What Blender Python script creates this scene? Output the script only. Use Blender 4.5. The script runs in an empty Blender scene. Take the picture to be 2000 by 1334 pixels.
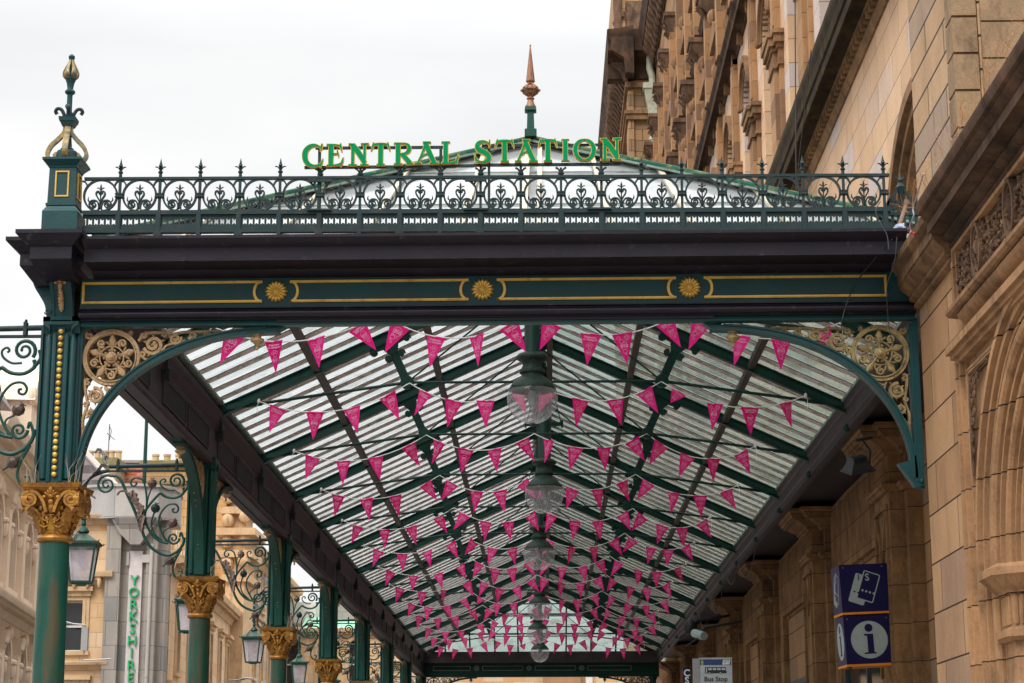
import bpy, bmesh, math, random
from mathutils import Matrix, Vector
random.seed(7)
S = bpy.context.scene
COL = S.collection
PI = math.pi
R_ = math.radians

# ------------------------------------------------------------------ camera
def make_camera():
    F = 3889.0
    u = (1065-1000)/F; v = -(1559-667)/F
    roll = 0.0025
    y = Vector((u, v, -1.0)).normalized()
    x = Vector((math.cos(roll), math.sin(roll), 0.0)); x = (x-y*x.dot(y)).normalized()
    z = x.cross(y)
    rot = Matrix((x, y, z))            # rows: world axes seen in camera = camera->world matrix
    cd = bpy.data.cameras.new("camera"); cd.lens = F*36/2000; cd.sensor_width = 36
    cd.clip_end = 2000; cd.clip_start = 0.1
    co = bpy.data.objects.new("camera", cd); COL.objects.link(co)
    co.matrix_world = Matrix.Translation((0, 0, 1.6)) @ rot.to_4x4()
    S.camera = co
make_camera()

# ------------------------------------------------------------------ world, sun, exposure
SUN_EL, SUN_AZ = 46, 204       # degrees; azimuth counted from +Y clockwise: behind and left of the camera
W = bpy.data.worlds.new("World"); S.world = W; W.use_nodes = True
nt = W.node_tree; nt.nodes.clear()
out = nt.nodes.new('ShaderNodeOutputWorld'); bg = nt.nodes.new('ShaderNodeBackground')
sky = nt.nodes.new('ShaderNodeTexSky'); sky.sky_type = 'NISHITA'; sky.sun_disc = False
sky.sun_elevation = R_(SUN_EL); sky.sun_rotation = R_(SUN_AZ)
tc = nt.nodes.new('ShaderNodeTexCoord'); nz = nt.nodes.new('ShaderNodeTexNoise')
mp = nt.nodes.new('ShaderNodeMapping'); mp.inputs['Scale'].default_value = (1.2, 1.2, 4.0)
nz.inputs['Scale'].default_value = 2.2; nz.inputs['Detail'].default_value = 6
cr = nt.nodes.new('ShaderNodeValToRGB')
cr.color_ramp.elements[0].position = .30; cr.color_ramp.elements[0].color = (21.6, 21.9, 22.3, 1)
cr.color_ramp.elements[1].position = .56; cr.color_ramp.elements[1].color = (25.2, 25.1, 25.0, 1)
mx = nt.nodes.new('ShaderNodeMix'); mx.data_type = 'RGBA'; mx.inputs[0].default_value = .97
nt.links.new(tc.outputs['Generated'], mp.inputs['Vector']); nt.links.new(mp.outputs[0], nz.inputs['Vector'])
nt.links.new(nz.outputs['Fac'], cr.inputs[0])
nt.links.new(sky.outputs[0], mx.inputs[6]); nt.links.new(cr.outputs[0], mx.inputs[7])
# an overcast sky is about three times brighter overhead than at the horizon
sx_ = nt.nodes.new('ShaderNodeSeparateXYZ'); nt.links.new(tc.outputs['Generated'], sx_.inputs[0])
mr_ = nt.nodes.new('ShaderNodeMapRange'); mr_.inputs[1].default_value = .36; mr_.inputs[2].default_value = 1; mr_.inputs[3].default_value = .335; mr_.inputs[4].default_value = 1.45
nt.links.new(sx_.outputs[2], mr_.inputs[0])
vm_ = nt.nodes.new('ShaderNodeVectorMath'); vm_.operation = 'SCALE'; nt.links.new(mx.outputs[2], vm_.inputs[0]); nt.links.new(mr_.outputs[0], vm_.inputs['Scale'])
nt.links.new(vm_.outputs[0], bg.inputs['Color']); bg.inputs['Strength'].default_value = .1
nt.links.new(bg.outputs[0], out.inputs[0])
sd = bpy.data.lights.new("sun", 'SUN'); sd.energy = 1.7; sd.angle = R_(25); sd.color = (1, .965, .9)
so = bpy.data.objects.new("sun", sd); COL.objects.link(so)
az = R_(SUN_AZ); el = R_(SUN_EL)
sv = Vector((math.sin(az)*math.cos(el), math.cos(az)*math.cos(el), math.sin(el)))
so.rotation_euler = sv.to_track_quat('Z', 'Y').to_euler(); so.location = (0, 0, 60)
S.view_settings.view_transform = 'Standard'; S.view_settings.look = 'None'
S.view_settings.exposure = 0.3; S.view_settings.gamma = 1
S.cycles.max_bounces = 8; S.cycles.transparent_max_bounces = 24
S.cycles.transmission_bounces = 6

# ------------------------------------------------------------------ materials
def newmat(name):
    m = bpy.data.materials.new(name); m.use_nodes = True
    t = m.node_tree; b = t.nodes['Principled BSDF']
    return m, t, b
def posvec(t, scale=(1, 1, 1), loc=(0, 0, 0)):
    g = t.nodes.new('ShaderNodeNewGeometry'); mp = t.nodes.new('ShaderNodeMapping')
    mp.inputs['Scale'].default_value = scale; mp.inputs['Location'].default_value = loc
    t.links.new(g.outputs['Position'], mp.inputs['Vector']); return mp.outputs[0]
def noise(t, vec, scale, detail=4, rough=.6):
    n = t.nodes.new('ShaderNodeTexNoise'); n.inputs['Scale'].default_value = scale
    n.inputs['Detail'].default_value = detail; n.inputs['Roughness'].default_value = rough
    t.links.new(vec, n.inputs['Vector']); return n.outputs['Fac']
def ramp(t, fac, p0, p1, c0=(0, 0, 0, 1), c1=(1, 1, 1, 1)):
    r = t.nodes.new('ShaderNodeValToRGB'); e = r.color_ramp.elements
    e[0].position = p0; e[1].position = p1; e[0].color = c0; e[1].color = c1
    t.links.new(fac, r.inputs[0]); return r.outputs[0]
def mixc(t, fac, a, b, mode='MIX'):
    m = t.nodes.new('ShaderNodeMix'); m.data_type = 'RGBA'; m.blend_type = mode
    for s, v in ((0, fac), (6, a), (7, b)):
        if hasattr(v, 'links'): t.links.new(v, m.inputs[s])
        elif s == 0: m.inputs[0].default_value = v
        else: m.inputs[s].default_value = (*v[:3], 1)
    return m.outputs[2]
def bump(t, b, h, strength=.3, dist=.01):
    n = t.nodes.new('ShaderNodeBump'); n.inputs['Strength'].default_value = strength
    n.inputs['Distance'].default_value = dist
    t.links.new(h, n.inputs['Height']); t.links.new(n.outputs[0], b.inputs['Normal'])
def mul(t, a, k):
    m = t.nodes.new('ShaderNodeMath'); m.operation = 'MULTIPLY'; m.inputs[1].default_value = k; t.links.new(a, m.inputs[0]); return m.outputs[0]
def paint(name, c, c2=None, rough=.4, metal=0, scale=3, dirt=None, dirt_amt=.35, bumps=.3, bscale=25, streak=False, spec=.5):
    m, t, b = newmat(name); c2 = c2 or tuple(x*.7 for x in c)
    v = posvec(t)
    n1 = noise(t, v, scale, 5)
    colr = mixc(t, ramp(t, n1, .35, .68), c, c2)
    if dirt:
        v2 = posvec(t, (9, 9, .8)) if streak else posvec(t)
        n2 = noise(t, v2, 1.2 if streak else scale*3.1, 6, .7)
        colr = mixc(t, ramp(t, n2, .62-dirt_amt*.35, .78), colr, dirt)
    t.links.new(colr, b.inputs['Base Color'])
    b.inputs['Roughness'].default_value = rough; b.inputs['Metallic'].default_value = metal
    b.inputs['Specular IOR Level'].default_value = spec
    nb = noise(t, v, bscale, 4); bump(t, b, nb, bumps, .006)
    return m
def ashlar(name, c1, c2, c3, bw=.9, bh=.42, axis='x', mortar=(.05, .04, .03), msize=.008, stain=(.06, .045, .035), stain_amt=.3, rough=.85, off=0, jbump=.6, cont=.5, vary=.5):
    m, t, b = newmat(name)
    g = t.nodes.new('ShaderNodeNewGeometry'); sp = t.nodes.new('ShaderNodeSeparateXYZ'); cb = t.nodes.new('ShaderNodeCombineXYZ')
    t.links.new(g.outputs['Position'], sp.inputs[0])
    t.links.new(sp.outputs[1 if axis == 'x' else 0], cb.inputs[0]); t.links.new(sp.outputs[2], cb.inputs[1])
    mp = t.nodes.new('ShaderNodeMapping'); mp.inputs['Location'].default_value = (off, off*.7, 0)
    t.links.new(cb.outputs[0], mp.inputs['Vector'])
    br = t.nodes.new('ShaderNodeTexBrick'); br.inputs['Scale'].default_value = 1
    br.inputs['Brick Width'].default_value = bw; br.inputs['Row Height'].default_value = bh
    br.inputs['Mortar Size'].default_value = msize; br.inputs['Mortar Smooth'].default_value = .3
    br.inputs['Color1'].default_value = (*c1, 1); br.inputs['Color2'].default_value = (*c2, 1)
    br.inputs['Mortar'].default_value = (*mortar, 1); br.inputs['Bias'].default_value = 0
    br.offset = cont
    t.links.new(mp.outputs[0], br.inputs['Vector'])
    v = posvec(t)
    # a second brick lookup at the same joints gives some blocks a third stone
    br2 = t.nodes.new('ShaderNodeTexBrick'); br2.inputs['Scale'].default_value = 1; br2.offset = cont
    br2.inputs['Brick Width'].default_value = bw; br2.inputs['Row Height'].default_value = bh
    br2.inputs['Mortar Size'].default_value = 0; br2.inputs['Color1'].default_value = (0, 0, 0, 1); br2.inputs['Color2'].default_value = (1, 1, 1, 1)
    mp2 = t.nodes.new('ShaderNodeMapping'); mp2.inputs['Location'].default_value = (off+bw*17, off*.7+bh*22, 0)
    t.links.new(cb.outputs[0], mp2.inputs['Vector']); t.links.new(mp2.outputs[0], br2.inputs['Vector'])
    third = ramp(t, br2.outputs['Color'], .72, .78)
    f = t.nodes.new('ShaderNodeMath'); f.operation = 'MULTIPLY'
    inv = t.nodes.new('ShaderNodeMath'); inv.operation = 'SUBTRACT'; inv.inputs[0].default_value = 1
    t.links.new(br.outputs['Fac'], inv.inputs[1]); t.links.new(third, f.inputs[0]); t.links.new(inv.outputs[0], f.inputs[1])
    colr = mixc(t, f.outputs[0], br.outputs['Color'], c3)
    n1 = noise(t, posvec(t, (1, 1, .45)), 1.3, 6, .65)
    colr = mixc(t, ramp(t, n1, .3, .75, (.72, .7, .68, 1), (1.12, 1.1, 1.06, 1)), colr, colr, 'MIX') if False else colr
    mu = t.nodes.new('ShaderNodeMix'); mu.data_type = 'RGBA'; mu.blend_type = 'MULTIPLY'; mu.inputs[0].default_value = 1
    t.links.new(colr, mu.inputs[6]); t.links.new(ramp(t, n1, .3, .72, (1-vary*.55, 1-vary*.6, 1-vary*.65, 1), (1.1, 1.06, 1.02, 1)), mu.inputs[7])
    n2 = noise(t, posvec(t, (3, 3, .5)), 1.6, 7, .7)
    colr = mixc(t, ramp(t, n2, .72-stain_amt*.4, .92), mu.outputs[2], stain)
    run = ramp(t, noise(t, posvec(t, (14, 14, .9), (4, 1, 2)), 1.0, 9, .75), .60, .71)
    colr = mixc(t, mul(t, run, .15+stain_amt), colr, stain)
    n3 = noise(t, v, 34, 6, .75)
    mu2 = t.nodes.new('ShaderNodeMix'); mu2.data_type = 'RGBA'; mu2.blend_type = 'MULTIPLY'; mu2.inputs[0].default_value = 1
    t.links.new(colr, mu2.inputs[6]); t.links.new(ramp(t, n3, .3, .7, (.84, .83, .82, 1), (1.08, 1.07, 1.06, 1)), mu2.inputs[7])
    t.links.new(mu2.outputs[2], b.inputs['Base Color']); b.inputs['Roughness'].default_value = rough
    b.inputs['Specular IOR Level'].default_value = .2
    ma = t.nodes.new('ShaderNodeMath'); ma.operation = 'MULTIPLY_ADD'; ma.inputs[1].default_value = .25
    t.links.new(n3, ma.inputs[0]); t.links.new(inv.outputs[0], ma.inputs[2])
    bump(t, b, ma.outputs[0], jbump, .015)
    return m
def stone(name, c, c2, stain=(.05, .04, .032), amt=.4, scale=1.4, rough=.88, moss=None, bs=.5, joints=0):
    m, t, b = newmat(name)
    v = posvec(t)
    colr = mixc(t, ramp(t, noise(t, v, scale, 6, .65), .35, .68), c, c2)
    colr = mixc(t, ramp(t, noise(t, posvec(t, (2.2, 2.2, .9), (3, 1, 2)), 1.5, 8, .72), .68-amt*.4, .86-amt*.2), colr, stain)
    if moss: colr = mixc(t, ramp(t, noise(t, posvec(t, (1, 1, 1), (7, 3, 5)), 3.2, 7, .7), .5, .68), colr, moss)
    if joints:
        g = t.nodes.new('ShaderNodeNewGeometry'); sp = t.nodes.new('ShaderNodeSeparateXYZ'); t.links.new(g.outputs['Position'], sp.inputs[0])
        wob = t.nodes.new('ShaderNodeMath'); wob.operation = 'MULTIPLY_ADD'; wob.inputs[1].default_value = .02; t.links.new(noise(t, v, 3, 3), wob.inputs[0]); t.links.new(sp.outputs[2], wob.inputs[2])
        dv = t.nodes.new('ShaderNodeMath'); dv.operation = 'DIVIDE'; dv.inputs[1].default_value = joints; t.links.new(wob.outputs[0], dv.inputs[0])
        frc = t.nodes.new('ShaderNodeMath'); frc.operation = 'FRACT'; t.links.new(dv.outputs[0], frc.inputs[0])
        cmp_ = t.nodes.new('ShaderNodeMath'); cmp_.operation = 'LESS_THAN'; cmp_.inputs[1].default_value = .009/joints; t.links.new(frc.outputs[0], cmp_.inputs[0])
        # each course a slightly different stone
        fl_ = t.nodes.new('ShaderNodeMath'); fl_.operation = 'FLOOR'; t.links.new(dv.outputs[0], fl_.inputs[0])
        wn = t.nodes.new('ShaderNodeTexWhiteNoise'); wn.noise_dimensions = '1D'; t.links.new(fl_.outputs[0], wn.inputs['W'])
        m4 = t.nodes.new('ShaderNodeMix'); m4.data_type = 'RGBA'; m4.blend_type = 'MULTIPLY'; m4.inputs[0].default_value = 1
        t.links.new(colr, m4.inputs[6]); t.links.new(ramp(t, wn.outputs['Value'], 0, 1, (.74, .72, .72, 1), (1.16, 1.12, 1.06, 1)), m4.inputs[7])
        colr = mixc(t, cmp_.outputs[0], m4.outputs[2], (.03, .022, .016))
    # fine sharp soot runs, stretched down the face
    run = ramp(t, noise(t, posvec(t, (16, 16, 1.1), (1, 5, 2)), 1.0, 9, .75), .60, .70)
    colr = mixc(t, mul(t, run, .55), colr, stain)
    n3 = noise(t, v, 34, 6, .75)
    mu = t.nodes.new('ShaderNodeMix'); mu.data_type = 'RGBA'; mu.blend_type = 'MULTIPLY'; mu.inputs[0].default_value = 1
    t.links.new(colr, mu.inputs[6]); t.links.new(ramp(t, n3, .3, .7, (.8, .79, .78, 1), (1.1, 1.09, 1.08, 1)), mu.inputs[7])
    t.links.new(mu.outputs[2], b.inputs['Base Color']); b.inputs['Roughness'].default_value = rough
    b.inputs['Specular IOR Level'].default_value = .08
    bump(t, b, n3, bs, .012)
    return m
def flat(name, c, rough=.5, metal=0, spec=.5):
    m, t, b = newmat(name); v = posvec(t)
    colr = mixc(t, ramp(t, noise(t, v, 9, 4), .3, .75), c, tuple(x*.82 for x in c))
    t.links.new(colr, b.inputs['Base Color']); b.inputs['Roughness'].default_value = rough; b.inputs['Metallic'].default_value = metal
    b.inputs['Specular IOR Level'].default_value = spec
    return m
def two_sided_fresnel(t):
    """thin pane: the same reflectance from either side"""
    g = t.nodes.new('ShaderNodeNewGeometry'); m = t.nodes.new('ShaderNodeMapRange')
    m.inputs[3].default_value = 1.45; m.inputs[4].default_value = 1/1.45
    t.links.new(g.outputs['Backfacing'], m.inputs[0])
    f = t.nodes.new('ShaderNodeFresnel'); t.links.new(m.outputs[0], f.inputs[0]); return f
def roofglass(name, tint, transp, dif, var=.25, dirt=(.3, .3, .22)):
    m = bpy.data.materials.new(name); m.use_nodes = True; t = m.node_tree; t.nodes.clear()
    o = t.nodes.new('ShaderNodeOutputMaterial')
    tr = t.nodes.new('ShaderNodeBsdfTransparent'); tl = t.nodes.new('ShaderNodeBsdfTranslucent'); gl = t.nodes.new('ShaderNodeBsdfGlossy')
    df = t.nodes.new('ShaderNodeBsdfDiffuse')
    tr.inputs[0].default_value = (*tint, 1)
    g = t.nodes.new('ShaderNodeNewGeometry'); sp = t.nodes.new('ShaderNodeSeparateXYZ'); cb = t.nodes.new('ShaderNodeCombineXYZ')
    t.links.new(g.outputs['Position'], sp.inputs[0]); t.links.new(sp.outputs[1], cb.inputs[1]); t.links.new(sp.outputs[0], cb.inputs[0])
    br = t.nodes.new('ShaderNodeTexBrick'); br.inputs['Scale'].default_value = 1; br.inputs['Brick Width'].default_value = 1.05
    br.inputs['Row Height'].default_value = .5; br.inputs['Mortar Size'].default_value = 0; br.offset = 0
    br.inputs['Color1'].default_value = (1, 1, 1, 1); br.inputs['Color2'].default_value = (1-var, 1-var*.8, 1-var*.85, 1)
    t.links.new(cb.outputs[0], br.inputs['Vector'])
    n = noise(t, posvec(t), 2.5, 6, .7)
    c = mixc(t, ramp(t, n, .5, .8), br.outputs['Color'], dirt)
    c2 = mixc(t, 1.0, c, dif, 'MULTIPLY')
    t.links.new(c2, tl.inputs[0]); t.links.new(c2, df.inputs[0])
    tm = mixc(t, 1.0, c, tint, 'MULTIPLY'); t.links.new(tm, tr.inputs[0])
    m0 = t.nodes.new('ShaderNodeMixShader'); m0.inputs[0].default_value = .3
    t.links.new(tl.outputs[0], m0.inputs[1]); t.links.new(df.outputs[0], m0.inputs[2])
    m1 = t.nodes.new('ShaderNodeMixShader'); m1.inputs[0].default_value = transp
    t.links.new(m0.outputs[0], m1.inputs[1]); t.links.new(tr.outputs[0], m1.inputs[2])
    fr = two_sided_fresnel(t)
    gl.inputs['Roughness'].default_value = .12
    m2 = t.nodes.new('ShaderNodeMixShader'); t.links.new(fr.outputs[0], m2.inputs[0])
    t.links.new(m1.outputs[0], m2.inputs[1]); t.links.new(gl.outputs[0], m2.inputs[2])
    t.links.new(m2.outputs[0], o.inputs[0]); return m
def clearglass(name, tint=(.93, .93, .95), rough=.02, haze=.06, hc=(.8, .8, .85), frs=1.0):
    m = bpy.data.materials.new(name); m.use_nodes = True; t = m.node_tree; t.nodes.clear()
    o = t.nodes.new('ShaderNodeOutputMaterial')
    tr = t.nodes.new('ShaderNodeBsdfTransparent'); gl = t.nodes.new('ShaderNodeBsdfGlossy'); tl = t.nodes.new('ShaderNodeBsdfTranslucent')
    tr.inputs[0].default_value = (*tint, 1); gl.inputs['Roughness'].default_value = rough; tl.inputs[0].default_value = (*hc, 1)
    n = noise(t, posvec(t), 6, 5)
    m0 = t.nodes.new('ShaderNodeMixShader')
    mm = t.nodes.new('ShaderNodeMath'); mm.operation = 'MULTIPLY'; mm.inputs[1].default_value = haze*2; t.links.new(n, mm.inputs[0])
    t.links.new(mm.outputs[0], m0.inputs[0]); t.links.new(tr.outputs[0], m0.inputs[1]); t.links.new(tl.outputs[0], m0.inputs[2])
    fr = two_sided_fresnel(t)
    m2 = t.nodes.new('ShaderNodeMixShader'); t.links.new(fr.outputs[0], m2.inputs[0])
    t.links.new(m0.outputs[0], m2.inputs[1]); t.links.new(gl.outputs[0], m2.inputs[2]); t.links.new(m2.outputs[0], o.inputs[0]); return m

M = {}
M['teal'] = paint('teal_paint', (.006, .048, .052), (.005, .036, .04), .42, spec=.25, dirt=(.03, .035, .03), dirt_amt=.3)
M['green'] = paint('green_paint', (.003, .052, .038), (.004, .038, .03), .42, spec=.25, dirt=(.04, .045, .03), dirt_amt=.25)
M['greencol'] = paint('green_column_paint', (.002, .066, .044), (.004, .044, .034), .4, spec=.3, dirt=(.12, .045, .014), dirt_amt=.5, streak=True)
M['greentruss'] = paint('green_truss_paint', (.003, .038, .028), (.003, .026, .021), .5, spec=.2, dirt=(.02, .02, .016), dirt_amt=.4)
M['iron'] = paint('dark_green_iron', (.010, .030, .033), (.014, .025, .027), .5, spec=.2, dirt=(.045, .045, .038), dirt_amt=.3, bscale=60)
M['navy'] = paint('dark_aubergine_paint', (.012, .009, .018), (.008, .0065, .012), .40, spec=.22, dirt=(.07, .066, .07), dirt_amt=.05, bumps=.35)
M['maroon'] = paint('dark_brown_beam_paint', (.040, .026, .031), (.024, .017, .021), .55, spec=.22, dirt=(.06, .05, .045), dirt_amt=.3)
M['beampanel'] = paint('dull_dark_panel_paint', (.016, .020, .021), (.013, .013, .015), .6, spec=.15)
M['gold'] = paint('gilt_paint', (.62, .40, .085), (.52, .30, .05), .33, metal=.35, dirt=(.22, .12, .03), dirt_amt=.3, bscale=70, bumps=.2)
M['capgold'] = paint('old_gilt_paint', (.46, .215, .026), (.27, .115, .015), .40, metal=.45, scale=7, dirt=(.08, .028, .01), dirt_amt=.75, bscale=45, bumps=.6)
M['bronze'] = paint('faded_gilt_scrollwork', (.44, .29, .13), (.30, .17, .075), .5, metal=.15, scale=12, dirt=(.11, .06, .035), dirt_amt=.5, bscale=60, bumps=.5)
M['olivegold'] = paint('olive_gilt_scrollwork', (.36, .27, .10), (.18, .12, .05), .5, metal=.15, scale=10, dirt=(.05, .04, .025), dirt_amt=.6, bscale=60, bumps=.5)
M['copper'] = paint('weathered_copper_gilt', (.30, .13, .06), (.19, .085, .045), .5, metal=.3, scale=10, dirt=(.08, .05, .035), dirt_amt=.5)
M['finialgold'] = paint('worn_gilt_on_iron', (.38, .25, .075), (.05, .07, .065), .45, metal=.3, scale=14, dirt=(.05, .06, .055), dirt_amt=.5)
M['purlin'] = paint('brown_purlin_timber', (.05, .032, .026), (.035, .024, .02), .7, dirt=(.16, .14, .10), dirt_amt=.1)
M['bar'] = paint('grey_glazing_bar', (.72, .67, .65), (.6, .54, .52), .6, spec=.2, dirt=(.10, .09, .075), dirt_amt=.4)
M['lead'] = paint('lead_flashing', (.22, .27, .25), (.14, .2, .17), .6, dirt=(.07, .08, .05), dirt_amt=.5)
M['ridge'] = paint('verdigris_ridge_metal', (.004, .05, .032), (.012, .09, .055), .7, spec=.15, dirt=(.22, .2, .08), dirt_amt=.4)
M['hipwall'] = paint('cream_flaking_paint', (.50, .48, .41), (.4, .36, .26), .7, dirt=(.24, .18, .08), dirt_amt=.5)
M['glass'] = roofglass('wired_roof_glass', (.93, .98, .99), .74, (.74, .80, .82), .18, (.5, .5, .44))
M['glassr'] = roofglass('dimmed_wired_roof_glass', (.56, .70, .67), .56, (.42, .53, .50), .32)  # wall slope: dirt, plus dimming by the hotel behind put into the tint
M['hipglass'] = roofglass('whitewashed_hip_glass', (.66, .72, .76), .06, (.72, .77, .80), .12, dirt=(.5, .5, .48))
M['farglass'] = roofglass('far_hip_glass', (.56, .68, .63), .72, (.48, .56, .53), .2)
M['clear'] = clearglass('clear_acrylic_globe', (.95, .94, .955), .02, .20, (1, .97, 1))
M['lantglass'] = clearglass('frosted_lantern_glass', (.93, .88, .92), .15, .5, (1, .97, 1))
M['hood'] = paint('dusty_green_lamp_hood', (.008, .036, .026), (.022, .034, .026), .5, spec=.2, scale=9, dirt=(.07, .07, .06), dirt_amt=.5)
def fabric(name, c, c2):
    m, t, b = newmat(name); v = posvec(t)
    oi = t.nodes.new('ShaderNodeObjectInfo')
    col = mixc(t, oi.outputs['Random'], c, c2)
    t.links.new(col, b.inputs['Base Color']); b.inputs['Roughness'].default_value = .5; b.inputs['Specular IOR Level'].default_value = .3
    tl = t.nodes.new('ShaderNodeBsdfTranslucent'); t.links.new(col, tl.inputs[0])
    mx_ = t.nodes.new('ShaderNodeMixShader'); mx_.inputs[0].default_value = .42
    o = t.nodes['Material Output']; t.links.new(b.outputs[0], mx_.inputs[1]); t.links.new(tl.outputs[0], mx_.inputs[2]); t.links.new(mx_.outputs[0], o.inputs[0])
    bump(t, b, noise(t, v, 18, 3), .35, .01)
    return m
M['pink'] = fabric('pennant_pink', (.90, .004, .31), (1.0, .04, .42))
M['pinkpale'] = flat('pennant_pink_sun', (.82, .035, .21), .55)
M['print'] = flat('pennant_print_pale', (.90, .36, .58), .6)
M['white'] = flat('white_paint', (.78, .78, .78), .5)
M['cord'] = flat('white_cord', (.86, .86, .84), .7)
M['budbrown'] = paint('brown_iron_bud', (.11, .065, .045), (.05, .04, .035), .5, metal=.3, dirt=(.2, .17, .14), dirt_amt=.3)
M['leafbrown'] = paint('brown_grey_iron_leaf', (.24, .155, .12), (.12, .085, .075), .55, metal=.2, scale=14, dirt=(.32, .28, .26), dirt_amt=.4)
M['lettergreen'] = flat('letter_green_enamel', (.0, .21, .072), .6, 0, .05)
M['letteredge'] = flat('letter_gold_edge', (.85, .5, .07), .5, 0, .2)
M['blue'] = paint('navy_sign_enamel', (.006, .005, .066), (.006, .005, .055), .4, spec=.3)
M['orange'] = flat('orange_sign_edge', (.8, .25, .01), .45)
M['greywhite'] = flat('sign_pale_grey', (.36, .42, .42), .45)
M['signwhite'] = flat('bus_sign_white', (.5, .53, .57), .4)
M['signblue'] = flat('bus_sign_blue', (.012, .045, .18), .4)
M['black'] = flat('black_rubber', (.012, .012, .014), .5)
M['darkmetal'] = flat('dark_grey_metal', (.05, .05, .055), .45, .4)
M['greymetal'] = flat('grey_metal', (.32, .32, .33), .45, .3)
M['rust'] = paint('rusty_pipe', (.20, .11, .07), (.12, .07, .05), .7)
M['pipe'] = paint('cream_green_downpipe', (.48, .5, .4), (.36, .37, .27), .5, dirt=(.2, .15, .07), dirt_amt=.3)
M['weed'] = flat('dry_weed_stems', (.35, .17, .07), .9)
M['grass'] = flat('pale_dead_grass', (.32, .27, .2), .9)
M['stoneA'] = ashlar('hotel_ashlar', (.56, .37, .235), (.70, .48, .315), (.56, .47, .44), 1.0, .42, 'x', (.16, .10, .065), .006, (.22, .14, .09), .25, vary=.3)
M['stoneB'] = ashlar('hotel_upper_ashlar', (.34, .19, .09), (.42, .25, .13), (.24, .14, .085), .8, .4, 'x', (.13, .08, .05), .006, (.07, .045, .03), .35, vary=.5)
M['stoneBf'] = ashlar('hotel_upper_ashlar_front', (.40, .25, .13), (.48, .30, .16), (.30, .20, .12), .8, .42, 'y', (.10, .07, .05), .012, (.08, .055, .04), .35, vary=.5)
M['stoneP'] = ashlar('porch_ashlar', (.34, .20, .108), (.45, .28, .155), (.33, .215, .145), 1.5, .39, 'x', (.04, .026, .018), .008, (.13, .08, .05), .4, off=.15, vary=.6)
M['stoneQ'] = ashlar('pier_ashlar', (.42, .27, .155), (.48, .32, .19), (.34, .25, .19), 1.6, .31, 'x', (.045, .03, .025), .014, (.08, .06, .045), .4, vary=.5)
M['stoneQf'] = stone('quoin_stone', (.30, .20, .12), (.22, .15, .095), stain=(.07, .05, .04), amt=.45, scale=2.5)
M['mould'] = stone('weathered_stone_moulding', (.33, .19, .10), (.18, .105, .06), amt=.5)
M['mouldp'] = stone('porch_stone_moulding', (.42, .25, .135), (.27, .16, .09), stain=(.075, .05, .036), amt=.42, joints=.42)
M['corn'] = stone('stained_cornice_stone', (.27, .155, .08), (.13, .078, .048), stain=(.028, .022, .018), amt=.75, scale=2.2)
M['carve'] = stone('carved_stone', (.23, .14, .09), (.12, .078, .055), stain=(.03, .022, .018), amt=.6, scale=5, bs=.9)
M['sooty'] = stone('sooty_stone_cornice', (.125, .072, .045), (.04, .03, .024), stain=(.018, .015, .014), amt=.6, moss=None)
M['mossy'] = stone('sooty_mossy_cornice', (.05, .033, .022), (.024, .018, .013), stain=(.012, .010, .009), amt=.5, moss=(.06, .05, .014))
M['pilst'] = stone('arcade_pilaster_stone', (.30, .17, .085), (.17, .095, .05), stain=(.04, .028, .02), amt=.5, scale=2.4, joints=.45)
M['arcw'] = ashlar('arcade_wall_stone', (.31, .175, .09), (.37, .205, .105), (.26, .17, .115), 1.1, .45, 'x', (.035, .024, .018), .010, (.08, .05, .03), .25, vary=.3)
M['darkwin'] = flat('dark_window_glass', (.02, .022, .026), .08)
M['winfrm'] = flat('white_window_frame', (.62, .6, .55), .5)
M['cream'] = ashlar('cream_painted_ashlar', (.78, .64, .49), (.82, .68, .53), (.74, .62, .49), 1.2, .6, 'x', (.36, .26, .18), .012, (.4, .3, .22), .15, vary=.15)
M['creamm'] = stone('cream_painted_moulding', (.80, .66, .52), (.72, .58, .45), stain=(.45, .35, .28), amt=.15)
M['tan'] = ashlar('tan_sandstone', (.58, .40, .23), (.66, .50, .34), (.62, .36, .17), 1.2, .55, 'y', (.42, .28, .16), .01, (.34, .25, .16), .25, vary=.25)
M['tanx'] = ashlar('tan_sandstone_side', (.56, .40, .25), (.62, .47, .32), (.54, .36, .2), 1.2, .55, 'x', (.42, .28, .16), .01, (.30, .22, .15), .3, vary=.25)
M['tanm'] = stone('tan_sandstone_moulding', (.60, .42, .25), (.48, .33, .2), stain=(.14, .10, .075), amt=.35)
M['orangest'] = ashlar('orange_sandstone', (.60, .34, .13), (.58, .40, .21), (.42, .30, .19), .9, .35, 'y', (.3, .2, .12), .012, (.2, .15, .1), .35, vary=.4)
M['grey'] = ashlar('grey_concrete_cladding', (.30, .285, .27), (.35, .32, .29), (.24, .24, .24), .8, .9, 'y', (.14, .13, .13), .012, (.14, .13, .14), .4, vary=.35)
M['greyattic'] = ashlar('pale_attic_cladding', (.42, .41, .40), (.47, .45, .43), (.38, .38, .38), 1.2, 3.0, 'y', (.2, .2, .2), .012, (.2, .2, .21), .4, vary=.3)
M['greystone'] = ashlar('grey_weathered_sandstone', (.42, .35, .28), (.48, .39, .3), (.36, .3, .26), 1.1, .5, 'x', (.25, .2, .16), .01, (.2, .17, .14), .4, vary=.35)
M['brick'] = ashlar('buff_brick', (.46, .32, .18), (.38, .27, .17), (.30, .24, .2), .35, .11, 'y', (.30, .25, .2), .014, (.2, .15, .1), .3, vary=.3)
M['redbrick'] = ashlar('red_brick', (.50, .10, .05), (.42, .11, .06), (.46, .28, .2), .35, .11, 'y', (.42, .30, .25), .014, (.3, .2, .15), .3, vary=.3)
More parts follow.
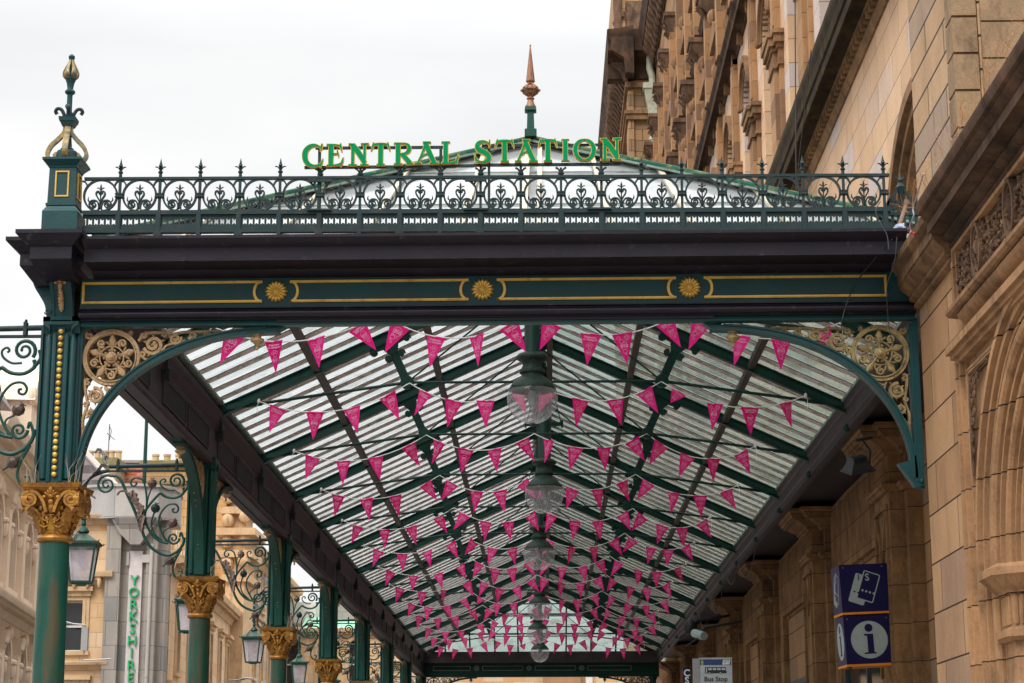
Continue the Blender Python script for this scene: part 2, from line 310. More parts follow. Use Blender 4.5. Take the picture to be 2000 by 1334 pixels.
M['slate'] = ashlar('blue_grey_slate', (.22, .20, .22), (.28, .25, .27), (.30, .24, .22), .4, .3, 'x', (.12, .11, .12), .02, (.3, .28, .28), .4, vary=.3)
M['clay'] = stone('clay_chimney_pot', (.58, .42, .26), (.48, .34, .2), amt=.2)
M['verdi'] = flat('verdigris_copper_roof', (.22, .50, .33), .7)
M['mosstop'] = stone('mossy_coping', (.22, .19, .08), (.28, .24, .14), stain=(.09, .09, .03), amt=.5)
M['asphalt'] = stone('asphalt', (.05, .05, .052), (.04, .04, .042), amt=.2, scale=6)
M['paving'] = ashlar('stone_paving', (.40, .385, .36), (.45, .43, .40), (.34, .32, .30), .6, .6, 'y', (.1, .1, .1), .008, (.12, .12, .11), .3)
M['pavew'] = stone('paving_slabs', (.25, .24, .23), (.2, .19, .18), amt=.3, scale=2)

# ------------------------------------------------------------------ mesh builder
class MB:
    def __init__(s, mat=None): s.v = []; s.f = []; s.M = mat or Matrix()
    def add(s, vs, fs):
        o = len(s.v); s.v += [s.M @ Vector(p) for p in vs]; s.f += [[i+o for i in f] for f in fs]; return s
    def box(s, x0, x1, y0, y1, z0, z1):
        return s.add([(x0, y0, z0), (x1, y0, z0), (x1, y1, z0), (x0, y1, z0), (x0, y0, z1), (x1, y0, z1), (x1, y1, z1), (x0, y1, z1)],
                     [(0, 3, 2, 1), (4, 5, 6, 7), (0, 1, 5, 4), (1, 2, 6, 5), (2, 3, 7, 6), (3, 0, 4, 7)])
    def frus(s, cx, cy, z0, z1, a0, b0, a1, b1):
        return s.add([(cx-a0, cy-b0, z0), (cx+a0, cy-b0, z0), (cx+a0, cy+b0, z0), (cx-a0, cy+b0, z0),
                      (cx-a1, cy-b1, z1), (cx+a1, cy-b1, z1), (cx+a1, cy+b1, z1), (cx-a1, cy+b1, z1)],
                     [(0, 3, 2, 1), (4, 5, 6, 7), (0, 1, 5, 4), (1, 2, 6, 5), (2, 3, 7, 6), (3, 0, 4, 7)])
    def prof(s, pts, axis, a0, a1):
        n = len(pts)
        def P(p, a):
            return (a, p[0], p[1]) if axis == 'x' else (p[0], a, p[1]) if axis == 'y' else (p[0], p[1], a)
        vs = [P(p, a0) for p in pts]+[P(p, a1) for p in pts]
        return s.add(vs, [list(range(n)), list(range(2*n-1, n-1, -1))]+[(i, (i+1) % n, n+(i+1) % n, n+i) for i in range(n)])
    def tube(s, pts, r, n=8, cap=True):
        pts = [Vector(p) for p in pts]; m = len(pts)
        rr = r if isinstance(r, (list, tuple)) else [r]*m
        t0 = (pts[1]-pts[0]).normalized()
        up = Vector((0, 0, 1)) if abs(t0.z) < .9 else Vector((1, 0, 0))
        nrm = t0.cross(up).normalized(); vs = []
        for i in range(m):
            t = (pts[min(i+1, m-1)]-pts[max(i-1, 0)]).normalized()
            nrm = (nrm-t*nrm.dot(t))
            if nrm.length < 1e-6: nrm = t.orthogonal()
            nrm.normalize(); b = t.cross(nrm)
            for k in range(n):
                a = 2*PI*k/n; vs.append(pts[i]+(nrm*math.cos(a)+b*math.sin(a))*rr[i])
        fs = [(i*n+k, i*n+(k+1) % n, (i+1)*n+(k+1) % n, (i+1)*n+k) for i in range(m-1) for k in range(n)]
        if cap: fs += [list(range(n-1, -1, -1)), list(range((m-1)*n, m*n))]
        return s.add(vs, fs)
    def rib(s, pts, w, y0, y1, closed=False):
        m = len(pts); ww = w if isinstance(w, (list, tuple)) else [w]*m; L = []; Rr = []
        for i in range(m):
            if closed: a = pts[(i-1) % m]; c = pts[(i+1) % m]
            else: a = pts[max(i-1, 0)]; c = pts[min(i+1, m-1)]
            dx, dz = c[0]-a[0], c[1]-a[1]; l = math.hypot(dx, dz) or 1e-9; nx, nz = -dz/l, dx/l
            L.append((pts[i][0]+nx*ww[i], pts[i][1]+nz*ww[i])); Rr.append((pts[i][0]-nx*ww[i], pts[i][1]-nz*ww[i]))
        vs = [(p[0], y0, p[1]) for p in L]+[(p[0], y0, p[1]) for p in Rr]+[(p[0], y1, p[1]) for p in L]+[(p[0], y1, p[1]) for p in Rr]
        fs = []
        for i in range(m if closed else m-1):
            j = (i+1) % m
            fs += [(i, j, m+j, m+i), (2*m+i, 3*m+i, 3*m+j, 2*m+j), (i, 2*m+i, 2*m+j, j), (m+i, m+j, 3*m+j, 3*m+i)]
        if not closed: fs += [(0, m, 3*m, 2*m), (m-1, 3*m-1, 4*m-1, 2*m-1)]
        return s.add(vs, fs)
    def lathe(s, prof, c=(0, 0, 0), n=24, axis='z'):
        vs = []; m = len(prof)
        for r, z in prof:
            for k in range(n):
                a = 2*PI*k/n; p = (r*math.cos(a), r*math.sin(a), z)
                if axis == 'y': p = (p[0], -z, p[1])
                if axis == 'x': p = (z, p[0], p[1])
                vs.append((p[0]+c[0], p[1]+c[1], p[2]+c[2]))
        fs = [(i*n+k, i*n+(k+1) % n, (i+1)*n+(k+1) % n, (i+1)*n+k) for i in range(m-1) for k in range(n)]
        fs += [list(range(n-1, -1, -1)), list(range((m-1)*n, m*n))]
        return s.add(vs, fs)
    def ell(s, c, r, n=8, rot=None):
        r = (r, r, r) if not isinstance(r, (tuple, list)) else r; vs = []; h = n//2+1
        for i in range(h+1):
            t = PI*i/h; 
            for k in range(n):
                a = 2*PI*k/n; p = Vector((r[0]*max(math.sin(t), .001)*math.cos(a), r[1]*max(math.sin(t), .001)*math.sin(a), r[2]*math.cos(t)))
                if rot: p = rot @ p
                vs.append(p+Vector(c))
        fs = [(i*n+k, (i+1)*n+k, (i+1)*n+(k+1) % n, i*n+(k+1) % n) for i in range(h) for k in range(n)]
        return s.add(vs, fs)
    def leaf(s, spine, side, w, th, n=8):
        """lens-shaped strip along a 3D spine; w list of half widths"""
        spine = [Vector(p) for p in spine]; side = Vector(side).normalized(); m = len(spine); vs = []
        ww = w if isinstance(w, (list, tuple)) else [w]*m
        for i in range(m):
            t = (spine[min(i+1, m-1)]-spine[max(i-1, 0)]).normalized(); b = t.cross(side).normalized()
            for k in range(n):
                a = 2*PI*k/n; vs.append(spine[i]+side*(math.cos(a)*ww[i])+b*(math.sin(a)*th))
        fs = [(i*n+k, i*n+(k+1) % n, (i+1)*n+(k+1) % n, (i+1)*n+k) for i in range(m-1) for k in range(n)]
        fs += [list(range(n-1, -1, -1)), list(range((m-1)*n, m*n))]
        return s.add(vs, fs)
    def beam(s, p, q, w, h, up=(0, 0, 1)):
        p, q = Vector(p), Vector(q); t = (q-p).normalized(); sd = t.cross(Vector(up)).normalized(); u = sd.cross(t)
        vs = [e+sd*a*w/2+u*b*h/2 for e in (p, q) for a, b in ((-1, -1), (1, -1), (1, 1), (-1, 1))]
        return s.add(vs, [(0, 1, 2, 3), (7, 6, 5, 4), (0, 4, 5, 1), (1, 5, 6, 2), (2, 6, 7, 3), (3, 7, 4, 0)])
    def mesh(s, name, mat, off=(0, 0, 0), sharp=35):
        me = bpy.data.meshes.new(name); o = Vector(off)
        me.from_pydata([tuple(p-o) for p in s.v], [], s.f); me.update()
        bm = bmesh.new(); bm.from_mesh(me); bmesh.ops.recalc_face_normals(bm, faces=bm.faces); bm.to_mesh(me); bm.free()
        me.shade_smooth(); me.set_sharp_from_angle(angle=R_(sharp)); me.materials.append(mat); return me
    def build(s, name, mat, parent=None, off=None, sharp=35, label=None):
        if off is None: off = parent.get('_o', (0, 0, 0)) if parent else (0, 0, 0)
        ob = bpy.data.objects.new(name, s.mesh(name, mat, off, sharp)); COL.objects.link(ob)
        if parent: ob.parent = parent; ob['_o'] = list(off)
        if label: ob['label'] = label
        return ob
def thing(name, label, cat, loc=(0, 0, 0), rotz=0, group=None, local=False):
    o = bpy.data.objects.new(name, None); COL.objects.link(o); o.location = loc; o.rotation_euler = (0, 0, rotz)
    o.empty_display_size = .2
    o['_o'] = [0.0, 0.0, 0.0] if local else [float(a) for a in loc]
    o['label'] = label; o['category'] = cat
    if group: o['group'] = group
    return o
def tag(o, label, cat, group=None):
    o['label'] = label; o['category'] = cat
    if group: o['group'] = group
    return o
def kids(o): return [c for c in bpy.data.objects if c.parent == o]
KID = {}
def remember(root):
    def rec(o): return [(c, rec(c)) for c in kids(o)]
    KID[root.name] = rec(root)
def dup(root, loc, rotz=0, label=None):
    r = root.copy(); COL.objects.link(r); r.location = loc; r.rotation_euler = (0, 0, rotz)
    if label: r['label'] = label
    def rec(lst, par):
        for c, sub in lst:
            n = c.copy(); COL.objects.link(n); n.parent = par; rec(sub, n)
    rec(KID[root.name], r); return r
def spiral(cx, cz, r0, r1, a0, turns, n=22):
    return [(cx+(r0+(r1-r0)*i/n)*math.cos(a0+turns*2*PI*i/n), cz+(r0+(r1-r0)*i/n)*math.sin(a0+turns*2*PI*i/n)) for i in range(n+1)]
def arc(cx, cz, r, a0, a1, n=16, rz=None):
    rz = rz or r
    return [(cx+r*math.cos(R_(a0+(a1-a0)*i/n)), cz+rz*math.sin(R_(a0+(a1-a0)*i/n))) for i in range(n+1)]
def bez(p0, p1, p2, p3, n=12):
    o = []
    for i in range(n+1):
        t = i/n; u = 1-t
        o.append(tuple(u**3*a+3*u*u*t*b+3*u*t*t*c+t**3*d for a, b, c, d in zip(p0, p1, p2, p3)))
    return o
def smooth(pts, n=6):
    """Catmull-Rom through points of any dimension"""
    P = [pts[0]]+list(pts)+[pts[-1]]; o = []
    for i in range(1, len(P)-2):
        for k in range(n):
            t = k/n
            o.append(tuple(.5*((2*b)+(-a+c)*t+(2*a-5*b+4*c-d)*t*t+(-a+3*b-3*c+d)*t**3) for a, b, c, d in zip(P[i-1], P[i], P[i+1], P[i+2])))
    o.append(tuple(pts[-1])); return o
FONT_CACHE = {}
def text_mesh(txt, size, depth=.002, align='CENTER', bold=0.0):
    cu = bpy.data.curves.new('lettering', 'FONT'); cu.body = txt; cu.size = size; cu.extrude = depth
    cu.align_x = align; cu.align_y = 'CENTER'; cu.offset = bold; cu.resolution_u = 3
    ob = bpy.data.objects.new('lettering', cu); COL.objects.link(ob)
    me = bpy.data.meshes.new_from_object(ob); bpy.data.objects.remove(ob); bpy.data.curves.remove(cu)
    return me
def add_text(mb, txt, size, mat, depth=.002, bold=0.0):
    """text laid in local XZ facing -Y, transformed by mat"""
    me = text_mesh(txt, size, depth, bold=bold)
    R = Matrix.Rotation(PI/2, 4, 'X'); o = len(mb.v)
    mb.v += [mb.M @ mat @ R @ v.co for v in me.vertices]
    mb.f += [[i+o for i in p.vertices] for p in me.polygons]
    bpy.data.meshes.remove(me)
T = Matrix.Translation

# ------------------------------------------------------------------ the setting
def struct(name, mb, mat, kind='structure'):
    o = mb.build(name, mat); o['kind'] = kind; return o
struct('ground', MB().add([(-900, -300, -.02), (900, -300, -.02), (900, 1500, -.02), (-900, 1500, -.02)], [(0, 1, 2, 3)]), M['pavew'])
struct('road', MB().box(-15, -6.2, -40, 140, -.015, .0), M['asphalt'])
struct('pavement', MB().box(-6.2, 4.6, -20, 90, -.015, .13), M['paving'])
struct('kerb', MB().box(-6.35, -6.2, -20, 90, -.015, .125), M['pavew'])
struct('far_pavement', MB().box(-17, -15, -40, 140, -.015, .13), M['paving'])

CX, CY, DL = -3.985, 16.12, 7.0        # first column axis, bay length
WX = 3.1
NB = 7
YE = CY+DL*NB                          # far end of the canopy
# ------------------------------------------------------------------ columns
def capital_mesh():
    mb = MB()
    # bell, collar, abacus
    mb.lathe([(.118, 3.63), (.142, 3.645), (.15, 3.665), (.142, 3.685), (.122, 3.70), (.124, 3.78), (.135, 3.88), (.16, 3.97), (.19, 4.03)], n=28)
    def abac(z0, z1, h0, h1, con):
        pts0 = []
        for s in range(4):
            for k in range(9):
                t = k/8*2-1; d = con*(1-t*t)
                x, y = t, -1+d
                for _ in range(s): x, y = -y, x
                pts0.append((x, y))
        n = len(pts0)
        mb.add([(x*h0, y*h0, z0) for x, y in pts0]+[(x*h1, y*h1, z1) for x, y in pts0],
               [list(range(n-1, -1, -1)), list(range(n, 2*n))]+[(i, (i+1) % n, n+(i+1) % n, n+i) for i in range(n)])
    abac(4.03, 4.05, .205, .225, .13); abac(4.05, 4.062, .222, .222, .13); abac(4.062, 4.10, .235, .25, .12)
    for s in range(4):
        rt = Matrix.Rotation(s*PI/2, 4, 'Z'); mb.M = rt
        for sg in (-1, 1):
            # volute: spiral strip and disc on each face near the corner
            sp = spiral(sg*.165, 3.965, .066, .012, R_(90-sg*10), -sg*2.1 if sg > 0 else 2.1, 30)
            mb.rib(sp, .0105, -.232, -.185)
            mb.lathe([(.062, .0), (.058, .012), (.016, .016), (.014, .028), (.002, .03)], (sg*.165, -.192, 3.965), 16, 'y')
            # stalk running from the centre up into the volute
            mb.rib(smooth([(sg*.03, 3.86), (sg*.06, 3.95), (sg*.11, 4.015), (sg*.17, 4.032)]), .012, -.222, -.17)
            # acanthus leaf curling out under the volute
            mb.leaf(smooth([(sg*.085, -.095, 3.71), (sg*.11, -.12, 3.80), (sg*.135, -.155, 3.87), (sg*.17, -.2, 3.905), (sg*.185, -.225, 3.89), (sg*.18, -.23, 3.865)], 4),
                    (1, sg*.5, 0), [.03, .05, .038, .055, .04, .056, .038, .052, .036, .048, .034, .042, .03, .036, .026, .03, .02, .018, .012, .008, .004], .012)
            mb.ell((sg*.06, -.165, 3.85), (.02, .018, .028)); mb.ell((sg*.085, -.172, 3.90), (.018, .016, .02))
            mb.ell((sg*.035, -.158, 3.815), (.018, .015, .02)); mb.ell((sg*.055, -.2, 3.985), (.02, .014, .016))
            mb.ell((sg*.028, -.155, 3.785), (.012, .012, .012), 6)
            mb.rib(spiral(sg*.045, 3.825, .03, .006, R_(200 if sg > 0 else -20), sg*1.2, 12), .006, -.168, -.13)
            mb.rib(smooth([(sg*.02, 3.77), (sg*.06, 3.75), (sg*.095, 3.775), (sg*.10, 3.81)]), .006, -.146, -.10)
        # central mask and palmette
        mb.ell((0, -.175, 3.90), (.03, .03, .05), 10); mb.ell((0, -.19, 3.945), (.024, .022, .03)); mb.ell((0, -.205, 3.995), (.03, .02, .022))
        mb.ell((0, -.225, 4.04), (.02, .02, .034)); mb.ell((0, -.165, 3.845), (.04, .018, .014))
        for a in (-52, -26, 0, 26, 52):
            rr = Matrix.Rotation(R_(a), 3, 'Y'); c = Vector((0, -.215, 3.985))+rr @ Vector((0, 0, .036))
            mb.ell(c, (.009, .011, .03), 6, rr)
        mb.leaf(smooth([(0, -.122, 3.70), (0, -.14, 3.75), (0, -.15, 3.80), (0, -.172, 3.83), (0, -.185, 3.82)], 4), (1, 0, 0),
                [.02, .034, .024, .036, .026, .036, .026, .034, .022, .03, .02, .022, .016, .014, .01, .008, .004], .01)
    mb.M = Matrix(); return mb
def spandrel(mb_g, mb_s, sgn=1, face=0.0):
    """arch rib (green) and scrollwork (gilt) in the local XZ plane, u = distance from column axis times sgn"""
    U = lambda p: [(sgn*a, b) for a, b in p]
    e = 2.15; u0, u1, z0, h = .165, 1.79, 4.13, 1.265
    cur = [(u1-(u1-u0)*math.cos(R_(a)), z0+h*(1-math.cos(R_(a))**e)**(1/e) if a > 0 else z0) for a in range(0, 91, 3)]
    mb_g.rib(U(cur), .022, -.055, .055)
    mb_g.rib(U([(x-.013, z+.022) for x, z in cur[2:-1]]), .008, -.068, .068)
    mb_g.box(*sorted((sgn*.13, sgn*.165)), -.055, .055, 4.10, 5.42)
    mb_g.box(*sorted((sgn*1.50, sgn*1.80)), -.05, .05, 5.375, 5.42)
    mb_g.prof([(sgn*1.80, 5.42), (sgn*1.80, 5.40), (sgn*1.84, 5.42), (sgn*1.86, 5.44), (sgn*1.7, 5.44)], 'y', -.05, .05)
    # pierced plate frame
    # pendant
    mb_s.lathe([(.004, 5.235), (.014, 5.245), (.014, 5.265), (.008, 5.272), (.026, 5.29), (.056, 5.312), (.058, 5.33), (.034, 5.342), (.03, 5.352), (.044, 5.362), (.046, 5.372), (.03, 5.38), (.018, 5.40)], (sgn*1.61, 0, 0), 14)
    c = (.402, 5.178)
    mb_s.rib(U(arc(*c, .226, 0, 348, 36)), .0125, -.03, .03, True)
    mb_s.rib(U(arc(*c, .206, 0, 348, 36)), .005, -.04, .02, True)
    mb_s.rib(U(arc(*c, .10, 0, 345, 24)), .005, -.014, .014, True)
    mb_s.lathe([(.05, 0), (.048, .014), (.03, .018), (.028, .03), (.018, .032), (.016, .042), (.002, .046)], (sgn*c[0], -.012, c[1]), 14, 'y')
    for k in range(5):
        a = R_(90+72*k); d = Vector((math.cos(a), math.sin(a))); s = Vector((-d.y, d.x))
        P = lambda r, q: (sgn*(c[0]+d.x*r+s.x*q), 0, c[1]+d.y*r+s.y*q)
        sv = (sgn*s.x, 0, s.y)
        mb_s.leaf([P(.045, 0), P(.075, 0), P(.10, 0), P(.125, 0), P(.15, 0), P(.175, 0), P(.205, 0)], sv, [.012, .016, .014, .026, .034, .022, .003], .02)
        for q in (-1, 1):
            mb_s.leaf([P(.09, 0), P(.115, .026*q), P(.138, .052*q), P(.142, .078*q)], sv, [.010, .017, .014, .003], .016)
            mb_s.ell(P(.062, .02*q), (.014, .014, .014), 6)
        a2 = a+R_(36); d2 = Vector((math.cos(a2), math.sin(a2)))
        q = (c[0]+d2.x*.150, c[1]+d2.y*.150)
        mb_s.rib(U(spiral(q[0], q[1], .036, .008, a2+PI, 1.35 if k % 2 else -1.35, 16)), .0075, -.02, .02)
        mb_s.ell((sgn*q[0], 0, q[1]), (.012, .022, .012), 6)
    def scroll(x, z, r, a0, t, w):
        mb_s.rib(U(spiral(x, z, r, r*.18, R_(a0), t, 22)), w*1.12, -.022, .022)
        mb_s.ell((sgn*x, 0, z), (r*.28, .03, r*.28), 8)
        for k in range(5):
            a = R_(a0)+t*2*PI*(.08+k*.11); rr = r*.98*(1-k*.08)
            p = Vector((x+rr*math.cos(a), z+rr*math.sin(a))); o = Vector((math.cos(a), math.sin(a)))
            mb_s.leaf([(sgn*p.x, 0, p.y), (sgn*(p.x+o.x*r*.24), -.012, p.y+o.y*r*.24), (sgn*(p.x+o.x*r*.42), 0, p.y+o.y*r*.36)], (sgn*-o.y, 0, o.x), [r*.15, r*.13, .002], .014, 6)
        for k in range(3):
            a = R_(a0)+t*2*PI*(.55+k*.17); rr = r*.5*(1-k*.18)
            mb_s.ell((sgn*(x+rr*math.cos(a)), -.012, z+rr*math.sin(a)), (r*.13, .018, r*.13), 6)
    scroll(.745, 5.285, .082, 200, 1.7, .012); scroll(.93, 5.335, .05, 20, -1.6, .009); scroll(1.07, 5.36, .036, 200, 1.5, .008)
    scroll(1.19, 5.375, .026, 20, -1.4, .006); scroll(1.29, 5.385, .02, 200, 1.4, .005)
    scroll(.275, 4.86, .066, 100, -1.7, .011); scroll(.25, 4.70, .046, -80, 1.6, .009); scroll(.225, 4.585, .034, 100, -1.5, .007)
    scroll(.205, 4.49, .025, -80, 1.4, .006); scroll(.195, 4.42, .019, 100, -1.4, .005)
    scroll(.60, 5.04, .03, 40, 1.3, .007); scroll(.21, 5.365, .03, 120, 1.3, .007); scroll(.66, 5.37, .03, 60, -1.2, .007)
    scroll(.84, 5.37, .022, 60, 1.2, .006); scroll(.66, 5.20, .030, 240, -1.3, .007); scroll(.83, 5.235, .024, 200, 1.2, .006); scroll(1.0, 5.31, .02, 200, 1.2, .005); scroll(.34, 4.80, .026, 20, 1.2, .006); scroll(.205, 4.79, .022, 60, -1.2, .006); scroll(.30, 4.69, .02, 20, 1.2, .005); scroll(.655, 5.11, .02, 100, 1.2, .005); scroll(.45, 4.90, .02, 200, 1.2, .005); scroll(.55, 5.39, .018, 200, 1.2, .005)
    scroll(.52, 4.965, .022, 40, 1.3, .006); scroll(.395, 4.90, .03, 60, -1.3, .007); scroll(.21, 4.97, .028, 60, 1.3, .006)
    mb_s.rib(U(smooth([(.62, 5.32), (.68, 5.38), (.80, 5.392), (.9, 5.38), (1.0, 5.395), (1.12, 5.395), (1.3, 5.402)])), .009, -.02, .02)
    mb_s.rib(U(smooth([(.19, 5.0), (.195, 4.9), (.215, 4.78), (.185, 4.66), (.19, 4.54), (.178, 4.45), (.178, 4.33)])), .009, -.02, .02)
    mb_s.rib(U(smooth([(.64, 5.2), (.7, 5.16), (.8, 5.2), (.86, 5.28), (.98, 5.3)])), .008, -.02, .02)
    mb_s.rib(U(smooth([(.36, 4.94), (.38, 4.86), (.35, 4.76), (.29, 4.66), (.25, 4.6), (.225, 4.5)])), .008, -.02, .02)

capmesh = capital_mesh().mesh('capital', M['capgold'])
ORD = ['first', 'second', 'third', 'fourth', 'fifth', 'sixth', 'seventh', 'eighth', 'ninth', 'tenth', 'eleventh', 'twelfth', 'thirteenth', 'fourteenth']
def make_column(first):
    t = thing('cast_iron_column', '', 'column', (0, 0, 0), 0, 'cast iron columns carrying the canopy', local=True)
    mb = MB()
    mb.lathe([(.21, .13), (.21, .3), (.19, .34), (.16, .38), (.165, .42), (.15, .46), (.143, .5), (.135, 1.2), (.12, 3.63)], n=28)
    mb.build('shaft', M['greencol'], t)
    cp = bpy.data.objects.new('capital', capmesh); COL.objects.link(cp); cp.parent = t
    # upper pier above the capital
    mb = MB(); mb.box(-.095, .095, -.095, .095, 4.08, 5.46)
    mb.box(-.13, .13, -.13, .13, 4.10, 4.13)
    for sx in (-1, 1):
        for sy in (-1, 1):
            mb.lathe([(.012, 4.13), (.033, 4.15), (.033, 5.30), (.012, 5.36)], (sx*.1, sy*.1, 0), 10)
            mb.lathe([(.02, 4.12), (.02, 5.34), (.004, 5.37)], (sx*.128, sy*.05, 0), 8)
            mb.lathe([(.02, 4.12), (.02, 5.34), (.004, 5.37)], (sx*.05, sy*.128, 0), 8)
    for s in range(4):
        mb.M = Matrix.Rotation(s*PI/2, 4, 'Z'); mb.box(-.03, .03, -.125, -.09, 4.12, 5.42)
        mb.prof([(-.14, 5.45), (-.14, 5.43), (-.10, 5.40), (-.09, 5.37), (-.09, 5.5), (-.15, 5.5), (-.15, 5.46)], 'x', -.15, .15)
    mb.M = Matrix()
    mb.box(-.185, -.165, -.06, .06, 4.13, 5.44); mb.box(-.165, -.09, -.03, .03, 4.13, 5.44)
    mb.build('upper_pier', M['teal' if first else 'green'], t)
    g, s = MB(), MB()
    dirs = [0, 90] if first else [90, -90]
    for d in dirs:
        g, s = MB(Matrix.Rotation(R_(d), 4, 'Z')), MB(Matrix.Rotation(R_(d), 4, 'Z'))
        spandrel(g, s)
        a = g.build('arched_bracket', M['teal' if first and d == 0 else 'green'], t)
        s.build('scrollwork', M['bronze'], a)
    if first:
        b = MB()
        for k in range(23):
            z = 5.375-.0543*k; b.ell((0, -.137, z), (.0225, .018, .0225), 12)
        b.build('beading', M['gold'], t)
        # console with acanthus above the pier, on the front and on the street side
        for nm, rz, sc in (('front_console', 0, 1), ('side_console', -90, 1)):
            cm = MB(Matrix.Rotation(R_(rz), 4, 'Z')); w = .075
            prof = [(-.10, 5.50)]+smooth([(-.125, 5.50), (-.135, 5.56), (-.15, 5.62), (-.19, 5.69), (-.235, 5.76), (-.255, 5.82), (-.235, 5.87)], 4)+[(-.10, 5.87)]
            cm.prof(prof, 'x', -w, w)
            for sx in (-1, 1):
                cm.prof([(y-.012 if y < -.11 else y, z) for y, z in prof], 'x', sx*w-.014, sx*w+.014)
                q = MB(Matrix.Rotation(R_(rz), 4, 'Z') @ Matrix.Rotation(PI/2, 4, 'Z'))
                q.rib(spiral(-.175, 5.80, .07, .01, R_(150), -2.0, 28), .009, -sx*(w+.014)-.008, -sx*(w+.014)+.008)
                q.rib(spiral(-.13, 5.56, .03, .008, R_(200), 1.4, 14), .006, -sx*(w+.014)-.006, -sx*(w+.014)+.006)
                cm.v += q.v if False else []
                o = len(cm.v); cm.v += q.v; cm.f += [[i+o for i in f] for f in q.f]
            cm.frus(0, -.10, 5.43, 5.455, .10, .06, .10, .06); cm.box(-.085, .085, -.15, -.09, 5.455, 5.47); cm.frus(0, -.11, 5.47, 5.50, .08, .04, .09, .045)
            c_ = cm.build(nm, M['teal'], t)
            if rz == 0:
                a = MB()
                for k in range(9):
                    an = R_(-20+k*27.5); d = Vector((math.cos(an), math.sin(an)))
                    a.ell((d.x*.062, -.262, 5.835+d.y*.05), (.024, .016, .022), 8)
                    a.leaf([(d.x*.01, -.268, 5.83+d.y*.01), (d.x*.035, -.28, 5.833+d.y*.03), (d.x*.06, -.27, 5.835+d.y*.05)], (-d.y, 0, d.x), [.006, .012, .012], .01, 6)
                a.ell((0, -.272, 5.80), (.03, .022, .04), 10); a.ell((-.035, -.25, 5.77), (.02, .015, .018)); a.ell((.035, -.25, 5.77), (.02, .015, .018))
                a.ell((0, -.245, 5.745), (.022, .018, .03))
                for k in range(7):
                    f = k/6; z = 5.715-.155*f; y = -.215+.07*f+(.0 if k else -.01); r = .018+.008*math.sin(f*PI*.8)
                    a.leaf([(0, y-.012, z+.022), (0, y-.02, z), (0, y-.008, z-.018)], (1, 0, 0), [r*.8, r, r*.35], .012, 8)
                a.build('acanthus_drop', M['bronze'], c_)
    return t
COLLAB = ['nearest green column, with gilded capital and a line of gold beads, at the front corner of the canopy'] + \
         [ORD[k]+' green column with gilt capital along the kerb, counted from the canopy front' for k in range(1, 8)]
c0 = make_column(True); c0.location = (CX, CY, 0); c0['label'] = COLLAB[0]
c1 = make_column(False); c1.location = (CX, CY+DL, 0); c1['label'] = COLLAB[1]; remember(c1)
for k in range(2, 8): dup(c1, (CX, CY+DL*k, 0), 0, COLLAB[k])

# ------------------------------------------------------------------ front beam (slopes up very slightly to the wall)
CORN = [(.10, 5.82), (-.03, 5.82), (-.07, 5.845), (-.10, 5.868), (-.38, 5.868), (-.40, 5.864), (-.40, 5.972), (-.41, 5.98), (-.45, 5.995), (-.487, 6.022), (-.50, 6.03), (-.50, 6.054), (.10, 6.07)]
fb = thing('front_beam', 'long green front beam of the canopy with gilt panel frames, rosettes and dark cornice', 'beam', (-4.0, 16.0, 5.42)); fb.rotation_euler = (0, -.0032, 0)
mb = MB(); mb.box(-3.84, 3.07, 16.0, 16.2, 5.56, 5.83); mb.build('fascia', M['teal'], fb)
mb = MB(); mb.prof([(16.03, 5.42), (16.01, 5.42), (16.0, 5.435), (16.01, 5.462), (16.1, 5.462), (16.1, 5.42)], 'x', -3.83, 3.07); mb.build('lower_strip', M['teal'], fb)
mb = MB(); mb.prof([(16.2, 5.463), (15.985, 5.463), (15.985, 5.473), (15.955, 5.478)]+[(15.955-.03*math.sin(R_(a)), 5.505-.027*math.cos(R_(a))) for a in range(0, 181, 20)]+[(15.965, 5.54), (15.965, 5.545), (15.94, 5.552), (15.94, 5.56), (16.2, 5.5605)], 'x', -3.835, 3.08)
mb.box(-2.2, 1.42, 15.99, 16.16, 5.44, 5.46); mb.build('lower_moulding', M['navy'], fb)
mb = MB(); mb.prof([(16+a, z) for a, z in CORN], 'x', -3.73, 2.95)
for xj in (-2.9, -1.38, -.42, .52, 1.62, 2.52): mb.box(xj, xj+.012, 15.596, 15.7, 5.866, 5.974); mb.box(xj+.02, xj+.03, 15.497, 15.6, 6.032, 6.057)
mb.build('cornice', M['navy'], fb)
fr = MB()
Zc, hh = 5.702, .083
def cframe(xa, xb, ca, cb):
    pts = [(xa, Zc-hh)]
    if ca: pts += [(xa+.055*math.cos(R_(a)), Zc+hh*1.0*math.sin(R_(a))) for a in range(-75, 76, 15)]
    pts += [(xa, Zc+hh), (xb, Zc+hh)]
    if cb: pts += [(xb-.055*math.cos(R_(a)), Zc+hh*1.0*math.sin(R_(a))) for a in range(75, -76, -15)]
    pts += [(xb, Zc-hh)]
    for k in range(len(pts)):
        a, b = pts[k], pts[(k+1) % len(pts)]
        dx, dz = b[0]-a[0], b[1]-a[1]; l = math.hypot(dx, dz)
        if l < 1e-6: continue
        e = .010/l; p = (a[0]-dx*e, a[1]-dz*e); q = (b[0]+dx*e, b[1]+dz*e)
        j = .0004*(k % 5)
        fr.rib([p, q], .0105, 15.986-j, 16.001); fr.rib([p, q], .0045, 15.979-j, 15.99)
for xa, xb, ca, cb in ((-3.815, -2.335, 0, 1), (-2.085, -.62, 1, 1), (-.365, 1.10, 1, 1), (1.35, 2.84, 1, 0)): cframe(xa, xb, ca, cb)
fr.build('gilt_panel_frame', M['gold'], fb)
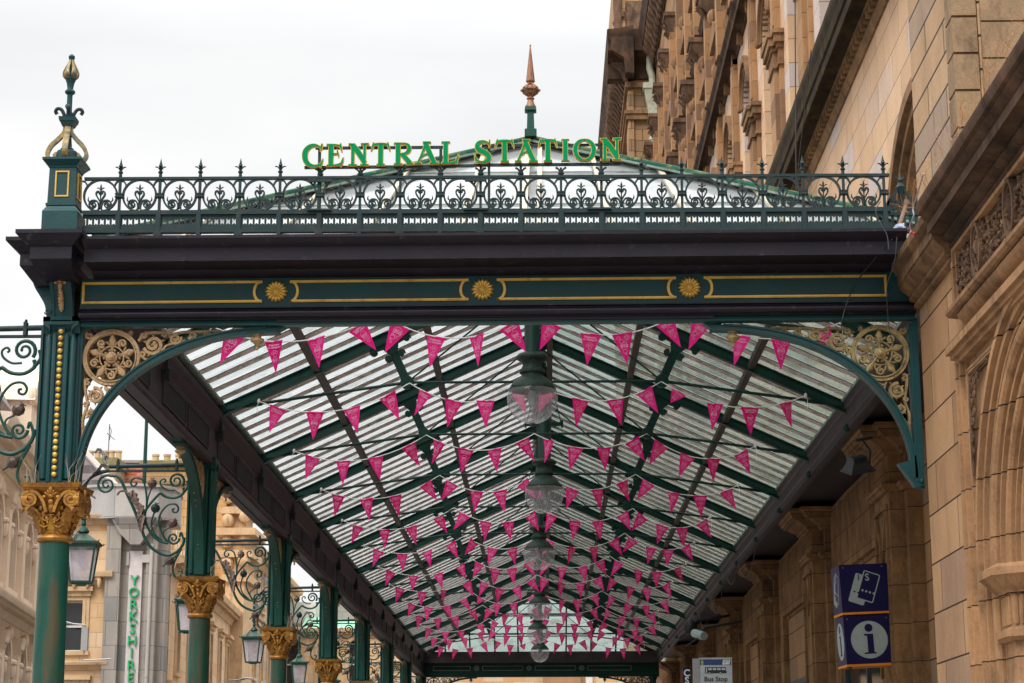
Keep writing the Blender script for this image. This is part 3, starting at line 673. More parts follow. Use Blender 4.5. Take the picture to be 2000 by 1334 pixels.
for x in (-2.208, -.493, 1.222):
    mb = MB(); c = Vector((x, 16.0, Zc))
    mb.lathe([(.078, 0), (.078, .006), (.07, .012), (.04, .014)], tuple(c), 32, 'y')
    for k in range(16):
        a = 2*PI*k/16; d = Vector((math.cos(a), 0, math.sin(a)))
        mb.leaf([c+d*.03+Vector((0, -.014, 0)), c+d*.05+Vector((0, -.024, 0)), c+d*.068+Vector((0, -.024, 0)), c+d*.082+Vector((0, -.012, 0)), c+d*.086+Vector((0, -.003, 0))], (-d.z, 0, d.x), [.006, .010, .0135, .012, .006], .009, 8)
    mb.lathe([(.036, .01), (.036, .022), (.03, .028), (.026, .024), (.022, .028), (.018, .036), (.013, .036), (.011, .044), (.002, .05)], tuple(c), 20, 'y')
    mb.build('rosette', M['gold'], fb)

# pier block of the cornice over the first column
pb = thing('cornice_block', 'dark stepped cornice block breaking forward over the first column', 'cornice', (CX, CY, 5.85))
mb = MB()
def brk(x0, x1, y0, y1, dz=0.0, ex=.0):
    # four sided corona and cyma round a block
    for z0, z1, e0, e1 in ((5.868, 5.975, 0, 0), (5.975, 5.988, .012, .016), (5.988, 6.01, .02, .045), (6.01, 6.045, .05, .085), (6.045, 6.058, .088, .094), (6.058, 6.09, .10, .10)):
        cx, cy = (x0+x1)/2, (y0+y1)/2; a, b = (x1-x0)/2, (y1-y0)/2
        mb.frus(cx, cy, z0+dz, z1+dz, a+e0, b+e0, a+e1, b+e1)
brk(-4.15, -3.81, 15.50, 16.5, .0); brk(-4.315, -3.9, 15.82, 16.46, .03)
mb.frus(-3.98, 15.99, 5.77, 5.868, .13, .28, .168, .48); mb.frus(-4.11, 16.14, 5.76, 5.898, .10, .2, .205, .31)
mb.build('block', M['navy'], pb)

# ------------------------------------------------------------------ side beam over the columns
sb = thing('side_beam', 'long dark beam running back over the kerbside columns with panelled inner face', 'beam', (CX, CY, 5.42))
mb = MB(); mb.box(-4.07, -3.90, 16.3, YE+.1, 5.47, 6.2)
mb.prof([(-3.91, 5.42), (-3.87, 5.42), (-3.862, 5.44), (-3.862, 5.475), (-3.88, 5.49), (-3.885, 5.52), (-3.90, 5.53), (-3.95, 5.53), (-4.0, 5.43)], 'y', 16.2, YE+.1)
mb.prof([(-4.02, 5.43), (-4.12, 5.43), (-4.125, 5.47), (-4.10, 5.49), (-4.09, 5.53), (-4.02, 5.53)], 'y', 16.2, YE+.1)
mb.prof([(-3.91, 5.86), (-3.885, 5.88), (-3.875, 5.92), (-3.855, 5.95), (-3.855, 5.99), (-3.84, 6.02), (-3.825, 6.06), (-3.825, 6.10), (-3.91, 6.12)], 'y', 16.3, YE+.1)
mb.build('web', M['maroon'], sb)
mb = MB(); mb.prof([(-4.06, 5.82), (-4.09, 5.845), (-4.12, 5.868), (-4.32, 5.868), (-4.34, 5.864), (-4.34, 5.972), (-4.35, 5.985), (-4.39, 6.005), (-4.42, 6.045), (-4.43, 6.055), (-4.43, 6.085), (-4.06, 6.2)], 'y', 16.45, YE+.3)
mb.build('outer_cornice', M['navy'], sb)
mb = MB(); fm = MB()
for k in range(14):
    y0 = CY+3.5*k+.32
    for j in range(2):
        ya, yb = y0+j*1.48, y0+j*1.48+1.34
        fm.box(-3.899, -3.885, ya, yb, 5.56, 5.578); fm.box(-3.899, -3.885, ya, yb, 5.822, 5.84)
        fm.box(-3.899, -3.8855, ya, ya+.018, 5.578, 5.822); fm.box(-3.899, -3.8855, yb-.018, yb, 5.578, 5.822)
        mb.box(-3.8995, -3.893, ya+.02, yb-.02, 5.58, 5.82)
    # cast dentil lumps along the inner cornice at each truss
    for dz, w in ((0, .10), (.1, .075), (.2, .05)): mb.box(-3.90, -3.80-w*.35, CY+.28+3.5*k-w, CY+.28+3.5*k+w, 6.08-dz-.1, 6.08-dz)
mb.build('recessed_panel', M['beampanel'], sb); fm.build('panel_frame', M['maroon'], sb)
mb = MB(); mb.box(-4.1, -3.815, 16.3, YE, 6.2, 6.232); mb.build('gutter_edge', M['lead'], sb)
# wall side gutter beam
wb = thing('gutter_beam', 'dark timber gutter beam along the station wall under the glass eaves', 'beam', (3.75, CY, 5.8))
mb = MB(); mb.prof([(3.575, 6.2), (3.585, 6.12), (3.61, 6.10), (3.61, 5.97), (3.63, 5.95), (3.63, 5.88), (3.66, 5.87), (3.74, 5.87), (3.76, 6.2)], 'y', 16.3, YE+.1)
mb.build('beam_face', M['maroon'], wb)
mb = MB(); mb.box(3.75, 4.48, 16.3, YE, 6.02, 6.06); mb.build('soffit', M['maroon'], wb)
mb = MB(); mb.box(3.565, 4.1, 16.3, YE, 6.2, 6.232); mb.build('gutter_edge', M['lead'], wb)
# wall bracket at the front right
br = thing('wall_bracket', 'arched green bracket with olive gilt scrollwork fixed to the station wall', 'bracket', (WX+.09, 16.12, 0), 0, None, local=True)
g, s = MB(), MB(); spandrel(g, s, -1)
g.box(-.135, -.095, -.07, .07, 4.06, 5.46); g.prof([(-.30, 4.25), (-.17, 4.06), (-.095, 4.04), (-.095, 4.3)], 'y', -.05, .05)
g.ell((-.12, -.075, 4.10), (.015, .02, .02), 8)
a = g.build('arched_bracket', M['teal'], br); s.build('scrollwork', M['olivegold'], a)
# far beam
rb = thing('rear_beam', 'dark green beam closing the far end of the canopy', 'beam', (-.1, YE, 5.4))
mb = MB(); mb.box(-3.9, 3.7, YE, YE+.2, 5.56, 5.83)
for z0, z1, p in ((5.42, 5.50, .04), (5.50, 5.56, .07), (5.83, 5.93, .1), (5.93, 6.2, .22)): mb.box(-3.9, 3.7, YE-p, YE+.2, z0, z1-.001)
mb.build('fascia', M['greentruss'], rb)
mb = MB(); mb.box(-3.9, 3.7, YE-.25, YE-.1, 5.86, 6.22); mb.build('gutter_board', M['maroon'], rb)
mb = MB()
for xa, xb in ((-3.6, -2.4), (-2.0, -.7), (-.3, 1.0), (1.4, 2.8)):
    for zz in (5.63, 5.77): mb.box(xa, xb, YE-.012, YE, zz-.008, zz+.008)
    for xx in (xa, xb): mb.box(xx-.008, xx+.008, YE-.012, YE, 5.638, 5.762)
for x in (-2.2, -.5, 1.2): mb.rib(arc(x, 5.70, .075, 0, 345, 20), .01, YE-.02, YE, True); mb.rib(arc(x, 5.70, .035, 0, 345, 14), .01, YE-.02, YE, True)
mb.build('panel_moulding', M['lead'], rb)
for sx, xx in ((1, CX), (-1, 3.55)):
    g, s = MB(), MB(); spandrel(g, s, sx); lab = None
    rt = thing('end_bracket', 'small dark arched bracket under the far beam, '+('kerb side' if sx > 0 else 'wall side'), 'bracket', (xx, YE, 0), 0, 'arched brackets under the far beam', local=True)
    a = g.build('arched_bracket', M['greentruss'], rt); s.build('scrollwork', M['iron'], a)
rc = thing('wall_column', 'slim dark column against the wall at the far end of the canopy', 'column', (3.5, YE, 0))
mb = MB(); mb.lathe([(.14, .13), (.14, .4), (.11, .45), (.10, 5.3), (.15, 5.42)], (3.5, YE, 0), 16); mb.build('shaft', M['greentruss'], rc)

# ------------------------------------------------------------------ roof
EZ, RZ, RX = 6.235, 7.96, -.1
XL, XR = -3.84, 3.62
YA, YB = 18.9, YE-2.7          # ridge ends
rf = thing('glass_roof', 'hipped glass canopy roof with close-set grey glazing bars', 'canopy roof', (RX, CY, EZ))
mb = MB(); mb.add([(XL, 16.35, EZ), (XL, YE-.1, EZ), (RX, YB, RZ), (RX, YA, RZ)], [(0, 1, 2, 3)]); mb.build('kerbside_glazing', M['glass'], rf)
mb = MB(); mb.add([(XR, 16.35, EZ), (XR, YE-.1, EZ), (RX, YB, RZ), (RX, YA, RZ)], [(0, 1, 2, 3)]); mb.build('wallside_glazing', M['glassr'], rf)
mb = MB(); mb.add([(XL, 16.35, EZ), (XR, 16.35, EZ), (RX, YA, RZ)], [(0, 1, 2)]); mb.build('front_hip_glazing', M['hipglass'], rf)
mb = MB(); mb.add([(XL, YE-.1, EZ), (XR, YE-.1, EZ), (RX, YB, RZ)], [(0, 1, 2)]); mb.build('rear_hip_glazing', M['farglass'], rf)
def roofz(side, x): return EZ+(RZ-EZ)*((x-XL)/(RX-XL) if side < 0 else (XR-x)/(XR-RX))
for side, nm in ((-1, 'kerbside_glazing_bars'), (1, 'wallside_glazing_bars')):
    mb = MB(); bar_runs = []; X0 = XL if side < 0 else XR
    n = int((YE-.2-16.5)/.5)
    for k in range(n+1):
        y = 16.65+.5*k
        t = 1.0
        if y < YA: t = (y-16.35)/(YA-16.35)
        if y > YB: t = (YE-.1-y)/(YE-.1-YB)
        if t < .05: continue
        x1 = X0+(RX-X0)*t; z1 = EZ+(RZ-EZ)*t
        p, q = Vector((X0, y, EZ)), Vector((x1, y, z1)); up = Vector((-(q-p).z, 0, (q-p).x)).normalized(); up = up if up.z > 0 else -up
        d = up*-1
        mb.beam(p+d*.008, q+d*.008, .15, .010); mb.beam(p+d*.022, q+d*.022, .030, .020); mb.beam(p+d*.017+Vector((0, .045, 0)), q+d*.017+Vector((0, .045, 0)), .012, .010)
        mb.beam(p+up*.014, q+up*.014, .06, .016); bar_runs.append((p, q, d))
    mb.build(nm, M['bar'], rf)
    sl_ = MB()
    for p, q, d in bar_runs:
        for e in (-.087, .087): sl_.beam(p+d*.010+Vector((0, e, 0)), q+d*.010+Vector((0, e, 0)), .009, .010)
    sl_.build('bar_edge_strip', M['purlin'], rf)  # thin dark strip along both edges of each glazing bar
mb = MB()
for side, xs in ((-1, (-2.72, -1.42)), (1, (2.5, 1.2))):
    for x in xs:
        z = roofz(side, x)-.10; t = (x-(XL if side < 0 else XR))/(RX-(XL if side < 0 else XR))
        mb.box(x-.04, x+.04, 16.35+(YA-16.35)*t, YE-.1-(YE-.1-YB)*t, z-.045, z+.03)
mb.box(RX-.02, RX+.02, YA-.1, YB+.1, RZ-.28, RZ-.03)
mb.box(RX+.16, RX+.24, YA, YB, RZ-.30, RZ-.12)
mb.build('purlin', M['purlin'], rf)
# hips and ridge on top (metal flashings) with a light board below
hp = MB(); hb = MB()
def hipline(a, b, w=.1):
    a, b = Vector(a), Vector(b); n = 8; m = (b-a).cross(Vector((0, 0, 1))).normalized()
    hp.beam(a+Vector((0, 0, .035)), b+Vector((0, 0, .035)), .15, .03); hp.tube([a+Vector((0, 0, .055)), b+Vector((0, 0, .055))], .03, 10)
    hb.beam(a+Vector((0, -.02, .008)), b+Vector((0, -.02, .008)), .22, .02)
for X0 in (XL, XR):
    hipline((X0, 16.35, EZ), (RX, YA, RZ)); hipline((X0, YE-.1, EZ), (RX, YB, RZ))
hp.beam((RX, YA, RZ+.04), (RX, YB, RZ+.04), .2, .05); hp.tube([(RX, YA, RZ+.075), (RX, YB, RZ+.075)], .035, 10)
hp.build('ridge_flashing', M['ridge'], rf); hb.build('hip_board', M['lead'], rf)
# dark under-hip rafters
mb = MB()
for X0 in (XL, XR):
    for ya, yb in ((16.35, YA), (YE-.1, YB)):
        mb.beam((X0, ya, EZ-.08), (RX, yb, RZ-.08), .06, .12)
mb.build('hip_rafter', M['greentruss'], rf)
# ribs on the front hip
mb = MB(); m2 = MB()
def hippt(xb, t): x = xb*(1-.26*t)+RX*.0; return Vector((x, 16.35+(YA-16.35)*t, EZ+(RZ-EZ)*t))
for xb, w in ((-3.1, .07), (-2.3, .06), (-1.55, .10), (-.72, .07), (-.17, .09), (-.02, .07), (.62, .07), (1.35, .08), (2.2, .06), (3.0, .07)):
    X0 = XL if xb < RX else XR
    # stop at the hip line
    t = 0
    while t < 1 and ((hippt(xb, t).x > X0+(RX-X0)*t) if X0 < 0 else (hippt(xb, t).x < X0+(RX-X0)*t)): t += .01
    if abs(xb-RX) < .09: t = .98
    up = Vector((0, -(RZ-EZ), YA-16.35)).normalized()
    mb.beam(hippt(xb, .0)+up*.025, hippt(xb, t)+up*.025, w*.62, .03)
    m2.beam(hippt(xb, .0)-up*.05, hippt(xb, t)-up*.05, .03, .08)
mb.build('hip_glazing_rib', M['hipwall'], rf); m2.build('hip_glazing_bar', M['greentruss'], rf)
mb = MB()
for t in (.33, .66): 
    z = EZ+(RZ-EZ)*t; y = 16.35+(YA-16.35)*t; mb.box(XL+(RX-XL)*t, XR+(RX-XR)*t, y-.016, y-.004, z+.0, z+.012)
mb.build('glazing_lap', M['lead'], rf)
mb = MB()
for xb in (-3.2, -2.4, -1.6, -.85, -.1, .7, 1.5, 2.3, 3.05):
    X0 = XL if xb < RX else XR; t = max(0.02, 1-abs(xb-RX)/abs(X0-RX)); 
    mb.beam((xb, YE-.1, EZ-.03), (xb, YE-.1-(YE-.1-YB)*t, EZ+(RZ-EZ)*t-.03), .05, .06, (0, 1, 0))
for t in (.30, .62): 
    z = EZ+(RZ-EZ)*t; y = YE-.1-(YE-.1-YB)*t; mb.box(XL+(RX-XL)*t, XR+(RX-XR)*t, y-.06, y-.0, z-.05, z-.0)
mb.build('rear_hip_bar', M['greentruss'], rf)
mb = MB(); mb.box(-3.7, 3.0, 16.12, 16.36, 6.10, 6.135); mb.build('front_gutter', M['mosstop'], rf)

# ------------------------------------------------------------------ trusses
def make_truss():
    t = thing('roof_truss', '', 'roof truss', (0, 0, 0), 0, 'green iron trusses under the glass roof', local=True)
    # local frame: x from ridge line, z absolute
    ends = {-1: (-3.74, 6.19), 1: (3.70, 6.19)}; nodes = {-1: (-1.53, 6.475), 1: (1.53, 6.475)}
    rod = MB()
    for k in (-1, 1):
        r = MB(); s = MB(); sh = MB()
        ex, ez = ends[k]; nx, nz = nodes[k]
        a = Vector((ex, 0, EZ-.09)); b = Vector((0, 0, RZ-.115))
        r.beam(a, b, .014, .13); r.beam(a+Vector((0, 0, -.068)), b+Vector((0, 0, -.068)), .085, .012); r.beam(a+Vector((0, 0, .064)), b+Vector((0, 0, .064)), .085, .012)
        sl = (b.z-a.z)/(b.x-a.x); d = Vector((-sl, 0, 1)).normalized() if True else None
        N = Vector((nx, 0, nz)); 
        q = ((a.z+sl*(nx-a.x))-nz-.07)/(d.z-sl*d.x); top = N+d*q
        s.beam(N, top, .018, .105, (1, 0, 0)); s.beam(N+d*.05, top-d*.04, .05, .025, (1, 0, 0))
        s.lathe([(.002, -.062), (.028, -.06), (.030, -.045), (.078, -.04), (.082, -.03), (.082, .03), (.078, .04), (.002, .045)], (nx, 0, nz), 18, 'y')
        tx = Vector((d.z, 0, -d.x))
        # scrolled head of the strut
        s.prof([tuple((top+tx*u_+d*v_)[i] for i in (0, 2)) for u_, v_ in ((-.26, .0), (-.20, -.05), (-.10, -.06), (-.05, -.16), (.05, -.16), (.10, -.06), (.20, -.05), (.26, .0))], 'y', -.02, .02)
        for u_, v_ in ((-.22, -.045), (.22, -.045), (-.085, -.19), (.085, -.19)):
            c = top+tx*u_+d*v_
            s.rib(spiral(c.x, c.z, .045, .012, 0, 1.5 if u_ > 0 else -1.5, 14), .010, -.028, .028); s.lathe([(.03, -.035), (.03, .035)], tuple(c), 10, 'y')
        rod.tube([(ex*.90, 0, ez+.028), (nx, 0, nz)], .019, 8)
        rod.tube([(nx, 0, nz), (0, 0, RZ-.22)], .0115, 6)
        # flat fishtail at the eaves
        sh.prof([(ex, ez-.045), (ex, ez+.035), (ex*.93, ez+.045), (ex*.875, ez+.04), (ex*.875, ez+.015), (ex*.93, ez-.012)], 'y', -.02, .02)
        sh.lathe([(.035, -.05), (.035, .05)], (ex, 0, ez), 12, 'y')
        # cast shoe under the rafter foot
        sh.prof([(ex+k*.12, ez+.02), (ex-k*.03, ez+.03), (ex-k*.05, ez-.05), (ex+k*.0, ez-.12), (ex+k*.02, ez-.22), (ex+k*.12, ez-.3)], 'y', -.07, .07)
        sh.ell((ex+k*.015, 0, ez-.30), (.05, .06, .05), 8)
        r.build('rafter', M['greentruss'], t); s.build('strut', M['greentruss'], t); sh.build('shoe_plate', M['greentruss'], t)
    rod.tube([(-1.53, 0, 6.475), (1.53, 0, 6.475)], .0165, 8)
    sh = MB(); sh.prof([(-.3, RZ-.2), (-.12, RZ-.32), (.12, RZ-.32), (.3, RZ-.2), (0, RZ-.06)], 'y', -.012, .012)
    rod.build('tie_rod', M['greentruss'], t); sh.build('apex_plate', M['greentruss'], t)
    return t
TY = [CY+.3+3.5*k for k in range(1, 14)]
t0 = make_truss(); remember(t0)
for k, y in enumerate(TY):
    lab = ORD[k]+' green roof truss with round strut bosses, counted from the canopy front'
    if k == 0: t0.location = (RX, y, 0); t0['label'] = lab
    else: dup(t0, (RX, y, 0), 0, lab)

# ------------------------------------------------------------------ globe lamps under the ridge
def make_lamp():
    t = thing('globe_lamp', '', 'pendant lamp', (0, 0, 0), 0, 'globe lamps hung from the ridge', local=True)
    # local z = 0 at globe centre
    m = MB(); m.lathe([(.045, 2.0), (.05, 1.25), (.085, 1.2), (.088, .52), (.10, .50), (.10, .485)], n=20)
    m.box(-.27, .27, -.03, .03, 1.02, 1.075); m.box(-.285, -.255, -.05, .05, 1.0, 1.095); m.box(.255, .285, -.05, .05, 1.0, 1.095)
    for a in (-1, 1): m.tube([(a*.255, 0, 1.06), (a*.05, 0, 1.9)], .008, 5)
    m.build('stem', M['greentruss'], t)
    m = MB(); R = .283
    m.lathe([(.09, .52), (.15, .515), (.175, .495), (.183, .475), (.175, .455), (.15, .44), (.120, .425), (.108, .40), (.110, .37), (.125, .345), (.128, .335), (.142, .33), (.145, .30), (.132, .285), (.120, .275)]
            + [(R*math.sin(R_(a))+.002, R*math.cos(R_(a))+.002) for a in range(26, 67, 4)] + [(R*.925+.006, .115), (R*.925+.006, .098), (R*.925-.01, .098)], n=32)
    for a in range(4):
        an = a*PI/2+.6; m.ell(((R*.935)*math.cos(an), (R*.935)*math.sin(an), .13), (.012, .012, .012), 6)
    m.build('hood', M['hood'], t)
    m = MB(); vs = [(R*math.sin(R_(a)), R*math.cos(R_(a))) for a in range(66, 180, 5)]+[(.012, -R)]
    m.lathe(vs, n=36); m.f = m.f[:-2]
    g = m.build('globe', M['clear'], t)
    m = MB()
    for k in range(4):
        an = k*PI/2+.35; c, s_ = math.cos(an), math.sin(an)
        m.tube([(c*R*.93, s_*R*.93, .02), (c*R*.62, s_*R*.62, -.10), (c*.03, s_*.03, -R*.93)], .0035, 5)
    m.lathe([(.03, .10), (.045, .06), (.05, 0), (.045, -.05), (.02, -.08)], n=12)
    m.build('inner_fitting', M['greywhite'], g)
    m = MB(); m.lathe([(.03, -R+.006), (.034, -R-.006), (.02, -R-.02), (.016, -R-.034), (.002, -R-.04)], n=12); m.build('bottom_cap', M['darkmetal'], t)
    return t
l0 = make_lamp(); remember(l0)
LAMPS = [(-.118, 21.9, 5.962), (.012, 28.9, 5.93), (-.085, 35.9, 5.885), (-.10, 46.4, 5.90), (-.17, 53.4, 5.89), (-.135, 60.4, 5.86)]
for k, p in enumerate(LAMPS):
    lab = ('nearest and largest' if k == 0 else ORD[k] if k < 5 else 'farthest and smallest')+' clear globe lamp with green hood, hanging in the row under the ridge'
    if k == 0: l0.location = p; l0['label'] = lab
    else: dup(l0, p, 0, lab)

# ------------------------------------------------------------------ bunting
def pennant_meshes():
    out_ = []
    W_, H_ = .205, .315
    for kind in range(4):
        m = MB(); n = 7; vs = []
        for i in range(n+1):
            f = i/n; hw = W_/2*(1-f)+.001; z = -H_*f
            for j in (-1, 0, 1): vs.append((j*hw, .012*math.sin(f*2.5)+(.004 if j == 0 else 0), z))
        fs = [(3*i+j, 3*i+j+1, 3*i+j+4, 3*i+j+3) for i in range(n) for j in (0, 1)]
        o = len(vs); vs += [(x, y+.0016, z) for x, y, z in vs]; fs += [tuple(o+i for i in reversed(f)) for f in fs]
        m.add(vs, fs); m.box(-W_/2, W_/2, -.003, .005, -.008, .004)
        pm = m.mesh('pennant', M['pink'])
        p = MB()
        def Y_(z): f = -z/H_; return .012*math.sin(f*2.5)-.0045
        def ring(x, z, r, w=.0016): p.rib(arc(x, z, r, 0, 345, 16), w, Y_(z)-.001, Y_(z)+.001, True)
        def tx(s_, x, z, size, bold=.0): add_text(p, s_, size, T((x, Y_(z)-.001, z)), .0005, bold)
        if kind == 0:
            ring(.012, -.072, .045); ring(-.055, -.03, .016); ring(-.055, -.03, .009); tx('850', .014, -.078, .05, .001); tx('GLASGOW', .014, -.054, .014)
            ring(-.01, -.14, .022); ring(.02, -.128, .012); ring(-.018, -.165, .012); ring(.0, -.19, .010); ring(-.02, -.12, .01)
        elif kind == 1:
            tx('Welcome', 0, -.035, .031, .0008); tx('to Glasgow', 0, -.058, .031, .0008)
            ring(0, -.10, .014); ring(-.022, -.115, .012); ring(.022, -.112, .013); ring(.006, -.135, .016); ring(0, -.185, .026); tx('850', 0, -.187, .028, .0006)
        elif kind == 2:
            ring(-.045, -.04, .016); ring(.04, -.042, .026); ring(.04, -.042, .012); ring(-.02, -.075, .02); ring(.02, -.085, .014); tx('850', .0, -.125, .046, .001); ring(0, -.125, .036)
            ring(0, -.18, .02); ring(.006, -.205, .009)
        else:
            tx('Celebrating', 0, -.03, .029, .0008); tx('850 years', 0, -.053, .03, .0008)
            ring(.0, -.11, .032); tx('850', .0, -.12, .034, .0006); ring(-.02, -.155, .012); ring(.018, -.16, .014); ring(0, -.19, .012)
        qm = p.mesh('print', M['print']); out_.append((pm, qm))
    return out_
PEN = pennant_meshes()
rnd = random.Random(3)
def bunting(y, k, anchors, seq, phase):
    root = thing('bunting_string', ORD[k]+' string of pink triangular pennants on white cord across the canopy, counted from the front', 'bunting', (RX, y, 6.4), 0, 'strings of pink bunting')
    cords = []; c = MB(); gap = .445; off = phase; n = seq
    for a, b, sag in anchors:
        x0, z0 = a; x1, z1 = b
        L = x1-x0; pts = []
        yj = [0, rnd.uniform(-.08, .08)]
        for i in range(15):
            f = i/14; pts.append((x0+L*f, y+yj[1]*math.sin(f*PI), z0+(z1-z0)*f-sag*4*f*(1-f)))
        c.tube(pts, .0068, 5)
        m = 4 if L > 1.0 else 2; e = rnd.uniform(-.05, .05)
        for i in range(m):
            f = (i+.5)/m+e*.4*(1 if i % 2 else .4)/m
            f = .5+(f-.5)*(.97 if L > 1.6 else 1.0)+rnd.gauss(0, .008)
            x = x0+L*f; z = z0+(z1-z0)*f-sag*4*f*(1-f); sl = math.atan2(z1-z0-sag*4*(1-2*f), L)
            pm, qm = PEN[n % 4]; n += 1
            o = bpy.data.objects.new('pennant', pm); COL.objects.link(o); o.parent = root
            yaw = rnd.gauss(0, .34); sc = rnd.uniform(1.0, 1.07)
            o.rotation_euler = (rnd.uniform(-.10, .16), -sl*1.15+rnd.gauss(0, .07), yaw); o.scale = (sc, 1 if rnd.random() > .3 else 2.6, sc*(1 if rnd.random() > .02 else .55))
            o.location = (x-RX, yj[1]*math.sin(f*PI)-.003, z-6.4)
            q = bpy.data.objects.new('print', qm); COL.objects.link(q); q.parent = o
    # loose ends
    for x, z, d in ((anchors[0][0][0], anchors[0][0][1], -1), (anchors[-1][1][0], anchors[-1][1][1], 1)):
        c.tube([(x, y, z), (x+d*.02, y-.03, z-.06), (x+d*.01, y-.03, z-.13-rnd.random()*.1)], .004, 4); c.ell((x, y-.02, z), (.02, .02, .03), 6)
    c.build('cord', M['cord'], root)
    return n
seq = 0
for k, y in enumerate([CY+.3+3.5*j for j in range(1, 14)]):
    w = rnd.uniform(-.05, .05)
    L0, L1, C, R1, R0 = (-3.42+w, 6.245), (-1.60, 6.46), (-.12, 6.47), (1.42, 6.46), (2.95+rnd.uniform(-.2, .2), 6.28)
    if k == 0: L0, L1, C, R1, R0 = (-3.4, 6.34), (-1.66, 6.46), (-.12, 6.47), (1.45, 6.47), (3.05, 6.34)
    if k > 3: L1, C, R1 = (L1[0]+rnd.uniform(-.12, .12), L1[1]-rnd.uniform(0, .07)), (C[0]+rnd.uniform(-.1, .1), C[1]-rnd.uniform(0, .05)), (R1[0]+rnd.uniform(-.12, .12), R1[1]-rnd.uniform(0, .08))
    an = [(L0, L1, .25+rnd.uniform(-.03, .03)), (L1, C, .24+rnd.uniform(-.03, .04)), (C, R1, .22+rnd.uniform(-.03, .04)), (R1, R0, .24+rnd.uniform(-.03, .03))]
    yy = y-.04
    seq = bunting(yy, k, an, seq, 0)+1

# ------------------------------------------------------------------ cresting railing, sign, finials
rl = thing('cresting_railing', 'dark green ornamental iron cresting with circles and scrolls along the front edge', 'railing', (-3.54, 15.95, 6.2)); rl.rotation_euler = (0, .0026, 0)
YR = 15.95; PX = [-3.54+.3365*k for k in range(20)]
mb = MB(); 
mb.box(-3.84, 2.90, YR-.022, YR+.022, 6.670, 6.692)                     # top rail
mb.box(-3.84, 2.90, YR-.028, YR+.028, 6.362, 6.388); mb.box(-3.84, 2.90, YR-.018, YR+.018, 6.388, 6.402)
mb.box(-3.84, 2.90, YR-.028, YR+.028, 6.205, 6.232); mb.box(-3.84, 2.90, YR-.02, YR+.02, 6.232, 6.262)
mb.box(-3.84, 2.90, YR-.012, YR+.012, 6.345, 6.362)
mb.build('rail', M['iron'], rl)
def post(k, x):
    m = MB(); m.box(x-.016, x+.016, YR-.03, YR+.03, 6.17, 6.40); m.box(x-.022, x+.022, YR-.026, YR+.026, 6.20, 6.36)
    m.box(x-.0105, x+.0105, YR-.014, YR+.014, 6.40, 6.69)
    m.frus(x, YR, 6.515, 6.524, .037, .03, .037, .03); m.frus(x, YR, 6.524, 6.541, .031, .026, .031, .026); m.frus(x, YR, 6.541, 6.549, .036, .03, .036, .03)
    m.frus(x, YR, 6.60, 6.69, .009, .012, .009, .012)
    if k < 5 or k > 12:
        m.lathe([(.015, 6.69), (.013, 6.725), (.021, 6.732), (.021, 6.742), (.011, 6.75), (.012, 6.775), (.018, 6.79), (.009, 6.82), (.001, 6.86)], (x, YR, 0), 8)
        for s in (-1, 1):
            m.leaf(smooth([(x+s*.006, YR, 6.752), (x+s*.018, YR, 6.775), (x+s*.034, YR, 6.785), (x+s*.046, YR, 6.782)], 4), (0, 0, 1), [.009, .009, .0085, .008, .0075, .007, .006, .006, .005, .004, .003, .002, .001], .012, 6)
        for s in (-1, 1): m.leaf(smooth([(x, YR+s*.006, 6.752), (x, YR+s*.018, 6.775), (x, YR+s*.034, 6.785), (x, YR+s*.046, 6.782)], 4), (0, 0, 1), [.009]*8+[.006, .005, .003, .002, .001], .012, 6)
    else:
        m.box(x-.010, x+.010, YR-.012, YR+.012, 6.69, 6.76)
        m.lathe([(.022, 6.70), (.026, 6.706), (.026, 6.716), (.02, 6.722)], (x, YR, 0), 8)
        for s in (-1, 1): m.rib(smooth([(x+s*.012, 6.722), (x+s*.016, 6.74), (x+s*.03, 6.755), (x+s*.045, 6.762)]), .006, YR-.012, YR+.012)
        if k not in (5, 8, 11): m.lathe([(.012, 6.762), (.004, 6.79), (.001, 6.81)], (x, YR, 0), 6)
    m.build('post', M['iron'], rl)
for k, x in enumerate(PX): post(k, x)
mb = MB()
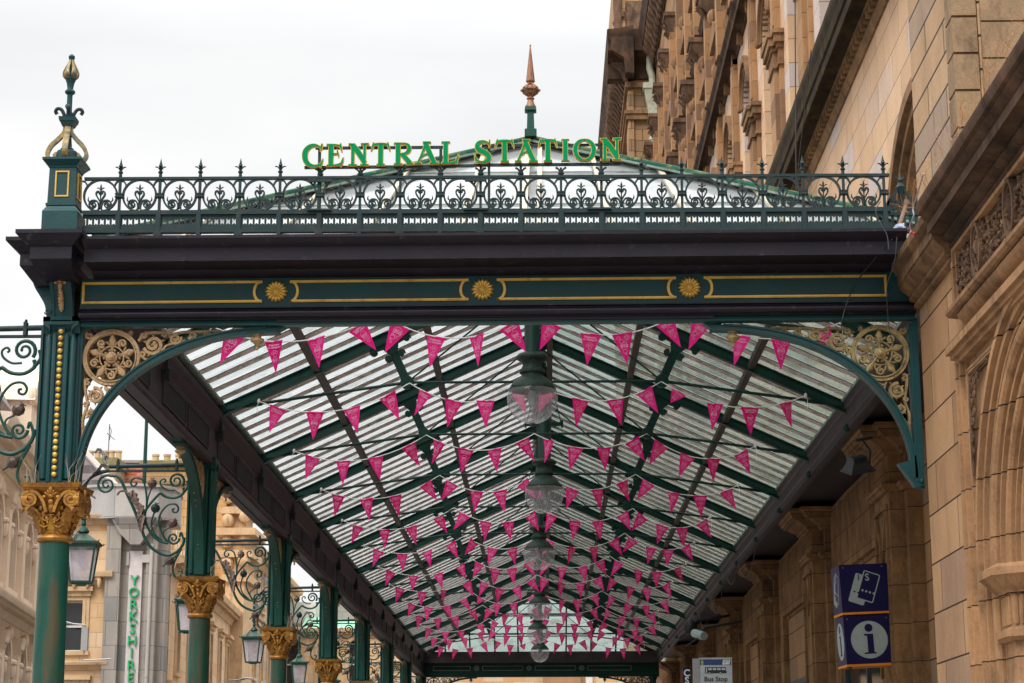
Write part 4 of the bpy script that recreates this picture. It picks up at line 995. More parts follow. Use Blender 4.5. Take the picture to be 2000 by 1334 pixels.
for k in range(-1, 19):
    x = PX[0]+.3365*(k+.5); z = 6.533
    if k == -1: x = -3.70
    m = MB(); r = .1385
    m.rib(arc(x, z, r, -70, 250, 36), .0078, YR-.016, YR+.012)
    # feet of the ring turn into two spirals either side of the centre stalk
    for s in (-1, 1):
        m.rib(smooth([(x+s*.043, z-.129), (x+s*.02, z-.128), (x+s*.010, z-.10), (x+s*.022, z-.055), (x+s*.045, z-.040)], 5), .0062, YR-.014, YR+.012)
        sp = spiral(x+s*.060, z-.077, .0375, .006, R_(120 if s > 0 else 60), s*-1.75, 26)
        m.rib(sp, [.0068-.0026*i/26 for i in range(27)], YR-.016, YR+.014)
        m.ell((x+s*.060, YR, z-.077), (.007, .016, .007), 6)
        m.leaf([(x+s*.088, YR, z-.055), (x+s*.100, YR, z-.044), (x+s*.104, YR, z-.026), (x+s*.098, YR, z-.008)], (1, 0, 0), [.008, .008, .005, .001], .008, 6)
        m.rib(smooth([(x, z-.055), (x+s*.022, z-.018), (x+s*.036, z+.008), (x+s*.034, z+.03), (x+s*.018, z+.038), (x+s*.009, z+.026), (x+s*.018, z+.018)], 5), .0062, YR-.014, YR+.012)
        m.leaf(smooth([(x, YR, z+.045), (x+s*.012, YR, z+.062), (x+s*.026, YR, z+.07), (x+s*.034, YR, z+.067)], 3), (0, 0, 1), [.006]*6+[.004, .002, .001, .001], .01, 6)
        # half arches beside the post
        m.rib(smooth([(x+s*.158, z+.128), (x+s*.135, z+.122), (x+s*.116, z+.09), (x+s*.112, z+.07)], 4), .0065, YR-.012, YR+.010)
    m.lathe([(.004, z-.12), (.009, z-.10), (.010, z-.06), (.005, z-.03), (.006, z+.0), (.011, z+.012), (.007, z+.04), (.006, z+.06), (.010, z+.075), (.001, z+.105)], (x, YR, 0), 8)
    m.build('scroll_panel', M['iron'], rl)
for k in range(-1, 19):
    mb = MB(); xa = PX[0]+.3365*k+.018; xb = PX[0]+.3365*(k+1)-.018
    if k == -1: xa = -3.83
    mb.box(xa, xb, YR-.009, YR+.006, 6.262, 6.274); mb.box(xa, xb, YR-.009, YR+.006, 6.334, 6.346)
    for j in range(7):
        xc = PX[0]+.3365*k+.018+.0075+.0502*j*.98
        if xc < -3.82: continue
        if j < 6: 
            mb.prof([(xc+.008, 6.334), (xc+.026, 6.318), (xc+.0445, 6.334)], 'y', YR-.0085, YR+.005); mb.prof([(xc+.008, 6.274), (xc+.026, 6.29), (xc+.0445, 6.274)], 'y', YR-.0085, YR+.005)
        mb.box(xc-.0085, xc+.0085, YR-.008, YR+.006, 6.274, 6.334)
    mb.build('slotted_band', M['iron'], rl)
mb = MB()
for k, x in enumerate(PX):
    if k % 2: mb.box(x-.032, x+.032, YR-.05, YR+.05, 6.085, 6.20)
    else: mb.box(x-.014, x+.014, YR-.02, YR+.02, 6.085, 6.20)
mb.build('foot', M['iron'], rl)
for x in (-1.858, -.55, .48): 
    mb = MB(); mb.box(x-.09, x+.09, YR-.045, YR-.02, 6.635, 6.66); mb.build('splice_plate', M['iron'], rl); mb = MB(); mb.box(x-.10, x+.10, YR-.05, YR-.026, 6.385, 6.40); mb.build('splice_plate', M['iron'], rl)

# the lettering: strokes are polylines with widths in a box 1 wide and 1 high
LT = {
 'C': [('s', [(.93, .80), (.80, .93), (.55, 1.0), (.30, .93), (.12, .73), (.08, .5), (.14, .25), (.33, .06), (.58, .0), (.80, .06), (.96, .2)], [.02, .04, .07, .10, .125, .135, .125, .09, .06, .045, .02]),
       ('s', [(.93, 1.06), (.90, .9), (.86, .72)], [.03, .04, .01]), ('s', [(.99, .34), (.93, .14), (.86, -.06)], [.012, .04, .02])],
 'E': [('s', [(.28, .0), (.28, 1.0)], [.12, .12]), ('s', [(.05, .0), (.55, .015), (.85, .08)], [.03, .035, .05]), ('s', [(.05, 1.0), (.5, .985), (.80, .93)], [.03, .035, .045]),
       ('s', [(.3, .55), (.6, .55), (.68, .58)], [.035, .035, .04]), ('s', [(.80, 1.05), (.82, .88), (.86, .66)], [.02, .05, .01]), ('s', [(.96, .37), (.90, .18), (.82, -.04)], [.01, .05, .03]), ('s', [(.62, .76), (.66, .58), (.70, .40)], [.01, .04, .01])],
 'N': [('s', [(.22, .0), (.22, 1.0)], [.075, .075]), ('s', [(.80, .0), (.80, 1.0)], [.06, .06]), ('s', [(.20, .97), (.50, .6), (.80, .12)], [.13, .13, .12]),
       ('s', [(.02, .0), (.42, .0)], [.035, .035]), ('s', [(.60, .0), (1.0, .0)], [.03, .03]), ('s', [(.02, 1.0), (.26, .985)], [.035, .035]), ('s', [(.62, 1.0), (1.0, 1.01)], [.035, .035])],
 'T': [('s', [(.5, .0), (.5, 1.0)], [.12, .12]), ('s', [(.30, .0), (.72, .0)], [.035, .035]), ('s', [(.08, .93), (.25, .98), (.5, .99), (.75, .98), (.92, .93)], [.04, .045, .05, .045, .04]),
       ('s', [(.12, 1.06), (.08, .88), (.0, .66)], [.02, .045, .01]), ('s', [(.88, 1.06), (.92, .88), (1.0, .66)], [.02, .045, .01])],
 'R': [('s', [(.24, .0), (.24, 1.0)], [.115, .115]), ('s', [(.04, .0), (.46, .0)], [.035, .035]), ('s', [(.04, 1.0), (.5, .99), (.72, .93), (.80, .77), (.74, .6), (.55, .5), (.34, .49)], [.03, .035, .06, .10, .09, .05, .03]),
       ('s', [(.42, .5), (.62, .3), (.85, .04)], [.09, .11, .12]), ('s', [(.66, .0), (1.0, .015)], [.035, .03])],
 'A': [('s', [(.12, .0), (.30, .45), (.46, .97)], [.045, .05, .055]), ('s', [(.44, .98), (.62, .5), (.82, .0)], [.12, .12, .12]), ('s', [(.24, .28), (.45, .44), (.62, .40), (.72, .26)], [.03, .035, .035, .03]),
       ('s', [(.0, .0), (.27, .0)], [.035, .035]), ('s', [(.62, .0), (1.0, .0)], [.035, .035]), ('s', [(.34, 1.01), (.66, 1.01)], [.035, .035])],
 'L': [('s', [(.27, .0), (.27, 1.0)], [.115, .115]), ('s', [(.04, 1.0), (.5, 1.0)], [.035, .035]), ('s', [(.04, .0), (.55, .01), (.84, .08)], [.035, .04, .05]), ('s', [(.99, .40), (.92, .2), (.86, -.03)], [.01, .05, .03])],
 'S': [('s', [(.86, .80), (.70, .94), (.48, .99), (.25, .91), (.17, .73), (.30, .58), (.60, .44), (.80, .27), (.74, .09), (.50, .0), (.24, .05), (.08, .22)], [.02, .04, .055, .10, .12, .125, .125, .12, .10, .055, .04, .02]),
       ('s', [(.84, 1.06), (.83, .9), (.82, .70)], [.02, .04, .01]), ('s', [(.02, .38), (.08, .15), (.12, -.05)], [.01, .045, .02])],
 'I': [('s', [(.5, .0), (.5, 1.0)], [.25, .25]), ('s', [(.08, .0), (.92, .0)], [.035, .035]), ('s', [(.08, 1.0), (.92, 1.0)], [.035, .035])],
 'O': [('s', arc(.5, .5, .40, 90, 450, 32, .485), [.035+.075*abs(math.cos(R_(90+360*i/32))) for i in range(33)])],
}
sg = thing('station_name_sign', 'green CENTRAL STATION lettering with gold edges on a dark frame above the railing', 'sign', (-.66, 15.9, 6.76))
mb = MB()
mb.box(-1.99, -.72, 15.93, 15.955, 6.755, 6.778); mb.box(-.57, .66, 15.93, 15.955, 6.765, 6.788); mb.box(-.72, -.57, 15.932, 15.953, 6.76, 6.783)
mb.box(-1.90, -.80, 15.932, 15.953, 6.925, 6.948); mb.box(-.50, .56, 15.932, 15.953, 6.937, 6.957)
for x in (-1.865, -.845): mb.box(x-.012, x+.012, 15.931, 15.954, 6.40, 6.93)
for x in (-.44, .50): mb.box(x-.011, x+.011, 15.931, 15.954, 6.40, 6.94)
mb.build('sign_frame', M['iron'], sg)
def pix2x(u): return (u-1065)/3889*15.9*1.0555
LET = [('C', 592, 631, 285, 325), ('E', 636, 672, 285, 324), ('N', 680, 720, 284.5, 323.5), ('T', 725, 761.5, 284, 323), ('R', 768, 807, 283.5, 322.5), ('A', 810, 857, 282.5, 321.5), ('L', 861, 896, 282, 321),
       ('S', 926, 962, 280.5, 319.5), ('T', 967, 1004, 280.5, 318.5), ('A', 1006, 1050, 280, 318.5), ('T', 1052, 1088, 280, 318), ('I', 1095.5, 1112.5, 279.5, 317.5), ('O', 1119, 1164, 278.5, 317.5), ('N', 1172, 1213, 278.5, 317)]
for ch, ua, ub, vt, vb in LET:
    xa = -1.997+(ua-592)*(.668+1.997)/(1213-592); xb = -1.997+(ub-592)*(.668+1.997)/(1213-592)
    zb = 6.765+(325-vb)*.0044; zt = zb+.183
    if ch == 'O' or ch == 'C' or ch == 'S': pass
    g, e = MB(), MB()
    for j, (kind, pts, ws) in enumerate(LT[ch]):
        sx, sz = xb-xa, zt-zb
        P = [(xa+p[0]*sx, zb+p[1]*sz) for p in pts]; Wd = [w*(.164 if ch != 'I' else .075) for w in ws]
        if len(P) > 2:
            PW = smooth([(a, b, w) for (a, b), w in zip(P, Wd)], 4); P = [(a, b) for a, b, w in PW]; Wd = [max(w, .0015) for a, b, w in PW]
        o = .0006*j
        g.rib(P, Wd, 15.888-o, 15.91)
        # extended and widened copy behind for the gold edge
        d0 = Vector(P[0])-Vector(P[1]); d1 = Vector(P[-1])-Vector(P[-2]); d0.normalize(); d1.normalize()
        P2 = [tuple(Vector(P[0])+d0*.0038)]+P+[tuple(Vector(P[-1])+d1*.0038)]; W2 = [Wd[0]+.0038]+[w+.0038 for w in Wd]+[Wd[-1]+.0038]
        e.rib(P2, W2, 15.8935-o*.5, 15.925)
    le = e.build('letter', M['letteredge'], sg); g.build('green_face', M['lettergreen'], le)

# pedestal and finial over the first column
fn = thing('corner_finial', 'tall green and gilt scrolled finial on a panelled pedestal over the canopy corner', 'finial', (CX-.02, 15.97, 6.12))
x, y = CX-.02, 15.97
mb = MB()
for z0, z1, a, b in ((6.10, 6.37, .148, .148), (6.37, 6.40, .148, .13), (6.40, 6.425, .13, .118), (6.425, 6.445, .128, .128), (6.445, 6.755, .117, .112), (6.755, 6.77, .118, .122), (6.77, 6.815, .122, .160), (6.815, 6.835, .165, .165)):
    mb.frus(x, y, z0, z1, a, a, b, b)
mb.lathe([(.09, 6.835), (.09, 6.905), (.082, 6.93), (.05, 6.945), (.055, 6.955), (.03, 6.97)], (x, y, 0), 20)
mb.build('pedestal', M['teal'], fn)
mb = MB()
for s in range(2):
    Rm = T((x, y, 0)) @ Matrix.Rotation(s*PI/2, 4, 'Z'); mb.M = Rm
    for a in (-1, 1): mb.box(a*.052-.006, a*.052+.006, -.124, -.112, 6.50, 6.725); mb.box(-.046, .046, -.1235, -.112, 6.6125+a*.1065-.006, 6.6125+a*.1065+.006)
mb.build('gilt_frame', M['gold'], fn)
mb = MB(T((x, y, 0)))
mb.lathe([(.03, 6.95), (.03, 7.05), (.026, 7.12), (.024, 7.20), (.03, 7.22), (.024, 7.24), (.023, 7.42), (.024, 7.44), (.040, 7.45), (.045, 7.465), (.038, 7.478), (.028, 7.485), (.026, 7.50), (.032, 7.54), (.045, 7.575), (.05, 7.585)], n=14)
mb.frus(0, 0, 7.15, 7.19, .045, .045, .062, .062); mb.frus(0, 0, 7.19, 7.225, .066, .066, .072, .072)
mb.lathe([(.05, 7.585), (.03, 7.60), (.025, 7.68), (.014, 7.74), (.02, 7.755), (.027, 7.77), (.027, 7.785), (.015, 7.80), (.001, 7.808)], n=14)
mb.build('stem', M['teal'], fn)
for k in range(4):
    A = T((x, y, 0)) @ Matrix.Rotation(R_(45+90*k-38), 4, 'Z'); m = MB(A)
    m.rib(smooth([(.022, 7.17), (.03, 7.10), (.075, 7.04), (.135, 6.975), (.162, 6.90), (.13, 6.85), (.075, 6.85), (.062, 6.885), (.085, 6.905), (.105, 6.885)], 6), .0165, -.024, .024)
    m.build('scroll_leg', M['finialgold'], fn)
    m = MB(A); m.leaf(smooth([(.028, 0, 7.215), (.04, 0, 7.26), (.066, 0, 7.305), (.098, 0, 7.31), (.112, 0, 7.285), (.098, 0, 7.262)], 5), (0, 1, 0), [.014]*14+[.018, .02, .022, .023, .023, .021, .018, .016, .013, .01, .006, .003], .0155, 8)
    m.build('curled_leaf', M['iron'], fn)
for k in range(6):
    A = T((x, y, 0)) @ Matrix.Rotation(R_(60*k+10), 4, 'Z'); m = MB(A)
    m.leaf(smooth([(.03, 0, 7.575), (.058, 0, 7.60), (.062, 0, 7.635), (.045, 0, 7.68), (.024, 0, 7.72), (.014, 0, 7.75)], 4), (0, 1, 0), [.016, .02, .024, .027, .029, .03, .028, .026, .023, .02, .018, .016, .014, .012, .011, .01, .009, .008, .007, .006, .005], .008, 8)
    m.build('bud_leaf', M['finialgold'], fn)

sp_ = thing('ridge_spire', 'copper coloured spike with openwork ball on a green post at the roof apex', 'finial', (-.105, 18.75, 8.0))
x, y = -.105, 18.75
SPM = T((x, y, 7.97)) @ Matrix.Scale(.595, 4) @ T((0, 0, -7.96))
mb = MB(SPM); mb.frus(0, 0, 7.96, 8.08, .10, .10, .10, .10); mb.frus(0, 0, 8.08, 8.11, .10, .10, .06, .06); mb.frus(0, 0, 8.11, 8.40, .062, .062, .054, .054); mb.frus(0, 0, 8.40, 8.42, .06, .06, .095, .095); mb.frus(0, 0, 8.42, 8.485, .098, .098, .09, .09)
mb.build('post', M['green'], sp_)
mb = MB(SPM); mb.lathe([(.088, 8.485), (.085, 8.51), (.06, 8.57), (.045, 8.62), (.065, 8.635), (.066, 8.65), (.045, 8.665), (.04, 8.69), (.06, 8.70)], n=16)
mb.lathe([(.04, 8.70), (.10, 8.73), (.118, 8.79), (.10, 8.85), (.04, 8.89)], n=12)
for k in range(6):
    a = k*PI/3; d = Vector((math.cos(a), math.sin(a), 0)); sd = Vector((-d.y, d.x, 0))
    mb.leaf([d*.05+Vector((0, 0, 8.69)), d*.115+Vector((0, 0, 8.735)), d*.142+Vector((0, 0, 8.79)), d*.115+Vector((0, 0, 8.845)), d*.05+Vector((0, 0, 8.90))], sd, [.012, .02, .022, .02, .012], .014, 8)
    mb.ell(d*.145+Vector((0, 0, 8.79)), (.026, .026, .026), 8)
mb.lathe([(.118, 8.77), (.14, 8.785), (.14, 8.80), (.118, 8.81)], n=16)
mb.lathe([(.05, 8.90), (.045, 8.915), (.05, 8.93), (.075, 8.94), (.078, 8.955)], n=8); mb.lathe([(.074, 8.955), (.01, 9.57), (.016, 9.585), (.004, 9.61)], n=8)
mb.build('gilt_spike', M['copper'], sp_, sharp=20)

# scrolled end piece of the return cresting beside the wall
ep = thing('cresting_end', 'small dark green scrolled cresting piece between the railing and the stone cornice', 'railing', (3.1, 16.6, 6.2))
mb = MB(T((3.03, 16.15, .0)) @ Matrix.Scale(.9, 4, (1, 0, 0))); mb.box(-.16, .18, -.02, .02, 6.22, 6.25); mb.box(-.16, .18, -.02, .02, 6.37, 6.40)
for k in range(6): mb.box(-.155+.055*k, -.13+.055*k, -.01, .01, 6.25, 6.37)
for s in (-1, 1): mb.rib(spiral(s*.075, 6.46, .055, .01, R_(0 if s > 0 else 180), s*1.6, 18), .010, -.015, .015)
mb.rib(smooth([(-.13, 6.43), (-.12, 6.50), (-.06, 6.56), (-.0, 6.64)]), .012, -.015, .015); mb.rib(smooth([(.13, 6.43), (.12, 6.50), (.06, 6.56), (.0, 6.64)]), .012, -.015, .015)
mb.lathe([(.02, 6.40), (.012, 6.5), (.03, 6.58), (.045, 6.62), (.02, 6.66), (.03, 6.68), (.012, 6.70), (.001, 6.78)], n=8)
for s in (-1, 1): mb.leaf([(0, 0, 6.68), (s*.03, 0, 6.70), (s*.06, 0, 6.70)], (0, 0, 1), [.012, .01, .002], .012, 6)
mb.build('scrollwork', M['iron'], ep)

# ------------------------------------------------------------------ lamp brackets and lanterns
def make_bracket():
    t = thing('lamp_bracket', '', 'lamp bracket', (0, 0, 0), 0, 'wrought lamp brackets on the columns', local=True)
    # image-free local frame: u to the left of the pier face (negative x), z absolute
    q = lambda x, z: ((x-1270)/835.0-.205, 5.44-(z-360)/835.0)
    Q = lambda L: [q(*p) for p in L]
    V = lambda L: [(p[0], 0, p[1]) for p in Q(L)]
    pp = MB(); pp.tube(V([(1290, 360), (500, 375)]), .024, 12); pp.box(*sorted((q(400, 0)[0], q(1290, 0)[0])), -.018, .018, q(0, 430)[1], q(0, 413)[1])
    for x in (585, 1165):
        a = q(x, 360); pp.box(a[0]-.014, a[0]+.014, -.03, .03, a[1]-.07, a[1]+.045); pp.ell((a[0], 0, a[1]+.055), (.014, .014, .02), 8)
    pp.build('pipe', M['iron'], t)
    s = MB(); w = .014
    def st(pts, r=.0115, n=5): s.tube([(a, 0, b) for a, b in smooth(Q(pts), n)], r*1.3, 8)
    def spi(cx, cz, r0, r1, a0, tr, r=.0115): 
        c = q(cx, cz); L = spiral(c[0], c[1], r0/835, r1/835, R_(a0), tr, 26); s.tube([(a, 0, b) for a, b in L], [r*1.3*(1-.35*i/26) for i in range(27)], 8); s.ell((L[-1][0], 0, L[-1][1]), .014, 8)
    spi(480, 555, 98, 18, 60, 1.75, .013)
    st([(530, 465), (590, 480), (640, 550), (690, 660), (760, 800), (845, 1000)], .014)
    st([(845, 1000), (880, 1090), (960, 1190), (1090, 1250), (1190, 1220), (1250, 1150), (1262, 1080)], .014)
    spi(1155, 1085, 62, 14, 0, -1.5); st([(1262, 1120), (1230, 1030), (1217, 1075)], .010)
    spi(1165, 520, 80, 20, -40, 1.6, .013); st([(1235, 590), (1240, 640), (1170, 685), (1080, 680), (1010, 640)], .013); st([(1270, 520), (1280, 580), (1235, 640)], .013)
    st([(1010, 640), (930, 730), (870, 830), (880, 930), (940, 1040), (1020, 1110), (1110, 1135)], .012)
    st([(880, 800), (880, 700), (865, 600), (840, 520), (790, 488), (735, 500), (718, 545), (745, 570), (775, 550), (765, 530)], .009)
    st([(1150, 610), (1080, 610), (1020, 570), (1008, 525), (1040, 500), (1060, 520), (1045, 535)], .008)
    st([(1090, 1120), (1030, 1010), (1005, 920), (1030, 830), (1090, 760), (1160, 750), (1195, 790), (1180, 830), (1145, 825), (1140, 800), (1160, 795)], .009)
    st([(885, 760), (895, 680), (925, 590)], .007); st([(1060, 1120), (970, 1040), (935, 940), (960, 830)], .008)
    st([(1110, 1130), (1060, 1060), (1065, 1010), (1120, 980)], .007)
    st([(1250, 1150), (1210, 1230), (1140, 1300), (1060, 1360)], .008); st([(1240, 1190), (1200, 1260), (1170, 1330), (1160, 1400), (1190, 1460), (1240, 1450), (1245, 1410), (1215, 1405)], .010)
    s.build('scrolls', M['green'], t)
    # the neck that carries the lantern
    n_ = MB(); n_.tube([(a, 0, b) for a, b in smooth(Q([(500, 415), (400, 440), (310, 490), (270, 560), (265, 680), (262, 860)]), 5)], .022, 10)
    n_.lathe([(.016, -.03), (.04, -.02), (.024, .0), (.034, .012), (.018, .03)], (q(262, 0)[0], 0, q(0, 862)[1]), 10)
    n_.build('neck', M['iron'], t)
    lf = MB()
    def acan(pts, ws, th=.01, off=0):
        L = [(a, off, b) for a, b in smooth(Q(pts), 5)]
        m = len(L); W2 = [1.5*ws*math.sin(PI*(i+.6)/(m+.4))*(1+.28*math.sin(i*2.2)) for i in range(m)]
        for sd in (-1, 1): lf.leaf([(a, b+sd*.012, c) for a, b, c in L], (.55, sd*.8, .3), W2, th)
    acan([(700, 640), (740, 640), (770, 720), (810, 770)], .040); acan([(745, 740), (800, 760), (830, 830), (800, 900)], .045); acan([(790, 860), (850, 880), (840, 960), (845, 1030)], .042)
    acan([(700, 650), (660, 620), (610, 625), (590, 660)], .016); acan([(730, 700), (720, 640), (740, 610)], .03)
    lf.build('acanthus_leaf', M['leafbrown'], t)
    lg = MB()
    def ac2(pts, ws):
        L = [(a, 0, b) for a, b in smooth(Q(pts), 5)]; m = len(L)
        for sd in (-1, 1): lg.leaf([(a, b+sd*.015, c) for a, b, c in L], (.3, sd*.9, .3), [1.35*ws*math.sin(PI*(i+.6)/(m+.4))*(1+.3*math.sin(i*2.1)) for i in range(m)], .009)
    ac2([(500, 370), (430, 360), (380, 420), (310, 490), (230, 580)], .042); ac2([(490, 380), (450, 320), (430, 240), (380, 205), (350, 240)], .034); ac2([(440, 300), (470, 270), (480, 300)], .02)
    ac2([(240, 650), (290, 625), (340, 660), (375, 690)], .03); ac2([(260, 640), (310, 670), (300, 700)], .02)
    lg.build('grey_leaf', M['greymetal'], t)
    for cx, cz, sc, an in ((930, 545, 1, 0), (970, 790, 1, 10), (1145, 940, 1, 40), (1125, 1310, .95, 60)):
        b = MB(); c = q(cx, cz); r = .052*sc; A = T((c[0], 0, c[1])) @ Matrix.Rotation(R_(an), 4, 'Y'); b.M = A
        for k in range(6):
            a = k*PI/3; d = Vector((math.cos(a), math.sin(a), 0))
            b.leaf([d*.008+Vector((0, 0, -r)), d*r*.7+Vector((0, 0, -r*.7)), d*r*.98+Vector((0, 0, 0)), d*r*.7+Vector((0, 0, r*.7)), d*.008+Vector((0, 0, r)), d*.03+Vector((0, 0, r*1.25))], (-d.y, d.x, 0), [.006, .02, .026, .018, .007, .002], .004, 6)
        b.ell((0, 0, -r), (.012, .012, .016), 8); b.ell((0, 0, r*.2), (r*.45, r*.45, r*.6), 8)
        b.build('bud', M['budbrown'] if cx != 970 else M['iron'], t)
    return t
def make_lantern():
    t = thing('hanging_lantern', '', 'lantern', (0, 0, 0), 0, 'green lanterns hanging from the brackets', local=True)
    # z=0 at the hanging point
    m = MB(); m.lathe([(.018, .02), (.016, -.03), (.03, -.05), (.034, -.06), (.02, -.075), (.026, -.10), (.03, -.12), (.02, -.14), (.04, -.16), (.05, -.175), (.07, -.205), (.072, -.215), (.055, -.22), (.05, -.235)], n=14)
    m.build('finial', M['green'], t)
    m = MB(); m.frus(0, 0, -.335, -.235, .19, .19, .055, .055); m.frus(0, 0, -.365, -.335, .195, .195, .20, .20); m.frus(0, 0, -.385, -.365, .175, .175, .18, .18)
    for sx in (-1, 1):
        for sy in (-1, 1): m.tube([(sx*.19, sy*.19, -.34), (sx*.21, sy*.21, -.345), (sx*.215, sy*.215, -.325)], .008, 6)
    m.tube([(0, 0, -.16), (-.06, -.07, -.22), (-.075, -.19, -.30), (-.075, -.20, -.37)], .008, 6)
    m.build('roof', M['greencol'], t)
    f = MB(); zt, zb, a, b = -.385, -.80, .162, .112
    for sx in (-1, 1):
        for sy in (-1, 1): f.beam((sx*a, sy*a, zt), (sx*b, sy*b, zb), .022, .022, (1, 0, 0))
    for z, h, w in ((zt-.01, a, .02), (zb, b, .022)):
        for s_ in (-1, 1): f.box(-h-.011, h+.011, s_*h-.011, s_*h+.011, z-w/2, z+w/2); f.box(s_*h-.0105, s_*h+.0105, -h, h, z-w/2+.0005, z+w/2-.0005)
    f.box(-b*.5, b*.5, -b*.5, b*.5, zb-.03, zb-.012); f.box(-b, b, -.01, .01, zb-.012, zb+.008)
    f.build('frame', M['green'], t)
    for k in range(4):
        g = MB(Matrix.Rotation(k*PI/2, 4, 'Z')); a2, b2 = a-.004, b-.004
        g.add([(-a2, -a2, zt), (a2, -a2, zt), (b2, -b2, zb), (-b2, -b2, zb)], [(0, 1, 2, 3)]); g.build('glass_pane', M['lantglass'], t)
    m = MB(); m.lathe([(.035, zt), (.04, zt-.06), (.05, zt-.10), (.05, zt-.2), (.03, zt-.26), (.001, zt-.28)], n=12); m.build('bulb', M['lantglass'], t)
    return t
lb0 = make_bracket(); ln0 = make_lantern(); remember(lb0); remember(ln0)
for k in range(8):
    lab = ('curled green iron lamp bracket reaching out from the '+ORD[k]+' column from the canopy front')
    lb2 = ('green four-sided lantern hanging from the bracket of the '+ORD[k]+' column from the canopy front')
    p = (CX, CY+DL*k, 0); q_ = (CX-1.4, CY+DL*k, 4.86)
    if k == 0: lb0.location = p; lb0['label'] = lab; ln0.location = q_; ln0['label'] = lb2; ln0.rotation_euler = (0, 0, R_(6))
    else: dup(lb0, p, 0, lab); dup(ln0, q_, R_([6, 5, 14, -8, 10, 3, 12, 0][k]), lb2)

# ------------------------------------------------------------------ station porch (near right)
po = thing('station_porch', 'carved sandstone porch wall with deep mouldings and arch at the right edge', 'building', (WX, 12, 0))
YF = 15.95
FR = T((WX, 0, 0)) @ Matrix(((0, 1, 0, 0), (-1, 0, 0, 0), (0, 0, 1, 0), (0, 0, 0, 1)))   # local x -> -Y world... local (u, d, z): world = (WX + d, -u, z)
def wv(y): return -y                      # local u of a world y
AC, AZ, RO = 12.35, 3.10, 1.15           # arch centre, springing, opening radius
mb = MB(FR)
mb.box(wv(YF), wv(14.50), 0, 1.2, 0, 5.5)
mb.box(wv(14.50), wv(7), .0, 1.2, 4.86, 5.5)
# spandrel wall round the arch (outside radius 1.72)
R1 = 1.70
L = [(wv(14.5), AZ), (wv(AC+R1), AZ)]+[(wv(AC+R1*math.cos(R_(a))), AZ+R1*math.sin(R_(a))) for a in range(5, 91, 5)]+[(wv(AC), 4.86), (wv(14.5), 4.86)]
mb.prof(L, 'y', .03, 1.2)
L = [(wv(10.0), AZ), (wv(AC-R1), AZ)]+[(wv(AC-R1*math.cos(R_(a))), AZ+R1*math.sin(R_(a))) for a in range(5, 91, 5)]+[(wv(AC), 4.86), (wv(10.0), 4.86)]
mb.prof(L, 'y', .031, 1.2)
mb.box(wv(10.0), wv(7), 0, 1.2, 0, 4.86); mb.box(wv(14.5), wv(14.05), .05, 1.2, 0, AZ)
mb.build('wall', M['stoneP'], po)
mb = MB(FR)
# archivolt orders
orders = [(1.72, 1.665, -.055, .2), (1.665, 1.65, .03, .2), (1.65, 1.60, -.02, .2), (1.60, 1.585, .06, .2), (1.585, 1.55, .01, .25), (1.45, 1.435, .10, .3), (1.435, 1.40, .05, .3), (1.40, 1.385, .12, .3), (1.295, 1.28, .16, .4), (1.28, 1.25, .12, .4), (1.25, 1.235, .18, .4), (1.17, RO, .2, .8)]
for (ra, rb_, d0, d1) in orders+[(1.55, 1.45, .06, .3), (1.385, 1.295, .12, .4), (1.235, 1.17, .17, .5)]:
    pts = [(AC+ (ra+rb_)/2*math.cos(R_(a)), AZ+(ra+rb_)/2*math.sin(R_(a))) for a in range(0, 181, 6)]
    mb.rib([(-a, b) for a, b in pts], (ra-rb_)/2, d0, d1)
    for ys in (AC+ra, AC-rb_): mb.box(wv(ys), wv(ys-(ra-rb_)), d0+.0005, d1, 0, AZ)
for rr, dd, rt in ((1.50, .045, .045), (1.34, .11, .042), (1.205, .17, .03)):
    mb.tube([(-(AC+rr*math.cos(R_(a))), dd, AZ+rr*math.sin(R_(a))) for a in range(0, 181, 6)], rt, 10)
    mb.tube([(-(AC+rr), dd, 0), (-(AC+rr), dd, AZ)], rt, 10)
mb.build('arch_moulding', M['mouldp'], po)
mb = MB(FR); mb.box(wv(AC+RO), wv(AC-RO), .8, 1.0, 0, 4.3); mb.build('arch_back_wall', M['arcw'], po)
mb = MB(FR)
# square hood frame round the arch, label steps
for z0, z1, d in ((4.80, 4.86, -.10), (4.76, 4.80, -.07), (4.72, 4.76, -.04), (4.86, 4.885, -.06)):
    mb.box(wv(14.48+(-d-.04)), wv(8), d, .05, z0, z1-.0006)
for ya, yb, d in ((14.50, 14.45, -.045), (14.45, 14.40, -.02), (14.40, 14.36, -.035), (14.36, 14.32, .0)):
    mb.box(wv(ya), wv(yb), d, .05, 2.3, 4.74)
for ya, yb, za, zb, d in ((14.28, 13.15, 4.60, 4.64, -.01), (14.28, 14.23, 3.5, 4.60, -.012)):
    mb.box(wv(ya), wv(yb), d, .05, za, zb)
# ledges below the frieze
mb.prof([(.02, 5.04), (-.10, 5.05), (-.12, 5.07), (-.12, 5.10), (-.06, 5.13), (.02, 5.14)][::-1], 'x', wv(14.36), wv(7))
mb.prof([(.02, 4.95), (-.03, 4.96), (-.07, 5.0), (-.08, 5.04), (.02, 5.04)], 'x', wv(14.15), wv(7))
for ya, yb, d in ((14.49, 14.42, -.035), (14.40, 14.36, -.02)): mb.box(wv(ya), wv(yb), d, .02, 5.12, 5.60)
mb.box(wv(14.42), wv(7), -.035, .02, 5.57, 5.60); mb.box(wv(14.36), wv(7), -.03, .02, 5.13, 5.16)
